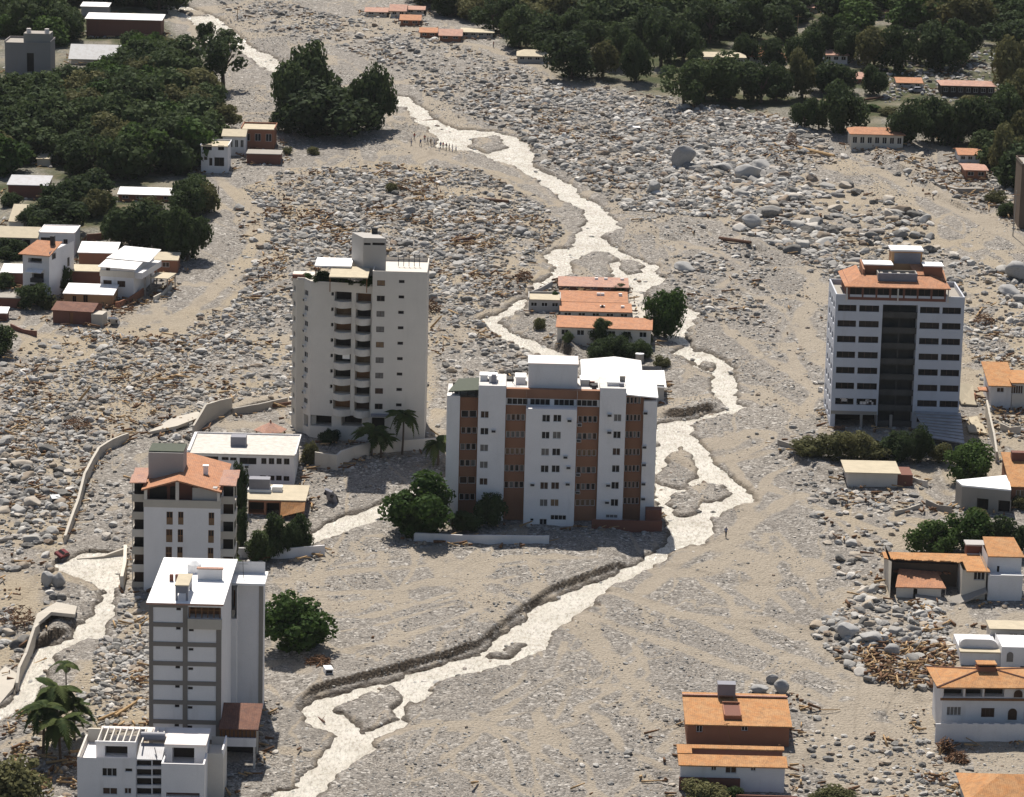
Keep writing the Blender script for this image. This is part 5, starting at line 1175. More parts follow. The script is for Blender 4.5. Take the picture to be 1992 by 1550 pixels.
MB().box(xap - 1.0, xap + 1.1, 3.0, 3.2, zap + .5, zap + .8).build('chimney_slot', M['dark'], B.root)
mb = MB(); Fw = Face(B, (-1.2, -2.6), (x1, -2.6)); zw = Fw.px(1900, Cy(1345))[1]
N = 22
for i in range(N): mb.box(Fw.W * i / N, Fw.W * (i + 1) / N - .004, 0, .2, -3, zw - .12 + .12 * (i % 2), 0, Fw.T)
mb.build('scalloped_wall', M['cool'], B.root); B.foot(-2, x1, -3, dep)
# white villa behind it
B = Bld('house', 'white villa with a barrel-vaulted roof and arched window behind the hipped villa', 'house', C(485), Cy(640))
x1 = B.on_y(C(962), Cy(600), 0)[0]; zt = B.on_y(C(700), Cy(492), 0)[1]; za = B.on_y(C(700), Cy(322), 2)[1]
mb = MB()
for f_ in rectplan(B, 0, x1, 0, 9): facade(mb, f_, -3, zt)
mb.face([(0, 0, zt), (x1, 0, zt), (x1, 9, zt), (0, 9, zt)]); mb.build('wall', M['cool'], B.root)
Rr = min(za - zt, 1.6); pr = [(0, zt), (x1, zt), (x1, za - Rr)] + [(x1 - Rr + Rr * math.cos(t * math.pi / 12), za - Rr + Rr * math.sin(t * math.pi / 12)) for t in range(1, 7)] + [(.8 - .8 * math.sin(t * math.pi / 8), za - .8 + .8 * math.cos(t * math.pi / 8)) for t in range(0, 5)]
mb = MB(); mb.face([(x, 1.6, z) for x, z in pr]); mb.face([(x, 2.9, z) for x, z in pr[::-1]])
for k in range(len(pr)): a, c = pr[k], pr[(k + 1) % len(pr)]; mb.face([(a[0], 1.6, a[1]), (a[0], 2.9, a[1]), (c[0], 2.9, c[1]), (c[0], 1.6, c[1])])
mb.build('vault', M['cool'], B.root); MB().box(-.2, x1 + .2, -.3, 1.4, zt + .002, zt + .2).build('terrace', M['flat_tan'], B.root)
xr = B.on_y(2030, 1280, -1)[0]; F = Face(B, (x1 + .01, -1), (xr, -1)); zr = F.px(1968, Cy(425))[1]; mb = MB(); facade(mb, F, -3, zr)
for f_ in (Face(B, (xr, -1), (xr, 6)), Face(B, (x1 + .01, 6), (x1 + .01, -1))): facade(mb, f_, -3, zr)
mb.face([(x1, -1, zr - .3), (xr, -1, zr - .3), (xr, 6, zr - .3), (x1, 6, zr - .3)]); mb.build('wing_wall', M['cool'], B.root); archwin(F, C(1042), Cy(482), C(1122), Cy(602), 'g_grey')
r = F.rect(C(1205), Cy(655), C(1250), Cy(720)); MB().box(r[0], r[1], -.04, -.01, r[2], r[3], 0, F.T).build('window', M['g_dark'], B.root)
F = Face(B, (B.on_y(C(845), Cy(300), 9)[0], 9), (xr, 9)); z_ = F.px(1960, Cy(218))[1]; mb = MB(); hs = [F.rect(C(905), Cy(262), C(962), Cy(318)), F.rect(C(1074), Cy(262), C(1176), Cy(318)), F.rect(C(1215), Cy(262), C(1260), Cy(318))]; facade(mb, F, -3, z_, hs, .2)
for h_ in hs: window(F, h_, .2, 'g_brown', 'frame_w', 1)
for f_ in (Face(B, (xr, 9), (xr, 13)), Face(B, (F.a[0], 13), (F.a[0], 9))): facade(mb, f_, -3, z_)
mb.build('upper_wall', M['cream2'], B.root); MB().box(F.a[0] - .2, xr + .2, 8.8, 13.2, z_ + .002, z_ + .2).build('roof', M['flat_tan'], B.root)
B.foot(-.5, xr, -1, 15)
# orange corner roof at the frame edge
B = house('house', 'orange hipped roof of a house cut by the bottom right corner', 'house', 1885, 2075, 1600, 1556, 10, 'cream2', 'hip', 'tile_or', over=.6, roofpy=1506, hipl=5, hipr=5, nwin=3)
# broken house
def C(x): return 1700 + x / 6.822
def Cy(y): return 1040 + y / 6.822
B = Bld('house', 'damaged house whose orange tile roof has fallen in, leaving a dark hole', 'house', C(215), Cy(850))
x1 = B.on_y(C(1485), Cy(640), 0)[0]; ze = B.on_y(C(1350), Cy(472), 0)[1]; dep = 10.5; zr = B.on_y(C(700), Cy(240), dep - 2.0)[1]; sl = (zr - ze) / (dep - 2)
F = Face(B, (0, 0), (x1, 0)); zz_ = lambda y: ze + sl * y
hole0 = B.on_y(C(225), 1100, 2)[0]; hole1 = B.on_y(C(1205), 1100, 2)[0]; yh = 5.2
roof_slab(B, [(-.6, yh, zz_(yh)), (hole1, yh - .9, zz_(yh - .9)), (hole1, dep - 2, zr), (-.6, dep - 2, zr)], .18, 'tile_or'); roof_slab(B, [(hole1 + .01, -.5, zz_(-.5)), (x1 + .5, -.5, zz_(-.5)), (x1 + .5, dep - 2, zr), (hole1 + .01, dep - 2, zr)], .18, 'tile_or')
roof_slab(B, [(x1 + .5, dep + .5, zr - 1), (-.6, dep + .5, zr - 1), (-.6, dep - 1.99, zr), (x1 + .5, dep - 1.99, zr)], .18, 'tile_or')
mb = MB()      # ragged tiles along the break
for i in range(26):
    t = i / 25; x = -.2 + t * (hole1 - .3); y = yh - .9 * t - rnd.random() * .7; mb.slab([(x, y, zz_(y) + .02), (x + .5, y + rnd.random() * .3, zz_(y) + .03), (x + .45, yh - .9 * t + .2, zz_(yh - .9 * t) + .04), (x, yh - .9 * t + .2, zz_(yh - .9 * t) + .04)], .12)
mb.build('broken_tiles', M['tile_or'], B.root)
mb = MB(); facade(mb, Face(B, (hole1 - .6, 0), (x1, 0)), -3, ze, [Face(B, (hole1 - .6, 0), (x1, 0)).rect(C(1325), Cy(495), C(1475), Cy(605)) + (.3,)], .3)
facade(mb, Face(B, (x1, 0), (x1, dep)), -3, ze + .6); facade(mb, Face(B, (x1, dep), (0, dep)), -3, zr - 1); facade(mb, Face(B, (0, dep), (0, .4)), -3, ze + .9); facade(mb, Face(B, (hole1 - .5, 0), (hole1 - .5, 6)), -3, ze); facade(mb, Face(B, (hole1, 7.6), (x1, 7.6)), -3, zr - .8)
dk = MB(); facade(dk, Face(B, (.1, 6.4), (hole1, 5.8)), -3, zr - 1.0); facade(dk, Face(B, (.06, 7.2), (.06, .5)), -3, ze + .9); dk.build('inner_wall', M['mud_shade'], B.root)  # shade inside the hole is put into this wall's dark mud colour
mb.face([(0, .4, ze + .9), (0, dep, ze + .9), (0, dep - 2, zr - .2), (0, yh, zz_(yh) - .2)]); mb.build('wall', M['cream'], B.root)
Fq = Face(B, (hole1 - .6, 0), (x1, 0)); window(Fq, Fq.rect(C(1325), Cy(495), C(1475), Cy(605)), .3, 'g_dark', 'frame_w', 2)
ya = .2; zA = B.on_y(C(600), Cy(700), ya)[1]; xa, xb = B.on_y(C(285), Cy(690), ya)[0], B.on_y(C(960), Cy(700), ya)[0]
roof_slab(B, [(xa, ya, zA), (xb, ya, zA), (xb - .8, ya + 5.0, zA + 1.1), (xa + 1.0, ya + 5.0, zA + 1.5)], .16, 'tile', 'fallen_roof')
mb = MB()
for i in range(30):
    x = xa + rnd.random() * (xb - xa + 1); y = ya + 4.6 + rnd.random() * .9; mb.slab([(x, y, zA + .95), (x + .5, y, zA + .8), (x + .5, y + .4, zA + .9), (x, y + .4, zA + 1.05)], .1)
mb.build('broken_tiles', M['tile'], B.root)
mb = MB(); facade(mb, Face(B, (xa + .2, .6), (xb, .6)), -3, zA - .1, [(2.6, 3.2, -.5, zA - .3, .3), (6.8, 7.6, -.5, zA - .3, .3)]); mb.build('front_wall', M['cream2'], B.root)
MB().box(xa, x1, .8, 7.4, -2.0, -1.0).build('rubble_floor', M['charred'], B.root)
q_ = [B.on_y(C(560), Cy(800), -1)[0], B.on_y(C(980), Cy(890), -1)[0], B.on_y(C(1500), Cy(690), -1)[0]]
mb = MB(); mb.slab([(q_[0], -1.6, .4), (q_[1], -1.8, -.7), (q_[1], .5, .2), (q_[0], .5, .7)], .3); mb.slab([(q_[1] + .05, -1.8, -.7), (q_[2], -1.4, 1.9), (q_[2], .3, 2.3), (q_[1] + .05, .5, .2)], .3); mb.build('broken_slab', M['concrete'], B.root)
F = Face(B, (x1 + .3, -.4), (B.on_y(C(1972), Cy(650), -.4)[0], -.4)); zw = F.px(C(1800), Cy(332))[1]; zk = F.px(C(1800), Cy(545))[1]
hs = [F.rect(C(1632), Cy(415), C(1664), Cy(532))]; mb = MB(); facade(mb, F, -3, zk, ()); xw = F.a[0] + F.W
F2 = Face(B, (x1 + .3, 1.6), (xw, 1.6)); hs = [F2.rect(C(1632), Cy(415), C(1664), Cy(532))]; facade(mb, F2, zk - .5, zw, hs, .2); mb.face([(x1 + .3, -.4, zk), (xw, -.4, zk), (xw, 1.6, zk), (x1 + .3, 1.6, zk)])
for f_ in (Face(B, (xw, -.4), (xw, 8)), Face(B, (x1 + .3, 8), (x1 + .3, -.4))): facade(mb, f_, -3, zk)
facade(mb, Face(B, (xw, 1.6), (xw, 8)), zk, zw); facade(mb, Face(B, (x1 + .3, 8), (x1 + .3, 1.6)), zk, zw); mb.build('wing_wall', M['cool'], B.root); opening(F2, hs[0], 'g_dark', .2, 'door')
MB().box(F.px(C(1685), Cy(540))[0] + F.a[0], xw + .1, -.6, -.3, zk + .002, zk + .16).build('ledge', M['flat_white'], B.root)
roof_slab(B, [(x1 + .3, 1.3, zw), (xw + .4, 1.3, zw), (xw - .4, 8.2, zw + 1.2), (x1 + .3, 8.2, zw + 1.2)], .16, 'tile_or')
xa, xb = B.on_y(C(1230), 1075, 8.6)[0], B.on_y(C(1590), 1075, 8.6)[0]; zq = B.on_y(C(1400), Cy(150), 8.6)[1]
MB().box(xa, xb, 8.6, 11, zr - .4, zq).build('roof_tank_housing', M['brickdk'], B.root); MB().box(xa - .2, xb + .2, 8.4, 11.2, zq + .002, zq + .25).build('tank_lid', M['grey'], B.root); MB().box(xa, xb - .2, 8.2, 8.38, zr - .1, zr + .12).build('tank_curb', M['flat_pink'], B.root)
B.foot(-.5, xw, -1.5, dep)

# flat white roof and orange roof on the right edge
def C(x): return 1840 + x / 4.842
def Cy(y): return 680 + y / 4.842
B = Bld('house', 'low curved-wall house with a bright white flat roof at the right edge', 'house', 1868, 992)
zt = B.on_y(1875, 945, 0)[1]; rp = [B.on_z(*p, zt) for p in ((1860, 934), (1872, 944), (1967, 953), (1961, 924))]
mb = MB(); pp = [rp[1], rp[2], rp[3], rp[0]]
for i in range(4): facade(mb, Face(B, pp[i], pp[(i + 1) % 4]), -3, zt - .2, [(2.5, 4.4, .2, 2.2, 1.0), (6, 8, .2, 2.2, 1.0)] if i == 0 else ())
mb.build('wall', M['concrete'], B.root); MB().slab([(p[0], p[1], zt + .05) for p in pp], .25).build('roof', M['flat_white'], B.root)
f0 = Face(B, pp[0], pp[1]); opening(f0, (2.5, 4.4, .2, 2.2), 'dark', 1.0, 'doorway'); opening(f0, (6, 8, .2, 2.2), 'dark', 1.0, 'doorway'); FOOT.append(np.array([(B.O + B.ex * a + B.ey * c)[:2] for a, c in pp]))
B = house('house', 'house with a steep orange roof and brick roof box at the right edge', 'house', 1966, 2070, 985, 946, 12, 'brick', 'shed', 'tile_or', over=.3, roofpy=882, nwin=3)
x, y = B.on_y(1968, 895, 9)[0], 9; MB().box(x, x + 7, y, y + 1.5, B.z1 + B.rise * .6, B.z1 + B.rise + .8).build('roof_box', M['brickdk'], B.root)
B = house('house', 'white house with a steep orange gable and small window right of the tiled tower', 'house', 1926, 1966, 795, 748, 10, 'cool', 'shed', 'tile_or', over=.6, roofpy=706, wins=[(1939, 754, 1953, 763)], pane='g_brown')
B = house('house', 'white veranda house with an orange roof cut by the right edge of the photo', 'house', 1967, 2080, 797, 745, 9, 'cream2', 'shed', 'tile_or', over=.3, roofpy=726, wins=[(1967, 750, 1990, 766)], pane='g_brown', nm_=4)
for i, (l_, pb, w_, ww, lab) in enumerate(((1870, 790, 30, 5, 'tan slab of a collapsed wall leaning beside the tiled tower'), (1888, 830, 20, 3, 'small tan slab lying in the yard beside the tower'), (1885, 845, 34, 3, 'flat tan slab lying nearest the bush by the tower'), (1903, 785, 42, 2.2, 'narrow orange roof strip over the gate beside the tower'))):
    s_ = Bld('fallen_slab', lab, 'slab', l_, pb); x1 = s_.on_y(l_ + w_, pb, 0)[0]
    MB().slab([(0, 0, .5 + .5 * (i == 3) * 4), (x1, -.3, .4 + (i == 3) * 2), (x1 - .3, ww, 1.3 + (i == 0) * 1.6 + (i == 3) * 1.5), (-.4 * (i == 0) * 3, ww, 1.0 + (i == 0) * 2.6 + (i == 3) * 1.6)], .25).build('slab', M['tile' if i == 3 else 'flat_tan'], s_.root)
B = house('hut', 'low hut with a dusty tan flat roof below the hedge', 'hut', 1648, 1745, 945, 920, 7.5, 'cream2', 'flat', 'flat_tan', over=.5, parap=0)
MB().box(B.x1, B.x1 + 2.6, .5, 6, -3, B.z1 - .3).build('side_shed', M['brickdk'], B.root)

# ---------------------------------------------------------------- village on the left bank
def C(x): return x / 5.533
def Cy(y): return 420 + y / 5.533
B = Bld('house', 'white three-storey house with a terracotta roof and small balcony canopy', 'house', C(248), Cy(885), -14)
x1 = B.on_y(C(530), Cy(700), 0)[0]; F = Face(B, (0, 0), (x1, 0)); z1 = F.px(C(390), Cy(445))[1]; dep = 13
hs = [F.rect(C(320), Cy(735), C(412), Cy(810))]; hd = F.rect(C(345), Cy(610), C(470), Cy(690)) + (1.0,); ht = F.rect(C(300), Cy(452), C(450), Cy(505)) + (2.0,)
mb = MB(); facade(mb, F, -4, z1 + .4, hs + [hd, ht], .2); Fr = Face(B, (x1, 0), (x1, dep)); hr = [(1.5, 3.6, z1 - .6, z1 + .6, .2), (9.5, 10.8, z1 - 3.4, z1 - 1.6, .2)]; facade(mb, Fr, -4, z1 + 1.2, hr)
for f_ in (Face(B, (x1, dep), (0, dep)), Face(B, (0, dep), (0, 0))): facade(mb, f_, -4, z1 + .4)
mb.face([(0, 0, z1 + .4), (x1, 0, z1 + .4), (x1, dep, z1 + .4), (0, dep, z1 + .4)]); mb.build('wall', M['cool'], B.root); window(F, hs[0], .2, 'g_dark', 'frame_d', 1); opening(F, hd, 'dark', 1.0, 'balcony_door'); opening(F, ht, 'dark', 2.0, 'loggia')
for r in hr: opening(Fr, r, 'g_dark', .2, 'window')
roof_slab(B, [(-.7, -.7, z1 + .6), (x1 + .4, -.7, z1 + .6), (x1 + .4, 6, z1 + 2.3), (.6, 6, z1 + 2.3)], .16, 'tile'); z_ = F.px(C(400), Cy(595))[1]
roof_slab(B, [(F.px(C(300), Cy(590))[0], -1.5, z_), (F.px(C(470), Cy(590))[0], -1.5, z_), (F.px(C(470), Cy(590))[0], -.02, z_ + .5), (F.px(C(300), Cy(590))[0], -.02, z_ + .5)], .1, 'sheet', 'balcony_canopy')
MB().box(hd[0], hd[1], -1.0, -.02, hd[2] - .3, hd[2] + .5).build('balcony', M['dkmetal'], B.root); MB().box(x1 - 1.4, x1 - .6, 4, 4.8, z1 + 1.6, z1 + 3.6).build('chimney', M['dkmetal'], B.root); B.foot(-1, x1 + 1, -1, dep)
house('house', 'plain white upper house with two dark windows behind the three-storey house', 'house', C(422), C(808), Cy(420), Cy(185), 8, 'cool', 'flat', 'flat_pink', over=.1, parap=.15, wins=[(C(438), Cy(230), C(564), Cy(290)), (C(682), Cy(250), C(728), Cy(300))], pane='g_dark', frame='frame_d')
house('house', 'brick house under a bright metal roof behind the white corner house', 'house', C(850), C(1240), Cy(560), Cy(390), 6.5, 'brick', 'shed', 'sheet', rise=.9, over=.3)
MB().box(0, 1, 0, 1, 0, .1)
B = Bld('house', 'white two-storey corner house under a two-part bright metal roof', 'house', C(1082), Cy(880), -10)
x1 = B.on_y(C(1440), Cy(800), 0)[0]; F = Face(B, (0, 0), (x1, 0)); z1 = F.px(C(1270), Cy(555))[1]; zb_ = F.px(C(1260), Cy(650))[1]; dep = 14
hs = [F.rect(C(1112), Cy(690), C(1202), Cy(755)), F.rect(C(1262), Cy(698), C(1348), Cy(765)), F.rect(C(1140), Cy(555), C(1185), Cy(588))]; mb = MB(); facade(mb, F, -4, z1, hs, .2)
for f_ in rectplan(B, 0, x1, 0, dep)[1:]: facade(mb, f_, -4, z1)
mb.build('wall', M['cool'], B.root)
for r in hs: window(F, r, .2, 'g_brown', 'frame_d', 1)
MB().box(-.1, x1 + .15, -.18, -.002, zb_ - .1, zb_ + 1.1).build('parapet', M['cream'], B.root); MB().box(x1 + .002, x1 + 1.6, .4, dep, zb_ - .3, zb_ + .9).build('side_balcony', M['cool'], B.root)
roof_slab(B, [(-.4, -.5, z1 + .1), (x1 + .5, -.5, z1 - .1), (x1 + .5, 4.4, z1 + .5), (-.2, 4.4, z1 + .7)], .12, 'sheet'); roof_slab(B, [(-.2, 4.6, z1 + .9), (x1 + 1.8, 4.6, z1 + .6), (x1 + 1.8, 13, z1 + 1.6), (1, 13, z1 + 1.9)], .12, 'sheet')
for y in (3, 7, 11): MB().box(x1 + 1.3, x1 + 1.5, y, y + .2, -3, zb_ - .3).build('post', M['concrete'], B.root)
MB().box(x1 + 1.7, x1 + 5.5, 5, 11, zb_ - 1.0, zb_ - .85).build('porch_roof', M['flat_tan'], B.root)
for y in (5.2, 10.6): MB().box(x1 + 5.2, x1 + 5.4, y, y + .2, -3, zb_ - 1.0).build('post', M['concrete'], B.root)
B.foot(0, x1 + 3, -.5, dep)
house('house', 'brown courtyard wall house between the two white houses', 'house', C(650), C(1075), Cy(760), Cy(600), 7, 'brickdk', 'flat', 'flat_tan', over=.02, parap=0)
house('house', 'ochre block house under a crooked bright metal roof', 'house', C(690), C(1210), Cy(952), Cy(836), 6, 'ochre', 'shed', 'sheet', rise=.75, over=.25, wins=[(C(780), Cy(860), C(820), Cy(925)), (C(895), Cy(850), C(945), Cy(930))], pane='g_dark', frame='wood', yaw=-3)
B = Bld('house', 'dark red-brown hut with a low rusty roof, nearest the wash', 'hut', C(570), Cy(1150), -8)
x1 = B.on_y(C(990), Cy(1120), 0)[0]; z1 = B.on_y(C(780), Cy(1015), 0)[1]; dep = 7.5; F = Face(B, (0, 0), (x1, 0)); mb = MB(); facade(mb, F, -3, z1, [(x1 * .42, x1 * .52, -.2, z1 - .5, .3)])
for f_ in rectplan(B, 0, x1, 0, dep)[1:]: facade(mb, f_, -3, z1)
mb.build('wall', M['brickdk'], B.root); opening(F, (x1 * .42, x1 * .52, -.2, z1 - .5), 'wood', .3, 'door'); gable(B, 0, x1, 0, dep, z1, z1 + .9, 'tile_br', .3, 'brickdk')
MB().box(x1 + .02, x1 + 2.2, -.6, 3, -3, z1 - .4).build('side_wall', M['concrete_lt'], B.root); B.foot(-.5, x1 + 2, -1, dep)
B = house('house', 'grey columned porch house at the left edge', 'house', -8, C(385), Cy(355), Cy(220), 9, 'grey', 'gable', 'flat_tan', over=.5, rise=1.3, wins=[(0, Cy(250), C(30), Cy(350), 1.4), (C(55), Cy(250), C(135), Cy(355), 1.4), (C(152), Cy(248), C(235), Cy(330), 1.4), (C(250), Cy(255), C(325), Cy(330), 1.4)])
house('shed', 'white-roofed lean-to left of the three-storey house', 'shed', C(15), C(248), Cy(760), Cy(605), 4.5, 'brickdk', 'shed', 'sheet', rise=.8, over=.2)
house('shed', 'small metal roof on posts at the left edge above the dark tree', 'shed', -12, C(70), Cy(1130), Cy(1040), 3, 'brickdk', 'shed', 'sheet', rise=.5, over=.2)
house('house', 'white two-storey house with an outside stair at the wash edge', 'house', 391, 443, 336, 285, 8, 'cool', 'flat', 'flat_tan', over=.2, parap=.3, wins=[(394, 281, 412, 292), (424, 283, 436, 292), (397, 305, 403, 311), (417, 306, 436, 323), (407, 307, 413, 322)], pane='g_dark', frame='frame_d')
house('house', 'white house with a row of small windows behind the stair house', 'house', 433, 476, 302, 264, 8, 'cool', 'gable', 'flat_tan', over=.3, rise=1.0, nwin=4, pane='g_dark')
house('house', 'red brick house at the end of the wash-edge row', 'house', 470, 533, 290, 252, 8, 'brick', 'flat', 'flat_tan', over=.2, nwin=3, pane='g_dark')
house('shed', 'low crushed brick shed below the wash-edge row', 'shed', 480, 545, 318, 300, 6, 'brickdk', 'flat', 'concrete', over=.2, parap=0)
house('house', 'long brown shed under a dull metal roof in the left trees', 'shed', 16, 92, 384, 359, 7, 'brickdk', 'shed', 'sheet_grey', rise=.9, over=.3)
house('house', 'low house with a pale strip roof under the left trees', 'house', 230, 338, 392, 378, 5, 'brick', 'shed', 'sheet', rise=.7, over=.2, nwin=4)
house('house', 'yellowish house roof showing between the left trees', 'house', 72, 98, 322, 308, 6, 'cream', 'shed', 'flat_tan', rise=1.2, over=.2)
house('house', 'grey house roof sliver at the far left edge', 'house', -14, 18, 290, 280, 5, 'cream', 'shed', 'sheet', rise=.7, over=.2)
house('house', 'long brown brick shed under a bright white roof in the upper left', 'shed', 168, 313, 70, 37, 8, 'brickdk', 'shed', 'sheet', over=.4, roofpy=26)
house('house', 'second white shed roof behind the long brick shed', 'shed', 158, 210, 32, 12, 6, 'grey', 'shed', 'sheet', over=.3, roofpy=4)
B = house('house', 'grey unfinished concrete building with a roof tank in the upper left', 'building', 10, 98, 146, 84, 9, 'mudgrey', 'flat', 'concrete', over=.1, parap=.5, wins=[(52, 103, 66, 140, .8)])
MB().box(B.x1 * .4, B.x1 * .98, 1, 7, B.z1 + .17, B.z1 + 2.4).build('roof_room', M['concrete'], B.root)
for t in (.5, .9): MB().tube((B.x1 * t, 2.5, B.z1 + 2.4), (B.x1 * t, 2.5, B.z1 + 3.5), .6, .6, 10).build('water_tank', M['flat_pink'], B.root)
house('house', 'barn with two grey sheet roof planes in the upper left', 'barn', 138, 228, 124, 112, 9, 'cream', 'gable', 'sheet_grey', over=.6, roofpy=86)

# ---------------------------------------------------------------- houses among the far trees
far = [('orange tiled row house at the head of the wash', 712, 752, 32, 22, 14, 'cream'), ('orange tiled house with pale walls second in the far row', 760, 788, 34, 20, 8, 'cream'), ('low orange roof third in the far row', 790, 824, 28, 18, 12, 'cream'),
 ('square pink-roofed house at the lower end of the far row', 780, 816, 50, 38, 28, 'brick'), ('ruined orange house beside the wash bank', 818, 848, 74, 62, 53, 'brick'), ('long half-buried orange house along the wash bank', 856, 896, 80, 68, 56, 'brick'), ('low white-edged house in the dark trees above the wash', 898, 958, 74, 62, 56, 'grey'),
 ('grey gabled hut at the corner of the far wood', 1008, 1068, 122, 108, 96, 'grey'), ('white house with an orange roof in the far wood', 1446, 1526, 122, 108, 90, 'cream2'), ('grey walled house with a pale roof left of the orange roof', 1358, 1448, 132, 110, 101, 'grey'),
 ('small white house with an orange roof between the far trees', 1604, 1648, 124, 106, 96, 'white'), ('low orange roof showing through the far trees', 1124, 1175, 84, 72, 60, 'brick'), ('tiny orange roof strip high in the far wood', 1322, 1348, 72, 66, 58, 'brick'),
 ('orange roof at the clearing high on the right', 1460, 1490, 38, 32, 26, 'cream'), ('orange roofed house at the top right clearing', 1562, 1600, 24, 14, 6, 'cream'), ('orange roof half hidden by the round tree', 1655, 1690, 162, 152, 140, 'brick'), ('pale orange bungalow above the parked cars', 1746, 1792, 172, 160, 150, 'cream'),
 ('long dark bungalow with a pale eave on the right', 1832, 1934, 188, 166, 156, 'dark'), ('bungalow with an orange roof and broken porch beside the wash', 1655, 1756, 292, 260, 247, 'cream'), ('orange roofs hidden behind the right-hand trees', 1822, 1870, 268, 256, 246, 'brick'), ('pink house with a white block at the right edge', 1866, 1908, 318, 300, 288, 'cool'), ('little brick lean-to with a pink roof at the right edge', 1878, 1918, 350, 330, 322, 'brick'), ('bright orange roof in the top right trees', 1800, 1840, 76, 66, 60, 'cream'), ('pale house among the top right trees', 1878, 1900, 70, 62, 56, 'white'), ('small orange and white house high on the right', 1708, 1736, 34, 26, 18, 'white')]
KEEP = [(160,22,316,64), (8,58,100,138), (134,84,232,122), (391,268,540,338), (230,366,340,390), (14,346,94,384), (72,294,100,320), (156,2,212,20)]
for lab, l_, r_, pb, pt, rp, wm_ in far:
    KEEP.append((l_ + 2, rp, r_ - 2, pb - 3))
    house('house', lab, 'house', l_, r_, pb, pt, 9, wm_, 'gable' if (r_ - l_) < 60 else 'hip', rnd.choice(['tile_pk', 'tile', 'tile_pk']) if 'grey' not in lab and 'low white' not in lab else 'flat_tan', over=.5, roofpy=rp, hipl=2 if r_ - l_ >= 60 else 0, hipr=2 if r_ - l_ >= 60 else 0, nwin=max(1, int((r_ - l_) / 14)), pane='g_dark', group='houses among the far trees')

house('house', 'grey concrete building corner at the right edge of the upper ruins', 'building', 1981, 2060, 446, 320, 9, 'mud_shade', 'flat', 'concrete', over=.1, parap=.4, nwin=2, pane='g_dark')
house('house', 'tiny house with a bright red roof above the porch house', 'house', 44, 68, 420, 412, 4, 'cream', 'gable', 'red', over=.4, roofpy=404)
house('house', 'pale stepped house side between the porch house and the shed', 'house', 18, 46, 444, 430, 8, 'cream2', 'shed', 'flat_tan', rise=2.2, over=.2)
house('house', 'brick lean-to under a rusty sheet at the wash side of the village', 'shed', 300, 345, 530, 505, 5, 'brick', 'shed', 'flat_tan', rise=.6, over=.2, nwin=1)
house('house', 'ruined brick walls at the left edge below the lean-to', 'ruin', -10, 40, 600, 580, 4, 'brickdk', 'flat', 'concrete', over=.05, parap=0)
# ---------------------------------------------------------------- free-standing walls
def wall_line(name, label, pts, hgt, th, mat, sink=1.5, lean=0):
    pw = [P(*p) for p in pts]; o = pw[0]; root = empty(name, o, 0, label, 'wall'); root['kind'] = 'thing'
    for i in range(len(pw) - 1):
        a, c = pw[i] - o, pw[i + 1] - o; d = (c - a)[:2]; L = float(np.hypot(*d)); d = d / L; nn = np.array([-d[1], d[0]]); h0 = hgt[i] if isinstance(hgt, list) else hgt; h1 = hgt[i + 1] if isinstance(hgt, list) else hgt
        mb = MB(); k = max(2, int(L / 1.6))
        v = []
        for j in range(k + 1):
            t = j / k; p = a + (c - a) * t; hh = h0 + (h1 - h0) * t + (rnd.random() - .5) * .08
            for s_ in (0, 1): v.append(((p[0] + nn[0] * th * s_, p[1] + nn[1] * th * s_, p[2] - sink), (p[0] + nn[0] * (th * s_ + lean), p[1] + nn[1] * (th * s_ + lean), p[2] + hh)))
        for j in range(k):
            A, B2, C2, D2 = v[2 * j], v[2 * j + 1], v[2 * j + 2], v[2 * j + 3]
            mb.face([A[0], C2[0], C2[1], A[1]]); mb.face([A[1], C2[1], D2[1], B2[1]]); mb.face([B2[0], B2[1], D2[1], D2[0]])
        A, B2 = v[0], v[1]; mb.face([A[0], A[1], B2[1], B2[0]]); A, B2 = v[-2], v[-1]; mb.face([A[0], B2[0], B2[1], A[1]])
        mb.build('wall_panel', M[mat], root)
    FOOT.append(np.array([(p + np.array([0, -.6, 0]))[:2] for p in pw] + [(p + np.array([0, .6, 0]))[:2] for p in pw[::-1]]))
wall_line('boundary_wall', 'long curving concrete wall along the left boulder field', [(247, 857), (215, 872), (190, 890), (177, 915), (162, 946), (150, 990), (138, 1020), (124, 1056)], [1.4, 1.6, 1.8, 2.0, 2.2, 1.8, 1.6, 1.2], .4, 'concrete_lt')
wall_line('boundary_wall', 'tall bowed concrete wall beside the tower garden', [(378, 852), (392, 835), (402, 824), (425, 812), (452, 800)], [2.2, 2.8, 3.4, 3.0, 2.0], .35, 'concrete_lt')
wall_line('boundary_wall', 'low concrete wall behind the tower garden', [(455, 808), (520, 797), (560, 786)], 1.2, .5, 'concrete')
wall_line('boundary_wall', 'cream slatted gate wall at the tower forecourt', [(612, 909), (655, 915)], 2.6, .3, 'cream')
wall_line('boundary_wall', 'curved cream forecourt wall in the tower shadow', [(656, 915), (664, 905), (690, 893), (722, 885), (760, 880), (826, 874), (862, 868)], [2.6, 2.4, 2.2, 2.2, 2.0, 1.8, 1.6], .3, 'cream2')
wall_line('boundary_wall', 'low white garden wall in front of the striped block', [(805, 1052), (900, 1056), (1068, 1058)], 1.3, .3, 'cool')
wall_line('boundary_wall', 'short white wall with a gap beside the flat house', [(462, 1086), (510, 1086), (560, 1086), (632, 1080)], 1.6, .3, 'white')
wall_line('boundary_wall', 'narrow concrete wall pointing into the gravel by the hedge', [(1512, 866), (1560, 882)], 1.0, .4, 'concrete')
wall_line('boundary_wall', 'torn concrete channel wall at the left river', [(72, 1236), (64, 1256), (48, 1290), (34, 1322), (30, 1344)], [1.8, 2.2, 2.2, 1.8, 1.2], .4, 'concrete_lt')
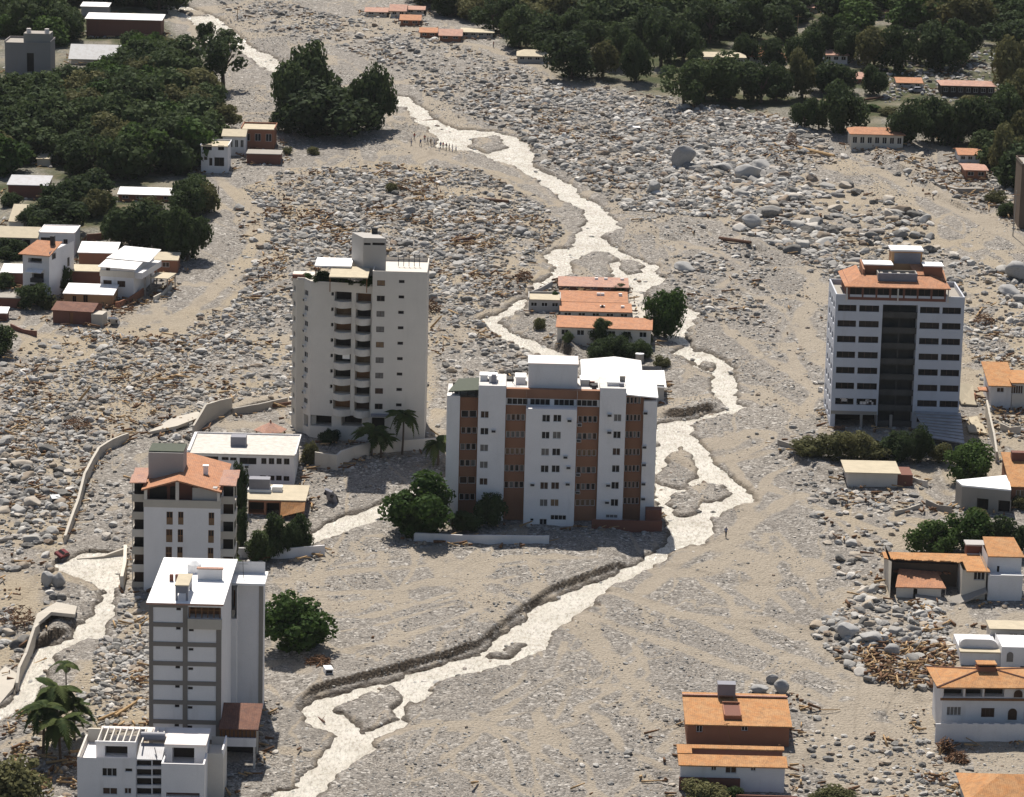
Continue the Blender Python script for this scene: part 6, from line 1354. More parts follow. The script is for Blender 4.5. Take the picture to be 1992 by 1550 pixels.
wall_line('boundary_wall', 'stone wall running down beside the tiled tower', [(1916, 812), (1922, 840), (1930, 870), (1936, 900)], [3.2, 3, 2.6, 2], .35, 'concrete_lt')
wall_line('boundary_wall', 'long pale road edge in the upper right ruins', [(1745, 318), (1800, 328), (1850, 336)], .35, .8, 'concrete')
wall_line('boundary_wall', 'low retaining wall below the upper right ruins', [(1790, 352), (1830, 366), (1860, 374), (1915, 374)], [.3, .7, .9, .9], 1.6, 'concrete')
wall_line('boundary_wall', 'narrow river wall beside the left channel', [(240, 1148), (246, 1120), (247, 1080)], 2.2, .5, 'cream')
wall_line('boundary_wall', 'low pale wall ending at the left river head', [(150, 1080), (200, 1076), (250, 1074)], .7, .5, 'concrete_lt')
for lab, pts_, h_, mt_ in (('low broken wall in the rubble right of the tower wall', [(1945, 838), (1965, 842), (1985, 845)], 1.4, 'cream'), ('broken yard wall above the three round trees', [(1800, 985), (1825, 992), (1850, 1000)], 1.2, 'concrete'), ('mud-filled foundation wall left of the three round trees', [(1742, 1002), (1765, 995), (1790, 990)], .8, 'concrete_lt'), ('brick wall stub by the dark tree at the left edge', [(20, 640), (45, 648), (70, 655)], 1.0, 'brickdk'), ('brick yard wall behind the red-brown hut', [(226, 602), (250, 590), (280, 575)], 1.4, 'brick'), ('pale wall between the left village and the wash', [(300, 588), (318, 575), (335, 562)], 1.1, 'cream'), ('broken wall at the west tip of the island houses', [(1032, 580), (1050, 570), (1075, 560)], 1.3, 'grey'), ('collapsed wall right of the hut below the hedge', [(1765, 935), (1785, 940), (1802, 948)], 1.0, 'cream2'), ('crumbling brick wall under the gables by the tiled tower', [(1880, 765), (1890, 775), (1896, 788)], 1.8, 'brick'), ('long brick wall above the left village roofs', [(170, 470), (230, 462), (300, 470)], 1.6, 'brickdk')):
    wall_line('ruined_wall', lab, pts_, [h_, h_ * .7, h_ * 1.1], .25, mt_)
for nm, lab, pts_, z_ in (('broken_slab', 'long broken concrete slab tilted over the rubble behind the gabled block', [(288, 850), (345, 838), (396, 818), (385, 806), (335, 818)], .9), ('broken_slab', 'big tilted concrete slab at the bend of the left river', [(64, 1240), (100, 1228), (146, 1218), (150, 1190), (110, 1182), (72, 1205)], 1.5), ('broken_slab', 'pale mud-covered slab at the bottom left river edge', [(-20, 1400), (26, 1345), (34, 1318), (10, 1300), (-20, 1330)], .6)):
    pw = [P(*p) for p in pts_]; o = pw[0]; root = empty(nm, o, 0, lab, 'slab')
    MB().slab([(p[0] - o[0], p[1] - o[1], p[2] - o[2] + z_ * (1 if i < 3 else .6)) for i, p in enumerate(pw)], .5).build('slab', M['concrete_lt'], root)
# ================================================================== VEGETATION
def leafmat(name, dark, mid, light):
    m, n, l, b = nmat(name); oi = n.new('ShaderNodeObjectInfo'); nz = noise(n, l, coords(n), 4.0, 3, .6)
    c1 = ramp(n, l, oi.outputs['Random'], [(0, dark), (.55, mid), (1, light)])
    cc = mixc(n, l, ramp(n, l, nz, [(.4, gray(0)), (.7, gray(.7))]), c1, light)
    o_ = [x for x in n if x.type == 'OUTPUT_MATERIAL'][0]; tr = n.new('ShaderNodeBsdfTranslucent'); mx = n.new('ShaderNodeMixShader'); mx.inputs[0].default_value = .24; l.new(mixc(n, l, .5, cc, tuple(v * 1.6 for v in light)), tr.inputs[0]); l.new(b.outputs[0], mx.inputs[1]); l.new(tr.outputs[0], mx.inputs[2]); l.new(mx.outputs[0], o_.inputs[0])
    l.new(cc, b.inputs['Base Color']); b.inputs['Roughness'].default_value = .75; b.inputs['Specular IOR Level'].default_value = .06
    return m
M['leaf'] = leafmat('dark_broadleaf', (.016, .029, .013), (.028, .046, .018), (.064, .088, .034))
M['leaf_lt'] = leafmat('bright_broadleaf', (.024, .052, .013), (.034, .066, .016), (.062, .10, .026))
M['leaf_ol'] = leafmat('dusty_foliage', (.058, .062, .026), (.085, .088, .038), (.13, .125, .055))
M['bark'] = plain('bark', (.085, .065, .05), .9, var=.35, scale=3)
M['frond'] = leafmat('palm_frond', (.022, .040, .014), (.035, .058, .018), (.09, .11, .035))

def ico(sub):
    import bmesh
    bm = bmesh.new(); bmesh.ops.create_icosphere(bm, subdivisions=sub, radius=1.0)
    v = np.array([p.co[:] for p in bm.verts]); f = np.array([[q.index for q in t.verts] for t in bm.faces]); bm.free(); return v, f
I1, I2, I3 = ico(1), ico(2), ico(3)
def crown_mesh(seed, mat, nl=26, nq=2300, flat=.85, ls=.075, spread=.72, core=.66, name='crown'):
    """leaf clusters on many overlapping boughs; unit crown: radius about 1, from z 0 to about 1.7*flat"""
    r = np.random.RandomState(seed); C_, R_ = [], []
    for i in range(nl):
        d = r.normal(size=3); d /= np.linalg.norm(d); d[2] = d[2] * .9 + .1; k = spread * (.5 + .62 * r.rand())
        C_.append(d * k * np.array([1, 1, flat]) + np.array([0, 0, flat * .85])); R_.append(.17 + .25 * r.rand() ** 1.5)
    C_ = np.array(C_); R_ = np.array(R_); w_ = R_ ** 2; w_ /= w_.sum(); idx = r.choice(nl, nq, p=w_)
    d = r.normal(size=(nq, 3)); d[:, 2] += .35; d /= np.linalg.norm(d, axis=1)[:, None]
    c = C_[idx] + d * (R_[idx] * (.82 + .34 * r.rand(nq)))[:, None]
    nn = d + r.normal(size=(nq, 3)) * .55; nn /= np.linalg.norm(nn, axis=1)[:, None]
    a = np.cross(nn, r.normal(size=(nq, 3))); a /= np.linalg.norm(a, axis=1)[:, None]; b_ = np.cross(nn, a); s = ls * (.6 + .9 * r.rand(nq))[:, None]
    asp = (.55 + .4 * r.rand(nq))[:, None]
    V = np.concatenate([c - a * s, c + b_ * s * asp, c + a * s, c - b_ * s * asp], 1).reshape(-1, 3); F_ = np.arange(nq * 4).reshape(-1, 4)
    cv, cf = I1; base_ = len(V); Vs, Fs = [V], [F_]
    for i in range(nl):
        Vs.append(cv * R_[i] * core * (.85 + .3 * r.rand(len(cv)))[:, None] + C_[i]); t = cf + base_; Fs.append(np.concatenate([t, t[:, 2:3]], 1)); base_ += len(cv)
    V = np.concatenate(Vs); tri = np.concatenate([f[:, :3] for f in Fs[1:]])
    me = D.meshes.new(name); vs = [tuple(v) for v in V.tolist()]; fs = [tuple(f) for f in F_.tolist()] + [tuple(f) for f in tri.tolist()]
    me.from_pydata(vs, [], fs); me.materials.append(mat); me.update(); return me
def trunk_mesh(seed):
    r = random.Random(seed); mb = MB(); mb.tube((0, 0, -.12), (.03, .02, .55), .075, .05, 7)
    for k in range(5):
        a = k * 1.26 + r.random(); mb.tube((.03, .02, .42 + .08 * r.random()), (math.cos(a) * .32, math.sin(a) * .32, .8 + .25 * r.random()), .042, .015, 5)
    return mb.mesh('trunk', M['bark'])
CR = [crown_mesh(s, M['leaf'], nl, nq, fl_, ls) for s, nl, nq, fl_, ls in ((1, 30, 4600, .85, .052), (2, 36, 5000, .75, .05), (3, 26, 4400, 1.0, .055), (4, 42, 5200, .8, .048), (5, 28, 4600, .95, .052), (6, 34, 4800, .7, .05))]
CL = [crown_mesh(s, M['leaf_lt'], 30, 5000, fl_, .05) for s, fl_ in ((11, .85), (12, .8), (13, 1.0))]
CO = [crown_mesh(s, M['leaf_ol'], 26, 3200, fl_, .052, .66, .45) for s, fl_ in ((21, .8), (22, .7))]
CS = [crown_mesh(s, M['leaf'], 22, 2600, .9, .052, .72, .4) for s in (31, 32)]      # thinner crowns, sky and ground show through
CRF = [crown_mesh(s, M['leaf'], nl, nq, fl_, ls) for s, nl, nq, fl_, ls in ((61, 30, 2100, .85, .066), (62, 36, 2300, .75, .063), (63, 26, 2000, 1.0, .069), (64, 38, 2300, .8, .062))]
CLF = [crown_mesh(s, M['leaf_lt'], 30, 2200, fl_, .065) for s, fl_ in ((65, .85), (66, .75))]
TRK = [trunk_mesh(s) for s in (1, 2, 3)]
def tree(px, py, wpx, hpx, label, kind='dark', low=.22, group=None, name='tree', pos=None, r=None, h=None):
    p = P(px, py) if pos is None else pos; S = SC(p); r = r or wpx / S / 2; h = h or hpx / S / .97
    t = empty(name, p, rnd.random() * 6.28, label, 'tree', group)
    me = rnd.choice({'dark': CR, 'light': CL, 'dusty': CO, 'thin': CS, 'darkf': CRF, 'lightf': CLF}[kind])
    zc = h * low; ch = h - zc; top = 1.75 * {0: 1}.get(0, 1)
    z0, z1, rx = zext(me); sz = ch / (z1 - z0)
    link('crown', me, t, (0, 0, zc - z0 * sz), (0, 0, 0), (r / rx, r / rx, sz))
    k = (zc + ch * .55) / .9; link('trunk', rnd.choice(TRK), t, (0, 0, 0), (0, 0, rnd.random() * 6), (max(k, 1.6) * .8, max(k, 1.6) * .8, k))
    return t
_zm = {}
def zext(me):
    if me.name not in _zm:
        a = np.array([v.co[:] for v in me.vertices]); _zm[me.name] = (float(np.percentile(a[:, 2], 1.5)), float(np.percentile(a[:, 2], 99.5)), float(np.percentile(np.abs(a[:, :2]), 97)))
    return _zm[me.name]
def bush(px, py, wpx, hpx, label, kind='dark', group=None, parent=None, pos=None, r=None, h=None, name='bush'):
    p = P(px, py) if pos is None else pos
    if pos is None: S = SC(p); r = wpx / S / 2; h = hpx / S / .97
    me = rnd.choice({'dark': CR, 'light': CL, 'dusty': CO, 'thin': CS}[kind]); z0, z1, rx = zext(me); sz = h * 1.08 / (z1 - z0)
    o = link(name, me, parent, p - np.array([0, 0, h * .08 + z0 * sz]), (0, 0, rnd.random() * 6), (r / rx, r / rx, sz))
    if parent is None: tag(o, label, 'bush', group)
    return o
for par, x, y, z, h in GARDEN: bush(0, 0, 0, 0, None, 'light' if rnd.random() < .5 else 'dark', None, par, np.array([x, y, z]), h * .85, h * 1.0, 'shrub')

T = tree
# the clump that split the flood
T(588, 250, 116, 158, 'tall round-topped tree at the back of the midstream clump', low=.12); T(638, 262, 170, 104, 'broad spreading tree in front in the midstream clump', low=.06); T(716, 250, 90, 122, 'pointed tree on the right of the midstream clump', low=.08)
T(556, 256, 60, 84, 'small tree filling the left foot of the midstream clump', low=.02)
T(435, 176, 82, 104, 'lone tree with a thin crown above the empty wash', 'thin', .28); T(398, 92, 40, 48, 'small ragged tree at the upper river bend', 'thin'); T(442, 92, 40, 34, 'wispy little tree beside the upper river', 'thin')
T(437, 252, 62, 50, 'dusty pale tree between the wood and the wash', 'dusty')
T(576, 1262, 128, 108, 'dense bright-topped tree alone on the gravel by the panelled block', 'light', .04); T(818, 1040, 126, 118, 'large round tree at the left corner of the striped block', 'light', .03)
T(1293, 648, 72, 92, 'bright rounded tree at the river edge of the island', 'light', .12); T(1172, 670, 50, 52, 'dark upright tree in front of the longest island house', 'dark', .05)
T(952, 1022, 56, 60, 'dark little tree against the striped block', 'dark', .1); T(905, 1030, 60, 36, 'low dark tree between the round tree and the striped block', 'dark', .05)
for i, (x, y, w_, h) in enumerate(((1165, 696, 50, 34), (1205, 694, 56, 40), (1245, 694, 44, 34), (1135, 660, 40, 28), (1215, 668, 60, 34), (1245, 668, 40, 30), (1170, 642, 30, 26), (1105, 664, 22, 20))): bush(x, y, w_, h, 'dark bush in the garden of the island terrace houses', 'dark', 'bushes on the island')
bush(1078, 592, 22, 24, 'bright bush at the corner of the island annex', 'light'); bush(1052, 640, 26, 22, 'spiky dusty bush at the west tip of the island', 'dusty'); bush(1205, 566, 30, 14, 'low bush behind the farthest island house', 'dark'); bush(1290, 712, 34, 20, 'dusty bush beside the round water tank', 'dusty')
# trees by the flat house
T(548, 1082, 62, 82, 'dark broad tree in front of the flat-roofed house', 'dark', .02); T(515, 1090, 60, 60, 'dark tree left of the broad tree behind the white wall', 'dark', .02); T(582, 1070, 46, 70, 'dark tree right of the broad tree behind the white wall', 'dark', .02)
T(468, 1000, 30, 100, 'slim dark tree squeezed against the gabled block', 'dark', .02); T(466, 1060, 30, 70, 'slim tree below the squeezed tree beside the gabled block', 'dark', .02)
bush(452, 1112, 34, 70, 'bare brown leaning shrub beside the gabled block', 'dusty')
bush(640, 862, 36, 26, 'dark rounded bush in the tower forecourt', 'dark'); bush(600, 900, 30, 40, 'olive bush behind the slatted gate wall', 'dusty'); bush(545, 852, 24, 14, 'low bush beside the gazebo', 'dusty')
# right-hand gardens
for i, (x, y, w_, h, k) in enumerate(((1572, 888, 70, 50, 'dusty'), (1612, 890, 74, 52, 'dusty'), (1655, 892, 76, 48, 'dusty'), (1700, 892, 80, 52, 'dusty'), (1745, 895, 70, 58, 'dark'), (1790, 898, 60, 62, 'dark'), (1825, 900, 50, 54, 'dusty'))): T(x, y, w_ * .92, h * (.7 + .22 * (i % 3)), ['olive tree at the left end of the hedge below the tiled tower', 'second olive tree from the left in the hedge', 'third olive tree from the left in the hedge', 'yellowish middle tree of the hedge below the tiled tower', 'dark fifth tree of the hedge', 'dark thin-trunked tree near the right end of the hedge', 'last olive tree at the right end of the hedge'][i], k, .1)
T(1884, 934, 88, 70, 'bright leafy tree between the hedge and the white flat roof', 'light', .04)
T(1815, 1078, 86, 62, 'left one of the three round trees behind the broken house', 'light', .04); T(1892, 1070, 92, 82, 'middle tallest of the three trees behind the broken house', 'light', .05); T(1968, 1080, 80, 74, 'right one of the three trees behind the broken house', 'dark', .04)
bush(1372, 1556, 90, 40, 'olive bush in front of the white annex', 'dusty'); bush(1618, 1562, 84, 34, 'grey-green bush at the bottom edge right of the annex', 'dusty'); bush(1425, 1548, 36, 20, 'small dark bush by the annex garden wall', 'dark')
T(20, 1570, 150, 100, 'dusty broad tree in the bottom left corner', 'dusty', .03); bush(228, 1562, 90, 24, 'top of a bush in front of the slatted-pergola villa', 'dark'); T(-5, 690, 70, 60, 'dark tree cut by the left edge below the red-brown hut', 'dark', .05)
bush(60, 596, 70, 46, 'dark scrub below the three-storey house', 'thin'); bush(118, 565, 44, 50, 'dark shrub beside the three-storey house', 'dark'); bush(25, 500, 60, 34, 'dark bush under the porch house', 'dark')
for i, (x, y, w_, h) in enumerate(((118, 455, 110, 66), (225, 478, 62, 70), (265, 482, 110, 92), (325, 494, 80, 84), (365, 506, 74, 100), (368, 424, 70, 74), (60, 440, 50, 40))): T(x, y, w_, h, ['wide dark tree above the white upper house', 'narrow tree behind the bright metal roofs', 'large tree behind the bright metal roofs', 'tree between the large tree and the wash edge', 'tall tree at the wash edge above the village', 'brownish tree below the stair house', 'dark tree over the porch house'][i], 'dark', .12)
# scattered far trees along the wash and the houses: base x, base y, width, height
FAR = [(1112, 152, 112, 88), (1172, 150, 60, 70), (1236, 158, 64, 84), (1200, 132, 70, 84), (1285, 130, 70, 92), (1330, 204, 96, 86), (1372, 190, 60, 70), (1420, 196, 118, 92), (1480, 200, 90, 76), (1510, 196, 70, 70), (1565, 250, 50, 58), (1592, 250, 40, 50), (1640, 258, 96, 96), (1560, 190, 62, 92), (1600, 180, 74, 60), (1640, 180, 60, 50), (1655, 120, 70, 66), (1700, 132, 76, 76), (1740, 140, 80, 84), (1700, 185, 50, 56), (1772, 280, 84, 84), (1815, 276, 84, 84), (1862, 282, 96, 92), (1910, 280, 84, 76), (1945, 262, 90, 92), (1985, 230, 80, 90), (1962, 345, 74, 100), (1990, 320, 70, 110), (1972, 185, 84, 110), (1830, 136, 96, 90), (1790, 120, 70, 74), (1870, 120, 80, 80), (1520, 78, 80, 66), (1622, 112, 76, 78), (1440, 72, 90, 76), (1505, 136, 60, 60), (1566, 140, 70, 80), (1330, 120, 80, 74), (1380, 84, 90, 80), (1060, 112, 60, 50), (1050, 100, 90, 74), (1130, 100, 90, 76), (1260, 96, 90, 80), (1010, 92, 80, 80), (960, 62, 90, 66), (1000, 60, 80, 70), (920, 40, 80, 52), (870, 30, 80, 50), (1545, 30, 60, 40), (1450, 122, 50, 56), (1350, 150, 40, 50), (1590, 95, 60, 50), (1860, 275, 70, 60)]
_fl = {}
def farlabel(x, y, w_, h):
    best = min(far, key=lambda f: ((f[1] + f[2]) / 2 - x) ** 2 + 4 * (f[3] - y) ** 2); mx = (best[1] + best[2]) / 2
    if ((mx - x) ** 2 + 4 * (best[3] - y) ** 2) > 110 ** 2: return None
    rel = 'in front of' if y > best[3] + 12 and abs(mx - x) < 60 else ('behind' if y < best[3] - 12 and abs(mx - x) < 60 else ('left of' if x < mx else 'right of'))
    la = ('wide' if w_ > 85 else 'narrow' if w_ < 56 else 'mid-sized') + ' tree ' + rel + ' the ' + best[0]
    return None if la in _fl or len(la.split()) > 16 else _fl.setdefault(la, la)
for x, y, w_, h in FAR: T(x, y, w_ * .9, h, farlabel(x, y, w_, h) or 'dark spreading tree among the far houses beyond the boulder field', rnd.choice(['dark', 'dark', 'dark', 'thin', 'dusty']), .10, 'trees among the far houses')
def wood(poly, sp, lab, grp, kinds, hr, rr, cap=200):
    q = GP(poly); x0, y0 = q.min(0); x1, y1 = q.max(0); pts = []; tries = 0
    while tries < 6000 and len(pts) < cap:
        tries += 1; x, y = x0 + rnd.random() * (x1 - x0), y0 + rnd.random() * (y1 - y0)
        if not inpoly(np.array([x]), np.array([y]), q)[0] or any((x - a) ** 2 + (y - c) ** 2 < sp * sp for a, c in pts): continue
        if any(inpoly(np.array([x]), np.array([y]), f)[0] for f in FOOT): continue
        s = .8 + .5 * rnd.random(); p = np.array([x, y, float(H(x, y)[0])]); S_ = SC(p); qx, qy = proj(p); w2, h2 = rr * s * S_ * .8, hr * s * S_ * .9
        if any(qx + w2 > k_[0] and qx - w2 < k_[2] and qy > k_[3] - 6 and qy - h2 < k_[3] for k_ in KEEP): continue
        pts.append((x, y)); p = np.array([x, y, float(H(x, y)[0])])
        kd = rnd.choice(kinds); tree(0, 0, 0, 0, lab, {'dark': 'darkf', 'light': 'lightf'}.get(kd, kd), .03, grp, pos=p, r=rr * s, h=hr * s * (.75 + .35 * rnd.random()))
wood([(-20, 150), (60, 150), (110, 150), (230, 128), (330, 125), (392, 190), (408, 262), (385, 330), (330, 348), (180, 345), (100, 318), (10, 345), (-30, 345)], 6.6, 'dark tree in the dense wood on the left bank', 'trees of the left bank wood', ['dark', 'dark', 'dark', 'dark', 'light', 'thin', 'dusty'], 8.5, 5.4, 88)
wood([(-20, 30), (150, 45), (158, 78), (110, 92), (-20, 60)], 7, 'dark tree above the grey unfinished building', 'trees of the upper left slope', ['dark', 'dark', 'light'], 9, 5.0)
wood([(-30, -25), (310, -25), (312, 22), (215, 4), (155, 6), (150, 40), (-30, 20)], 8, 'dark tree on the hillside at the top left', 'trees of the top left hillside', ['dark'], 10, 6.5, 22)
wood([(150, 78), (330, 84), (345, 118), (240, 118), (232, 92), (140, 84)], 7, 'tree between the brick shed and the left wood', 'trees around the upper left sheds', ['dark', 'light', 'dusty'], 7.5, 4.6)
wood([(0, 395), (70, 395), (200, 396), (390, 398), (385, 420), (180, 425), (0, 420)], 6, 'tree in the row between the left wood and the village', 'trees above the left village', ['dark', 'dark', 'dusty'], 7, 4.2)
wood([(840, 20), (960, 40), (1060, 84), (1300, 96), (1420, 70), (1540, 60), (1540, -30), (840, -30)], 8.6, 'dark tree in the far wood at the head of the valley', 'trees of the far wood', ['dark', 'dark', 'dark', 'dusty'], 10, 7.0, 62)
wood([(1540, 20), (1700, 60), (1880, 70), (2010, 100), (2010, -30), (1540, -30)], 8.6, 'tree on the top right hillside', 'trees of the top right hillside', ['dark', 'light', 'dark', 'dusty'], 9.5, 6.6, 42)
wood([(1900, 300), (2040, 300), (2040, 400), (1960, 370)], 8, 'tree at the upper right edge', 'trees at the upper right edge', ['dark'], 8, 4.6, 8)
for x, y, w_, h in ((1800, 40, 60, 30), (1690, 216, 40, 12), (20, 70, 60, 40), (230, 130, 60, 26)): bush(x, y, w_, h, 'bright green bush among the darker far trees', 'light', 'bright bushes')
for x, y, w_, h in ((40, 470, 40, 24), (8, 560, 40, 30), (95, 600, 36, 24), (250, 560, 30, 18), (335, 480, 36, 24), (140, 400, 46, 26), (210, 402, 40, 22), (20, 400, 40, 24), (300, 405, 40, 22), (1960, 780, 30, 20), (1905, 1010, 40, 22), (1985, 990, 30, 24), (1800, 215, 50, 22), (1880, 205, 40, 20), (1730, 225, 36, 16), (1960, 420, 40, 26), (1940, 395, 40, 22)): bush(x, y, w_, h, 'dusty shrub between the houses at the edge of the debris', 'dusty' if (x + y) % 2 else 'dark', 'shrubs between the houses')
for x, y, w_, h in ((360, 140, 70, 22), (330, 100, 60, 20), (350, 170, 50, 20), (560, 300, 20, 14), (610, 300, 24, 14), (764, 372, 24, 16)): bush(x, y, w_, h, 'dusty low bush at the edge of the wash', 'dusty', 'dusty bushes by the wash')

# palms
def frond_mesh(L, droop, seed):
    r = random.Random(seed); mb = MB(); N = 9; pts = []
    for i in range(N + 1):
        t = i / N; pts.append(Vector((L * t * (1 - .18 * t), 0, L * (.42 * t - droop * t * t))))
    for i in range(N):
        a, c = pts[i], pts[i + 1]; mb.face([a + Vector((0, -.03, 0)), c + Vector((0, -.03, 0)), c + Vector((0, .03, 0)), a + Vector((0, .03, 0))])
        for s in (-1, 1):
            for k in (.2, .7):
                p = a.lerp(c, k); w_ = L * .26 * math.sin(math.pi * min(.97, (i + k) / N * .9 + .1)) * (.8 + .3 * r.random())
                mb.face([p, p + (c - a) * .45, p + (c - a) * .8 + Vector((.05, s * w_, -w_ * .35)), p + (c - a) * .35 + Vector((0, s * w_ * .95, -w_ * .4))])
    return mb.mesh('frond', M['frond'])
FR = [frond_mesh(1.0, d, i) for i, d in enumerate((.75, .95, 1.2, .5))]
def palm(px, py, hpx, L, label, n_=16, thick=.18):
    p = P(px, py); S = SC(p); h = hpx / S / .97; t = empty('palm_tree', p, rnd.random() * 6, label, 'palm tree')
    mb = MB(); mb.tube((0, 0, -.5), (.15, .1, h * .5), thick * 1.2, thick, 8, cap=False); mb.tube((.15, .1, h * .5), (.1, .25, h), thick, thick * .8, 8); mb.build('trunk', M['bark'], t)
    for k in range(n_): link('frond', rnd.choice(FR), t, (.1, .25, h), (rnd.uniform(-.15, .15), rnd.uniform(-.5, .45), k * 2.4 + rnd.random() * .4), (L * rnd.uniform(.85, 1.15),) * 3)
palm(112, 1440, 105, 4.0, 'tall palm at the top of the palm clump by the left river', 20); palm(84, 1470, 96, 3.8, 'left palm of the clump by the left river', 18); palm(118, 1482, 84, 3.8, 'front palm of the clump by the left river', 18); palm(145, 1440, 70, 3.4, 'right palm of the clump by the left river', 16); palm(128, 1420, 130, 2.2, 'slender palm spike behind the palm clump', 8, .1)
palm(782, 884, 78, 3.6, 'palm in front of the right corner of the cream tower', 18); palm(722, 886, 50, 3.6, 'left palm in the shadow of the cream tower', 18); palm(740, 890, 40, 3.2, 'short palm between the two tower palms', 14); palm(852, 905, 44, 3.4, 'palm standing between the cream tower and the striped block', 16)
palm(456, 1132, 40, 2.6, 'withered palm beside the gabled block', 8)

# ================================================================== STONES
def rockmat(name):
    m, n, l, b = nmat(name); oi = n.new('ShaderNodeObjectInfo'); co = coords(n)
    c1 = ramp(n, l, oi.outputs['Random'], [(0, (.05, .047, .044)), (.16, (.13, .125, .118)), (.34, (.24, .232, .222)), (.52, (.34, .325, .30)), (.70, (.45, .435, .41)), (.74, (.17, .115, .075)), (.88, (.34, .28, .21)), (1, (.62, .595, .56))])
    nz = noise(n, l, co, 1.6, 5, .65); nf = noise(n, l, co, 7, 3)
    cc = mixc(n, l, ramp(n, l, nz, [(.35, gray(0)), (.7, gray(.4))]), c1, (.42, .40, .37)); cc = mixc(n, l, ramp(n, l, nf, [(.5, gray(0)), (.8, gray(.4))]), cc, (.12, .108, .095))
    l.new(cc, b.inputs['Base Color']); b.inputs['Roughness'].default_value = .9; b.inputs['Specular IOR Level'].default_value = .25; bump(n, l, b, nf, .35, .06); return m
M['rock'] = rockmat('river_boulder')
def rock_mesh(seed, src, amp=.24):
    r = np.random.RandomState(seed); v, f = src; V = v.copy()
    for k in range(13):      # flat facets cut by random planes, then lumps
        d = r.normal(size=3); d /= np.linalg.norm(d); lim = .48 + .38 * r.rand(); q = V @ d; V = V - np.outer(np.clip(q - lim, 0, None) * .97, d)
    V /= np.abs(V).max(0); V *= (1 + amp * (fbm(v[:, 0] * 1.4 + seed * 7 + v[:, 2], v[:, 1] * 1.4 + v[:, 2] * .7, 3, seed) - .5))[:, None]
    return npmesh('boulder', V, f, M['rock'], True)
RM = [rock_mesh(s, I3) for s in range(9)]
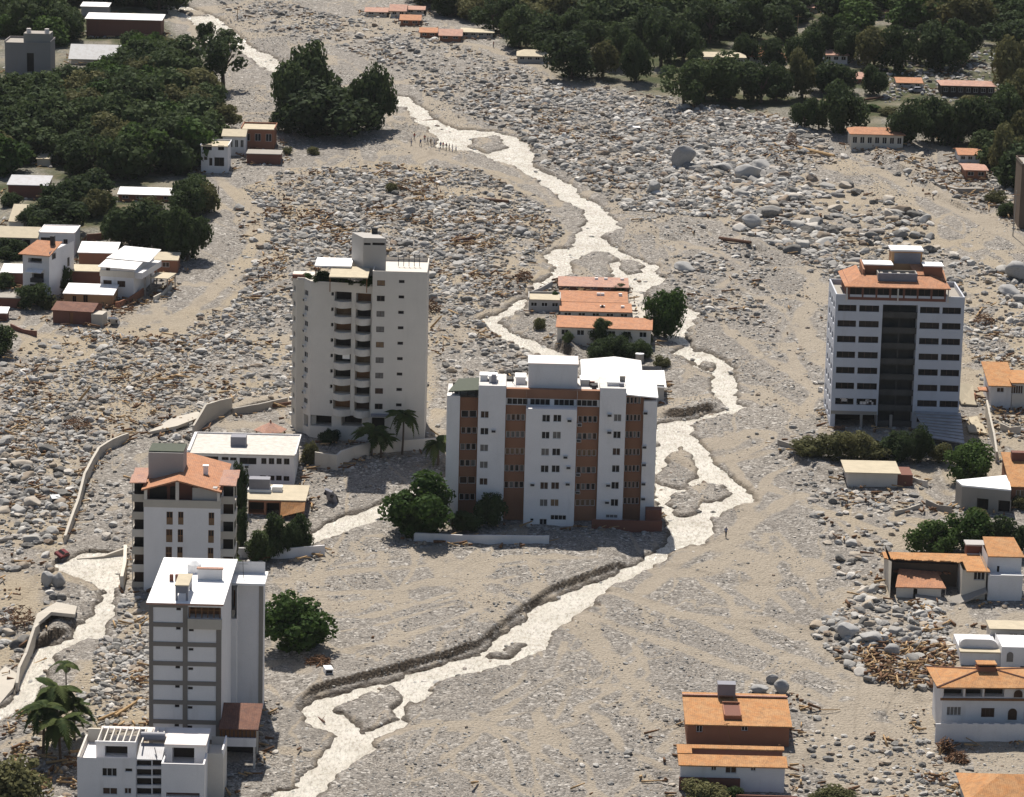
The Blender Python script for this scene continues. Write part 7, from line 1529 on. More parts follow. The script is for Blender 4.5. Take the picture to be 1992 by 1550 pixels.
ZN = [   # photo polygon, stones per m2, smallest, largest half-size, steepness, timber per m2
 ([(0,690),(120,640),(230,640),(330,620),(440,600),(480,560),(440,520),(500,440),(480,370),(560,330),(760,320),(930,330),(1060,400),(1100,450),(1040,500),(1040,560),(930,610),(830,620),(830,790),(560,790),(440,790),(300,850),(190,880),(150,960),(110,1060),(0,1080)], 2.5, .18, 1.0, 2.0, .18),
 ([(460,400),(700,350),(1000,410),(1040,470),(840,600),(820,520),(560,520),(470,470)], .5, .35, 1.3, 2.0, .22),
 ([(0,860),(190,900),(110,1060),(0,1090)], .2, .5, 1.7, 1.6, .03),
 ([(0,1090),(100,1080),(120,1170),(50,1270),(0,1270)], .7, .35, 1.3, 1.8, .1),
 ([(540,0),(700,40),(900,90),(1100,160),(1300,190),(1540,230),(1600,290),(1380,330),(1060,330),(960,250),(820,180),(760,130),(650,90),(480,60),(420,0)], .42, .3, 1.1, 2.2, .03),
 ([(930,190),(1100,165),(1560,240),(1650,310),(1560,340),(1500,425),(1380,425),(1220,410),(1130,355),(1040,285)], 2.0, .30, 1.25, 2.0, .10),
 ([(1290,310),(1560,335),(1700,380),(1810,430),(1815,500),(1660,530),(1590,510),(1400,440),(1420,390),(1300,355)], .55, .45, 1.9, 1.6, .05),
 ([(1500,440),(1640,470),(1820,480),(1992,540),(1992,660),(1880,650),(1640,560),(1560,520)], .9, .28, 1.5, 1.8, .12),
 ([(1575,1225),(1640,1180),(1680,1140),(1760,1150),(1830,1190),(1860,1250),(1830,1330),(1700,1330),(1640,1290),(1590,1250)], 3.4, .3, 1.1, 1.5, .3),
 ([(1665,1270),(1830,1255),(1870,1290),(1815,1345),(1690,1330)], 1.3, .3, .9, 1.5, 1.2),
 ([(1560,940),(1700,955),(1760,1010),(1720,1080),(1730,1160),(1640,1130),(1600,1050)], .9, .3, 1.0, 2.0, .10),
 ([(1500,820),(1600,840),(1560,880),(1640,940),(1560,960),(1440,860)], .6, .2, .55, 2.0, 0),
 ([(1560,1420),(1780,1430),(1900,1470),(1860,1550),(1550,1550)], .55, .22, .7, 2.0, .12),
 ([(1530,1340),(1620,1380),(1600,1450),(1530,1450)], .5, .25, .7, 2.0, .2),
 ([(1640,1500),(1860,1500),(1880,1560),(1620,1560)], .7, .2, .6, 2, .7),
 ([(190,1260),(240,1170),(288,1165),(288,1330),(170,1370)], 3.0, .25, .8, 1.8, .2),
 ([(150,1350),(290,1310),(290,1420),(120,1440)], 1.6, .2, .6, 1.8, .6),
 ([(0,1400),(80,1380),(60,1450),(0,1460)], 1.0, .3, .7, 1.8, .5),
 ([(150,1400),(0,1440),(0,1550),(150,1550)], .5, .3, .7, 1.8, .5),
 ([(195,890),(262,870),(262,1000),(250,1060),(150,1045)], .45, .25, .9, 2.0, .05),
 ([(600,890),(760,890),(800,930),(640,1000),(600,980)], 1.2, .15, .38, 2.0, .02),
 ([(1390,560),(1600,560),(1600,760),(1480,800),(1420,700)], .35, .2, .6, 2.4, .01),
 ([(1290,540),(1400,470),(1500,500),(1480,640),(1370,620)], .6, .3, .9, 2.2, .03),
 ([(1210,400),(1400,440),(1560,540),(1420,560),(1310,530)], .25, .2, .7, 2.4, .01),
 ([(1000,1160),(1300,1060),(1560,1060),(1600,1250),(1640,1420),(1330,1440),(1000,1550),(760,1550),(860,1330)], .12, .14, .36, 2.6, .004),
 ([(540,1130),(1160,1100),(960,1200),(620,1310),(540,1330)], .06, .14, .30, 2.6, .006),
 ([(1180,1440),(1330,1400),(1330,1550),(1000,1550)], .35, .2, .75, 2.2, .06),
 ([(440,1400),(600,1400),(600,1550),(440,1550)], .5, .15, .4, 2.2, .03),
 ([(1880,640),(1992,640),(1992,860),(1940,860),(1890,700)], .5, .3, .9, 2, .25),
 ([(1700,90),(1992,100),(1992,220),(1880,200),(1720,200)], .35, .3, .9, 2, .1),
 ([(1640,290),(1740,300),(1992,330),(1992,430),(1830,400)], .4, .3, 1.1, 2, .2),
 ([(860,590),(960,640),(1060,700),(960,760),(860,740),(830,620)], .8, .3, 1.0, 2, .15),
 ([(1630,960),(1780,960),(1860,990),(1740,1000)], .6, .3, .9, 2, .15),
 ([(0,560),(100,600),(230,640),(330,560),(350,500),(280,500),(230,560),(110,570),(40,540)], .5, .2, .7, 2, .35),
 ([(190,500),(345,490),(350,520),(330,570),(270,590)], .5, .2, .6, 2, .5),
 ([(300,850),(420,800),(380,860),(300,880)], .8, .3, .9, 2, .3),
]
PX_, SZ, TIM = [], [], []
for poly, den, lo, hi, al, tim in ZN:
    q = GP(poly); x0, y0 = q.min(0); x1, y1 = q.max(0); A = (x1 - x0) * (y1 - y0)
    def samp(dn, damp=True):
        k = int(A * dn); x = x0 + nr.rand(k) * (x1 - x0); y = y0 + nr.rand(k) * (y1 - y0); ok = inpoly(x, y, q)
        if damp: ok &= nr.rand(k) < (.25 + 1.0 * sstep(.38, .58, fbm(x * .11, y * .07, 3, 55)))
        return x[ok], y[ok]
    x, y = samp(den); u = nr.rand(len(x)); s = lo * (1 - u * (1 - (lo / hi) ** al)) ** (-1 / al)
    PX_.append(np.stack([x, y], 1)); SZ.append(s)
    if tim: x, y = samp(tim * 2, False); ok = (vn(x * .16, y * .10, 66) + .5 * vn(x * .5, y * .4, 67) > .86) | (tim > .9); x, y = x[ok], y[ok]; TIM.append(np.stack([x, y], 1))
RX = np.concatenate(PX_); RS = np.concatenate(SZ)
# fine cobbles everywhere on the debris
q = GP([(-40, 640), (380, 640), (470, 350), (420, 0), (560, -20), (1000, 120), (1560, 240), (1992, 430), (1992, 860), (1560, 900), (1640, 1000), (1720, 1180), (1800, 1360), (2000, 1480), (2000, 1600), (-40, 1600), (-40, 1100)])
x0, y0 = q.min(0); x1, y1 = q.max(0); k = 230000; gx = x0 + nr.rand(k) * (x1 - x0); gy = y0 + nr.rand(k) * (y1 - y0)
ok = inpoly(gx, gy, q) & (np.abs(gx / gy) < .17) & (nr.rand(k) < .15 + 1.1 * sstep(.40, .62, 1 - fbm((gx + fbm(gx * .022, gy * .012, 3, 61) * 60) * .075, (gy + 0) * .03, 4, 71)))
gx, gy = gx[ok], gy[ok]; RX = np.concatenate([RX, np.stack([gx, gy], 1)]); u = nr.rand(len(gx)); RS = np.concatenate([RS, .085 * (1 - u * (1 - (.085 / .32) ** 2.3)) ** (-1 / 2.3)])
# wreckage and stones washed up against the walls
ex_, es_ = [], []
for f in FOOT:
    for a, c in zip(f, np.roll(f, -1, 0)):
        k = int(np.hypot(*(c - a)) * 2.2) + 1; t = nr.rand(k)[:, None]; nn = np.array([c[1] - a[1], a[0] - c[0]]); nn = nn / (np.hypot(*nn) + 1e-6)
        ex_.append(a + (c - a) * t + nn * (.2 + 2.2 * nr.rand(k)[:, None] ** 2)); es_.append(.10 + .45 * nr.rand(k) ** 3)
        k = int(np.hypot(*(c - a)) * .5) + 1; t = nr.rand(k)[:, None]; TIM.append(a + (c - a) * t + nn * (.3 + 1.6 * nr.rand(k)[:, None]))
RX = np.concatenate([RX] + ex_); RS = np.concatenate([RS] + es_)
def clear_mask(XY, wmin=.5):
    ok = _interp(WG, XY[:, 0], XY[:, 1]) > wmin
    for f in FOOT:
        b_ = (XY[:, 0] > f[:, 0].min()) & (XY[:, 0] < f[:, 0].max()) & (XY[:, 1] > f[:, 1].min()) & (XY[:, 1] < f[:, 1].max())
        if b_.any():
            i_ = np.where(b_)[0]; ok[i_[inpoly(XY[i_, 0], XY[i_, 1], f)]] = False
    for p, w_, s_ in TPL:
        m = (XY[:, 0] > p[:, 0].min() - 5) & (XY[:, 0] < p[:, 0].max() + 5) & (XY[:, 1] > p[:, 1].min() - 5) & (XY[:, 1] < p[:, 1].max() + 5)
        i_ = np.where(m)[0]
        if len(i_): ok[i_[(dline(XY[i_, 0], XY[i_, 1], p) < w_ * .75) & (nr.rand(len(i_)) < .85)]] = False
    return ok
ok = clear_mask(RX); RX, RS = RX[ok], RS[ok]
# a few stones stand in the water
wxy = np.stack([gx, gy], 1); wd_ = _interp(WG, gx, gy); sel = (wd_ < 0) & (nr.rand(len(gx)) < .10); RX = np.concatenate([RX, wxy[sel]]); RS = np.concatenate([RS, .25 + .35 * nr.rand(sel.sum()) ** 2])
RZ = _interp(ZG, RX[:, 0], RX[:, 1]); app = RS / RX[:, 1]; order = np.argsort(-app)
SH = np.stack([.8 + .55 * nr.rand(len(RS)), .65 + .5 * nr.rand(len(RS)), .38 + .42 * nr.rand(len(RS))], 1) * RS[:, None]
big = order[:286]
def zone_label(x, y):
    px, py = proj(np.array([x, y, float(H(x, y)[0])]))
    if px > 1540 and py > 1100: return 'grey boulder in the timber-strewn pile by the white villas', 'boulders of the lower right pile'
    if px < 420 and py > 830: return 'grey boulder in the stones along the left river', 'boulders along the left river'
    if px > 1100 and py < 700: return 'pale grey boulder in the wide boulder field on the right', 'boulders of the right field'
    return 'grey boulder in the brown rubble field on the left', 'boulders of the left field'
for i in big:
    x, y = RX[i]; la, gr = zone_label(x, y)
    o = link('boulder', RM[i % 9], None, (x, y, RZ[i] + SH[i, 2] * .35), (nr.uniform(-.25, .25), nr.uniform(-.25, .25), nr.rand() * 6.28), SH[i] * 1.08); tag(o, la, 'boulder', gr)
M['rock_pale'] = M['rock'].copy(); M['rock_pale'].name = 'pale_boulder'
for _e, _c in zip([x for x in M['rock_pale'].node_tree.nodes if x.type == 'VALTORGB' and len(x.color_ramp.elements) > 5][0].color_ramp.elements, (.27, .30, .28, .33, .36, .30, .34, .40)): _e.color = (_c, _c * .985, _c * .97, 1)
def smooth_rock(seed):
    me = rock_mesh(seed, I3, .42); v0, f0 = I3; a = np.array([v.co[:] for v in me.vertices]); a = a * .92 + v0 * .08; me.vertices.foreach_set('co', a.astype(np.float32).ravel()); me.materials.clear(); me.materials.append(M['rock_pale']); return me
RB = [smooth_rock(40 + s) for s in range(9)]
def boulder(px, py, wpx, hpx, lab, k=0, rz=0.0):
    p = P(px, py); S = SC(p); r = wpx / S / 2 * 1.08; hh = hpx / S / 2 * 1.1
    tag(link('boulder', RB[k], None, (p[0], p[1] + r * .5, p[2] + hh * .8), (.1, .12, rz), (r, r * .8, hh * 1.1)), lab, 'boulder')
boulder(1325, 329, 50, 46, 'giant rounded boulder standing alone in the right field', 1); boulder(1458, 352, 52, 37, 'huge split boulder beside the giant rounded one', 3, .5); boulder(1408, 334, 46, 18, 'flat wedge boulder between the two giant ones', 4, .3); boulder(1482, 330, 42, 17, 'pale flat boulder behind the huge split one', 2)
boulder(1462, 446, 38, 26, 'white-topped block at the left end of the big boulders', 5); boulder(1270, 376, 28, 22, 'dark cracked boulder near the main river', 6); boulder(1980, 545, 50, 36, 'grey boulder at the right edge above the gables', 7); boulder(1964, 575, 44, 18, 'pale flat boulder at the right edge', 2); boulder(92, 1142, 26, 28, 'left of the pair of round boulders by the left river', 0); boulder(114, 1144, 28, 28, 'right, darker one of the pair of round boulders', 8)
boulder(1520, 1352, 30, 26, 'grey block behind the brick house tank', 5); boulder(1480, 1350, 34, 18, 'low boulder beside the grey block behind the brick house', 3); boulder(1500, 1330, 26, 18, 'topmost boulder of the group behind the brick house', 1); boulder(1700, 1254, 56, 24, 'long slanting boulder across the lower right pile', 4, .4); boulder(1650, 1245, 44, 28, 'rounded boulder at the left end of the lower right pile', 0); boulder(1738, 1278, 36, 24, 'pale egg-shaped boulder near the timber of the right pile', 7)
boulder(1012, 458, 30, 16, 'dark pyramid stone by the left bank of the upper river', 6); boulder(1330, 528, 40, 16, 'whitish boulder beside the river fork', 2)
for px, py in ((845, 1066), (700, 955)): pass
rest = order[286:]
# the uncountable stones: one point cloud that grows a stone on every point
def rock_cloud(name, idx, label, sub):
    me = D.meshes.new(name); me.vertices.add(len(idx)); V = np.stack([RX[idx, 0], RX[idx, 1], RZ[idx] + SH[idx, 2] * np.where(RS[idx] < .3, .1, .35)], 1).astype(np.float32); me.vertices.foreach_set('co', V.ravel())
    a = me.attributes.new('rs', 'FLOAT_VECTOR', 'POINT'); a.data.foreach_set('vector', SH[idx].astype(np.float32).ravel())
    a = me.attributes.new('rr', 'FLOAT_VECTOR', 'POINT'); a.data.foreach_set('vector', np.stack([nr.uniform(-.3, .3, len(idx)), nr.uniform(-.3, .3, len(idx)), nr.rand(len(idx)) * 6.28], 1).astype(np.float32).ravel())
    a = me.attributes.new('ri', 'INT', 'POINT'); a.data.foreach_set('value', nr.randint(0, 4, len(idx)).astype(np.int32))
    me.materials.append(M['rock']); o = link(name, me); tag(o, label, None, None, 'stuff')
    g = D.node_groups.new(name + '_nodes', 'GeometryNodeTree'); g.interface.new_socket('Geometry', in_out='INPUT', socket_type='NodeSocketGeometry'); g.interface.new_socket('Geometry', in_out='OUTPUT', socket_type='NodeSocketGeometry')
    N, L = g.nodes, g.links; gi = N.new('NodeGroupInput'); go = N.new('NodeGroupOutput'); ins = N.new('GeometryNodeInstanceOnPoints'); L.new(gi.outputs[0], ins.inputs['Points']); L.new(ins.outputs[0], go.inputs[0])
    join = N.new('GeometryNodeGeometryToInstance')
    for k in range(4):
        ic = N.new('GeometryNodeMeshIcoSphere'); ic.inputs['Subdivisions'].default_value = sub; ic.inputs['Radius'].default_value = 1
        sp_ = N.new('GeometryNodeSetPosition'); nz = N.new('ShaderNodeTexNoise'); nz.inputs['Scale'].default_value = .9; nz.noise_dimensions = '4D'; nz.inputs['W'].default_value = 3.7 * k + .5
        sub_ = N.new('ShaderNodeVectorMath'); sub_.operation = 'SUBTRACT'; sub_.inputs[1].default_value = (.5, .5, .5); mul = N.new('ShaderNodeVectorMath'); mul.operation = 'SCALE'; mul.inputs['Scale'].default_value = 1.7
        L.new(nz.outputs['Color'], sub_.inputs[0]); L.new(sub_.outputs[0], mul.inputs[0]); L.new(mul.outputs[0], sp_.inputs['Offset']); L.new(ic.outputs[0], sp_.inputs['Geometry'])
        sm = N.new('GeometryNodeSetMaterial'); sm.inputs['Material'].default_value = M['rock']; ss = N.new('GeometryNodeSetShadeSmooth'); ss.inputs['Shade Smooth'].default_value = False; L.new(sp_.outputs[0], ss.inputs[0]); L.new(ss.outputs[0], sm.inputs[0]); L.new(sm.outputs[0], join.inputs[0])
    L.new(join.outputs[0], ins.inputs['Instance']); ins.inputs['Pick Instance'].default_value = True
    def na(nm, ty):
        q_ = N.new('GeometryNodeInputNamedAttribute'); q_.data_type = ty; q_.inputs[0].default_value = nm; return q_.outputs[0]
    L.new(na('ri', 'INT'), ins.inputs['Instance Index']); L.new(na('rs', 'FLOAT_VECTOR'), ins.inputs['Scale']); L.new(na('rr', 'FLOAT_VECTOR'), ins.inputs['Rotation'])
    md = o.modifiers.new('stones', 'NODES'); md.node_group = g; return o
bigger = rest[RS[rest] > .34]; smaller = rest[RS[rest] <= .34]
rock_cloud('rubble_stones', bigger, 'grey stones covering the debris fan', 2); rock_cloud('cobbles', smaller, 'small grey cobbles scattered over the gravel', 1)
print('STONES', len(bigger), len(smaller))

# ================================================================== TIMBER
M['logs'] = plain('broken_timber', (.36, .24, .125), .9, var=.55, scale=1.2); M['log'] = plain('pale_log', (.36, .24, .12), .85, var=.3); M['logdk'] = plain('dark_log', (.10, .05, .032), .9, var=.4); M['brush'] = plain('brown_brushwood', (.14, .075, .04), .95, var=.6, scale=1.0)
TX = np.concatenate(TIM); TX = TX[clear_mask(TX)]; TZ = _interp(ZG, TX[:, 0], TX[:, 1])
def sticks(XY, Z, name, mat, lab, lmax, th):
    k = len(XY); L_ = .5 + lmax * nr.rand(k) ** 2.2; a = nr.rand(k) * 3.14 * .8 - .5; e = nr.normal(size=k) * .22; d = np.stack([np.cos(a) * np.cos(e), np.sin(a) * np.cos(e), np.sin(e)], 1)
    s = np.cross(d, [0, 0, 1]); s /= np.linalg.norm(s, axis=1)[:, None]; u = np.cross(s, d); w_ = (th * (.5 + nr.rand(k)))[:, None]; c = np.stack([XY[:, 0], XY[:, 1], Z + .25 + .5 * nr.rand(k)], 1); h = d * (L_ / 2)[:, None]; V = []
    for en, kk in ((-1, 1.0), (1, .6)):
        for q1, q2 in ((-1, -1), (1, -1), (1, 1), (-1, 1)): V.append(c + en * h + s * w_ * q1 * kk + u * w_ * q2 * kk)
    V = np.stack(V, 1).reshape(-1, 3); b0 = (np.arange(k) * 8)[:, None]
    F_ = np.concatenate([b0 + np.array([f]) for f in ((0, 1, 5, 4), (1, 2, 6, 5), (2, 3, 7, 6), (3, 0, 4, 7), (3, 2, 1, 0), (4, 5, 6, 7))])
    tag(link(name, npmesh(name, V, F_, mat)), lab, None, None, 'stuff')
t = nr.rand(len(TX)); sticks(TX[t < .5], TZ[t < .5], 'broken_timber', M['logs'], 'splintered timber strewn among the stones', 2.6, .11); sticks(TX[t >= .5], TZ[t >= .5], 'brushwood', M['brush'], 'brown brushwood tangled among the stones', 1.8, .14)
LOGS = [(848, 640, 34, -52, 'log', 'thick pale log lying on the stones right of the cream tower'), (868, 660, 20, -40, 'log', 'shorter pale log just below the thick one by the tower'), (835, 229, 30, 6, 'logdk', 'brown log lodged in the upper river'), (882, 610, 26, -42, 'log', 'pale beam slanting beside the sand patch'), (165, 782, 40, 55, 'log', 'tall pale log standing up in the left rubble'), (245, 785, 22, -30, 'log', 'leaning log in the left rubble above the bend'), (1580, 298, 84, -28, 'log', 'long white pole fallen beside the ruined bungalow'), (760, 405, 34, 30, 'log', 'pale log in the brown rubble above the tower'), (900, 470, 50, 12, 'logdk', 'dark trunk among the rubble right of the stair tower'), (620, 1400, 34, -36, 'logdk', 'red-brown log on the lower river bank'), (505, 1384, 26, -20, 'log', 'tapering orange log by the panelled block'), (1030, 195, 18, 80, 'log', 'pale stump sticking up at the wash edge'), (1780, 1258, 34, 45, 'log', 'thick brown beam sticking out of the right timber pile'), (1785, 1272, 30, 60, 'log', 'orange beam beside the thick one in the right timber pile'), (1828, 1472, 20, 85, 'log', 'pale post standing at the brown bush'), (960, 395, 60, -10, 'logdk', 'long dark trunk across the rubble by the upper river'), (340, 735, 40, 20, 'log', 'pale log in the left rubble field'), (610, 1082, 40, -14, 'log', 'orange plank pile log by the short white wall'), (632, 1070, 30, -25, 'log', 'splintered log end at the short white wall'), (250, 1380, 50, 35, 'log', 'long plank in the timber beside the panelled block'), (215, 1395, 44, 20, 'log', 'weathered plank left of the panelled block'), (1430, 475, 60, -16, 'logdk', 'dark trunk along the ridge by the right river'), (1905, 610, 30, 50, 'log', 'crossed pale branch at the right boulder field'), (1700, 195, 40, 12, 'logdk', 'dark trunk under the far trees'), (75, 1265, 28, 20, 'log', 'orange log on the left river slab'), (560, 790, 60, 8, 'logdk', 'dark trunk on the sand behind the tower')]
for px, py, L_, ang, mt, lab in LOGS:
    p = P(px, py); S = SC(p); a = math.radians(ang); l_ = L_ / S; root = empty('log', p, 0, lab, 'log')
    steep = abs(ang) > 50; dx, dz, dy = math.cos(a) * l_, (math.sin(a) * l_ * .9 if steep else .4), (0 if steep else math.sin(a) * l_ / .3)
    if not steep and abs(dy) > 2.2 * l_: dy = math.copysign(2.2 * l_, dy)
    rr = min(.5, max(.16, l_ * .07)); mb = MB(); mb.tube((-dx / 2, -dy / 2, rr * .8), (dx / 2, dy / 2, rr * .8 + abs(dz)), rr, rr * .65, 8); mb.build('trunk', M[mt], root)
    mb = MB(); mb.tube((dx * .2, dy * .2, rr), (dx * .2 + .5, dy * .2 + .3, rr + .7), rr * .35, rr * .15, 5); mb.build('branch_stub', M[mt], root)
for px, py, w_, h, lab in ((1838, 1462, 30, 30, 'brown dead bush by the pale post'), (1862, 1480, 44, 20, 'brown brush heap right of the pale post'), (620, 1288, 50, 12, 'brown brush streak on the gravel by the round tree'), (150, 832, 60, 24, 'red-brown brush heap in the left rubble'), (35, 1215, 70, 44, 'dark root mass beside the left river'), (1020, 545, 30, 26, 'brown root mass at the west river bank'), (840, 605, 34, 30, 'brown brush heap right of the cream tower'), (1540, 285, 24, 34, 'orange root plate at the foot of the long pole'), (1915, 630, 40, 24, 'brown brush heap in the right boulder field')):
    p = P(px, py); S = SC(p); r = w_ / S / 2; hh = h / S; k = 150; root = empty('brush_heap', p, 0, lab, 'brush heap'); mb = MB()
    for i in range(k):
        a = rnd.random() * 6.28; d = r * math.sqrt(rnd.random()); z = hh * rnd.random() * (1 - (d / r) ** 2 * .7); b_ = rnd.random() * 6.28; l_ = .4 + rnd.random() * 1.1
        c = Vector((math.cos(a) * d, math.sin(a) * d, z)); e = Vector((math.cos(b_), math.sin(b_), rnd.uniform(-.4, .9))).normalized() * l_; mb.tube(c - e / 2, c + e / 2, .06 + .05 * rnd.random(), .03, 3, 0, False)
    mb.build('branches', M['brush'], root)

# ================================================================== PEOPLE, VEHICLES, ODDMENTS
M['skin'] = plain('brown_skin', (.22, .12, .08), .7, var=.1); M['hair'] = plain('dark_hair', (.02, .015, .012), .8, var=.2)
CLOTH = [plain('blue_cloth', (.06, .09, .2), .9), plain('white_cloth', (.6, .58, .55), .9), plain('dark_cloth', (.03, .03, .035), .9), plain('red_cloth', (.3, .05, .04), .9), plain('khaki_cloth', (.2, .17, .11), .9)]
def person_mesh(stride, armL, armR, shirt, pants, name='person'):
    J = {'pel': (0, 0, .95), 'sp': (0, .02, 1.18), 'ch': (0, .01, 1.38), 'nk': (0, 0, 1.5), 'hd': (0, -.03, 1.62), 'tp': (0, -.02, 1.72)}
    for s, sg in (('l', 1), ('r', -1)):
        st = stride * sg; ar = armL if s == 'l' else armR
        J['hip' + s] = (.1 * sg, 0, .9); J['kn' + s] = (.11 * sg, -st * .5 - .03, .5); J['an' + s] = (.12 * sg, -st + .03, .08); J['to' + s] = (.13 * sg, -st - .13, .04)
        J['sh' + s] = (.19 * sg, 0, 1.42); J['el' + s] = ((.25 + ar * .08) * sg, ar * .1 + st * .3, 1.14); J['wr' + s] = ((.26 + ar * .05) * sg, -.1 - ar * .12 + st * .5, .92); J['ha' + s] = (.27 * sg, -.13 - ar * .12 + st * .5, .82)
    R = {'pel': .135, 'sp': .125, 'ch': .15, 'nk': .06, 'hd': .10, 'tp': .075}
    for s in 'lr': R.update({'hip' + s: .10, 'kn' + s: .065, 'an' + s: .05, 'to' + s: .04, 'sh' + s: .07, 'el' + s: .05, 'wr' + s: .036, 'ha' + s: .042})
    E = [('pel', 'sp'), ('sp', 'ch'), ('ch', 'nk'), ('nk', 'hd'), ('hd', 'tp')]
    for s in 'lr': E += [('pel', 'hip' + s), ('hip' + s, 'kn' + s), ('kn' + s, 'an' + s), ('an' + s, 'to' + s), ('ch', 'sh' + s), ('sh' + s, 'el' + s), ('el' + s, 'wr' + s), ('wr' + s, 'ha' + s)]
    ks = list(J); me = D.meshes.new('person_skeleton'); me.from_pydata([J[k] for k in ks], [(ks.index(a), ks.index(c)) for a, c in E], [])
    o = D.objects.new('person_skeleton', me); col.objects.link(o); md = o.modifiers.new('skin', 'SKIN')
    for i, k in enumerate(ks): me.skin_vertices[0].data[i].radius = (R[k], R[k] * .9)
    me.skin_vertices[0].data[0].use_root = True; o.modifiers.new('smooth', 'SUBSURF').levels = 1
    dg = bpy.context.evaluated_depsgraph_get(); out = D.meshes.new_from_object(o.evaluated_get(dg)); out.name = name; D.objects.remove(o)
    out.materials.clear()
    for m_ in (M['skin'], shirt, pants, M['hair']): out.materials.append(m_)
    for p in out.polygons:
        z = p.center.z; x = abs(p.center.x); p.use_smooth = True
        p.material_index = 3 if z > 1.66 or (z > 1.58 and p.center.y > .0) else (0 if z > 1.47 or (x > .2 and z < 1.2) else (1 if z > .95 else (2 if z > .1 else 3)))
    return out
PM = [person_mesh(.12, .2, .6, CLOTH[1], CLOTH[0]), person_mesh(.25, .4, .1, CLOTH[0], CLOTH[2]), person_mesh(.02, 1.0, .2, CLOTH[3], CLOTH[2]), person_mesh(.18, .1, .3, CLOTH[2], CLOTH[4]), person_mesh(.08, .5, .5, CLOTH[4], CLOTH[2])]
PEO = [(800, 282, 'person standing at the left end of the group by the upper river'), (818, 284, 'person in dark clothes second in the group by the upper river'), (826, 276, None), (832, 280, None), (838, 283, None), (845, 285, None), (857, 289, None), (862, 290, None), (868, 292, None), (874, 293, None), (880, 295, None), (887, 297, None), (806, 272, 'person in a red top walking behind the group by the river'), (420, 382, 'person alone on the path below the wash-edge houses'), (425, 376, 'second person on the path below the wash-edge houses'), (415, 1042, None), (1412, 1045, 'two-tone figure alone on the gravel right of the main river'), (960, 92, 'person on the bank by the far trees'), (1350, 462, 'person by the ridge near the right river')]
for i, (px, py, lab) in enumerate(PEO):
    if (px, py) == (415, 1042): continue
    p = P(px, py); o = link('person', PM[i % 5], None, p, (0, 0, rnd.random() * 6.28)); tag(o, lab or 'person in the line wading and crossing at the upper river', 'person', None if lab else 'people crossing the upper river')
def car(px, py, rz, mat, label, sunk=.35, tilt=(0, 0), sc_=1.0):
    p = P(px, py); root = empty('wrecked_car', p - np.array([0, 0, sunk]), rz, label, 'car'); root.rotation_euler = (tilt[0], tilt[1], rz); root.scale = (sc_,) * 3
    pr = [(-2.0, .35), (-2.05, .75), (-1.2, .95), (-.55, 1.42), (.9, 1.45), (1.5, 1.0), (2.05, .9), (2.1, .35)]; mb = MB(); wdt = .82
    n_ = len(pr); L_ = [(x, -wdt * (1 if z < 1.1 else .8), z) for x, z in pr]; R_ = [(x, wdt * (1 if z < 1.1 else .8), z) for x, z in pr]; mb.face(L_); mb.face(R_[::-1])
    for i in range(n_): j = (i + 1) % n_; mb.face([L_[i], R_[i], R_[j], L_[j]])
    mb.build('body', mat, root); mb = MB(); mb.face([(-1.12, -.66, 1.02), (-1.12, .66, 1.02), (-.62, .56, 1.38), (-.62, -.56, 1.38)]); o = mb.build('windscreen', M['g_dark'], root); o.location = (-.03, 0, .02)
    for sg in (-1, 1):
        mb = MB(); mb.face([(-.9, sg * .80, 1.04), (1.2, sg * .80, 1.06), (.8, sg * .68, 1.38), (-.5, sg * .68, 1.38)]); mb.build('side_window', M['g_dark'], root)
        for x in (-1.25, 1.3):
            mb = MB(); mb.tube((x, sg * .62, .33), (x, sg * .84, .33), .33, .33, 14); mb.build('wheel', M['dkmetal'], root)
car(118, 1082, 1.25, M['red'], 'crushed dark red car at the end of the long concrete wall', .1, (.5, .2), .8); car(640, 978, 1.1, M['tank'], 'grey overturned car wreck half buried in the gravel', -.2, (.3, 1.1))
car(1762, 172, .1, M['metal'], 'silver car parked under the bungalow eave, left of two', 0); car(1780, 172, .1, M['frame_w'], 'pale car parked under the bungalow eave, right of two', 0); car(1783, 180, .1, M['tank'], 'grey car in front of the two parked cars', 0); car(222, 632, 1.4, M['frame_w'], 'white vehicle wreck beside the red-brown hut', .1, (0, .7))
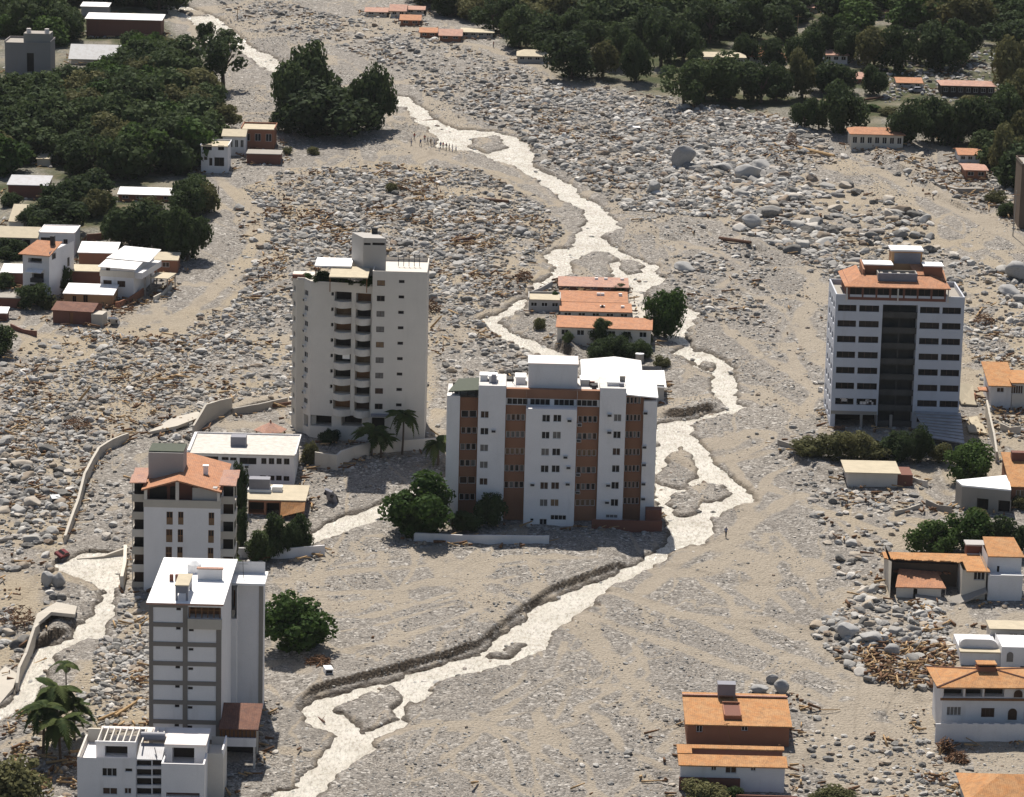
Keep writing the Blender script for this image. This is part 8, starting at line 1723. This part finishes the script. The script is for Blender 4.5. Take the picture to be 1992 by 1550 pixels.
def oddbox(name, px, py, wpx, hpx, d, mat, label, rz=.3, cat='appliance', tilt=.1):
    p = P(px, py); S = SC(p); w_ = wpx / S; h = hpx / S; root = empty(name, p, rz, label, cat); root.rotation_euler = (tilt, .05, rz)
    MB().box(-w_ / 2, w_ / 2, 0, d, -.2, h).build('body', M[mat], root); MB().box(-w_ / 2 - .04, w_ / 2 + .04, -.04, d + .04, h + .002, h + .08).build('lid', M[mat], root); MB().box(-w_ / 2 + .1, w_ / 2 - .1, -.03, -.002, .1, h - .1).build('panel', M['dkmetal' if mat != 'tank' else 'metal'], root)
oddbox('appliance', 640, 1311, 15, 9, 1.4, 'flat_white', 'white appliance lying alone on the gravel below the round tree')
oddbox('appliance', 1239, 256, 14, 8, 1.2, 'flat_white', 'white box stranded in the right boulder field')
oddbox('appliance', 108, 978, 18, 10, 1.0, 'metal', 'greenish metal box caught among the left boulders', .5, 'appliance', .4)
for px, py, hpx, lab in ((295, 488, 60, 'bare pole behind the bright metal roofs, left of two'), (340, 496, 56, 'bare pole behind the bright metal roofs, right of two'), (461, 40, 22, 'dark pole standing in the upper wash'), (1970, 460, 90, 'bare thin pole at the right edge'), (1550, 70, 44, 'bleached leaning trunk in the clearing')):
    p = P(px, py); S = SC(p); root = empty('pole', p, 0, lab, 'pole'); h = hpx / S; MB().tube((0, 0, -1), (.2, 0, h), .13, .09, 7).build('shaft', M['concrete' if 'bare' in lab else 'log'], root); MB().box(-.6, 1.0, -.05, .05, h * .9, h * .9 + .1).build('crossarm', M['wood'], root)

# ================================================================== AIR
m = D.materials.new('thin_haze'); m.use_nodes = True; n = m.node_tree.nodes; n.clear(); o_ = n.new('ShaderNodeOutputMaterial'); v_ = n.new('ShaderNodeVolumePrincipled')
v_.inputs['Color'].default_value = (.86, .90, .95, 1); v_.inputs['Density'].default_value = .00002; v_.inputs['Anisotropy'].default_value = .2; m.node_tree.links.new(v_.outputs[0], o_.inputs['Volume'])
zlo, zhi = float(ZZ.min()) - 1.5, max(HC, float(ZZ.max())) + 30
tag(MB().box(-5600, 5600, -60, 4050, zlo, zhi).build('haze', m), 'thin pale haze in the valley air', None, None, 'stuff')
sc.cycles.volume_bounces = 0
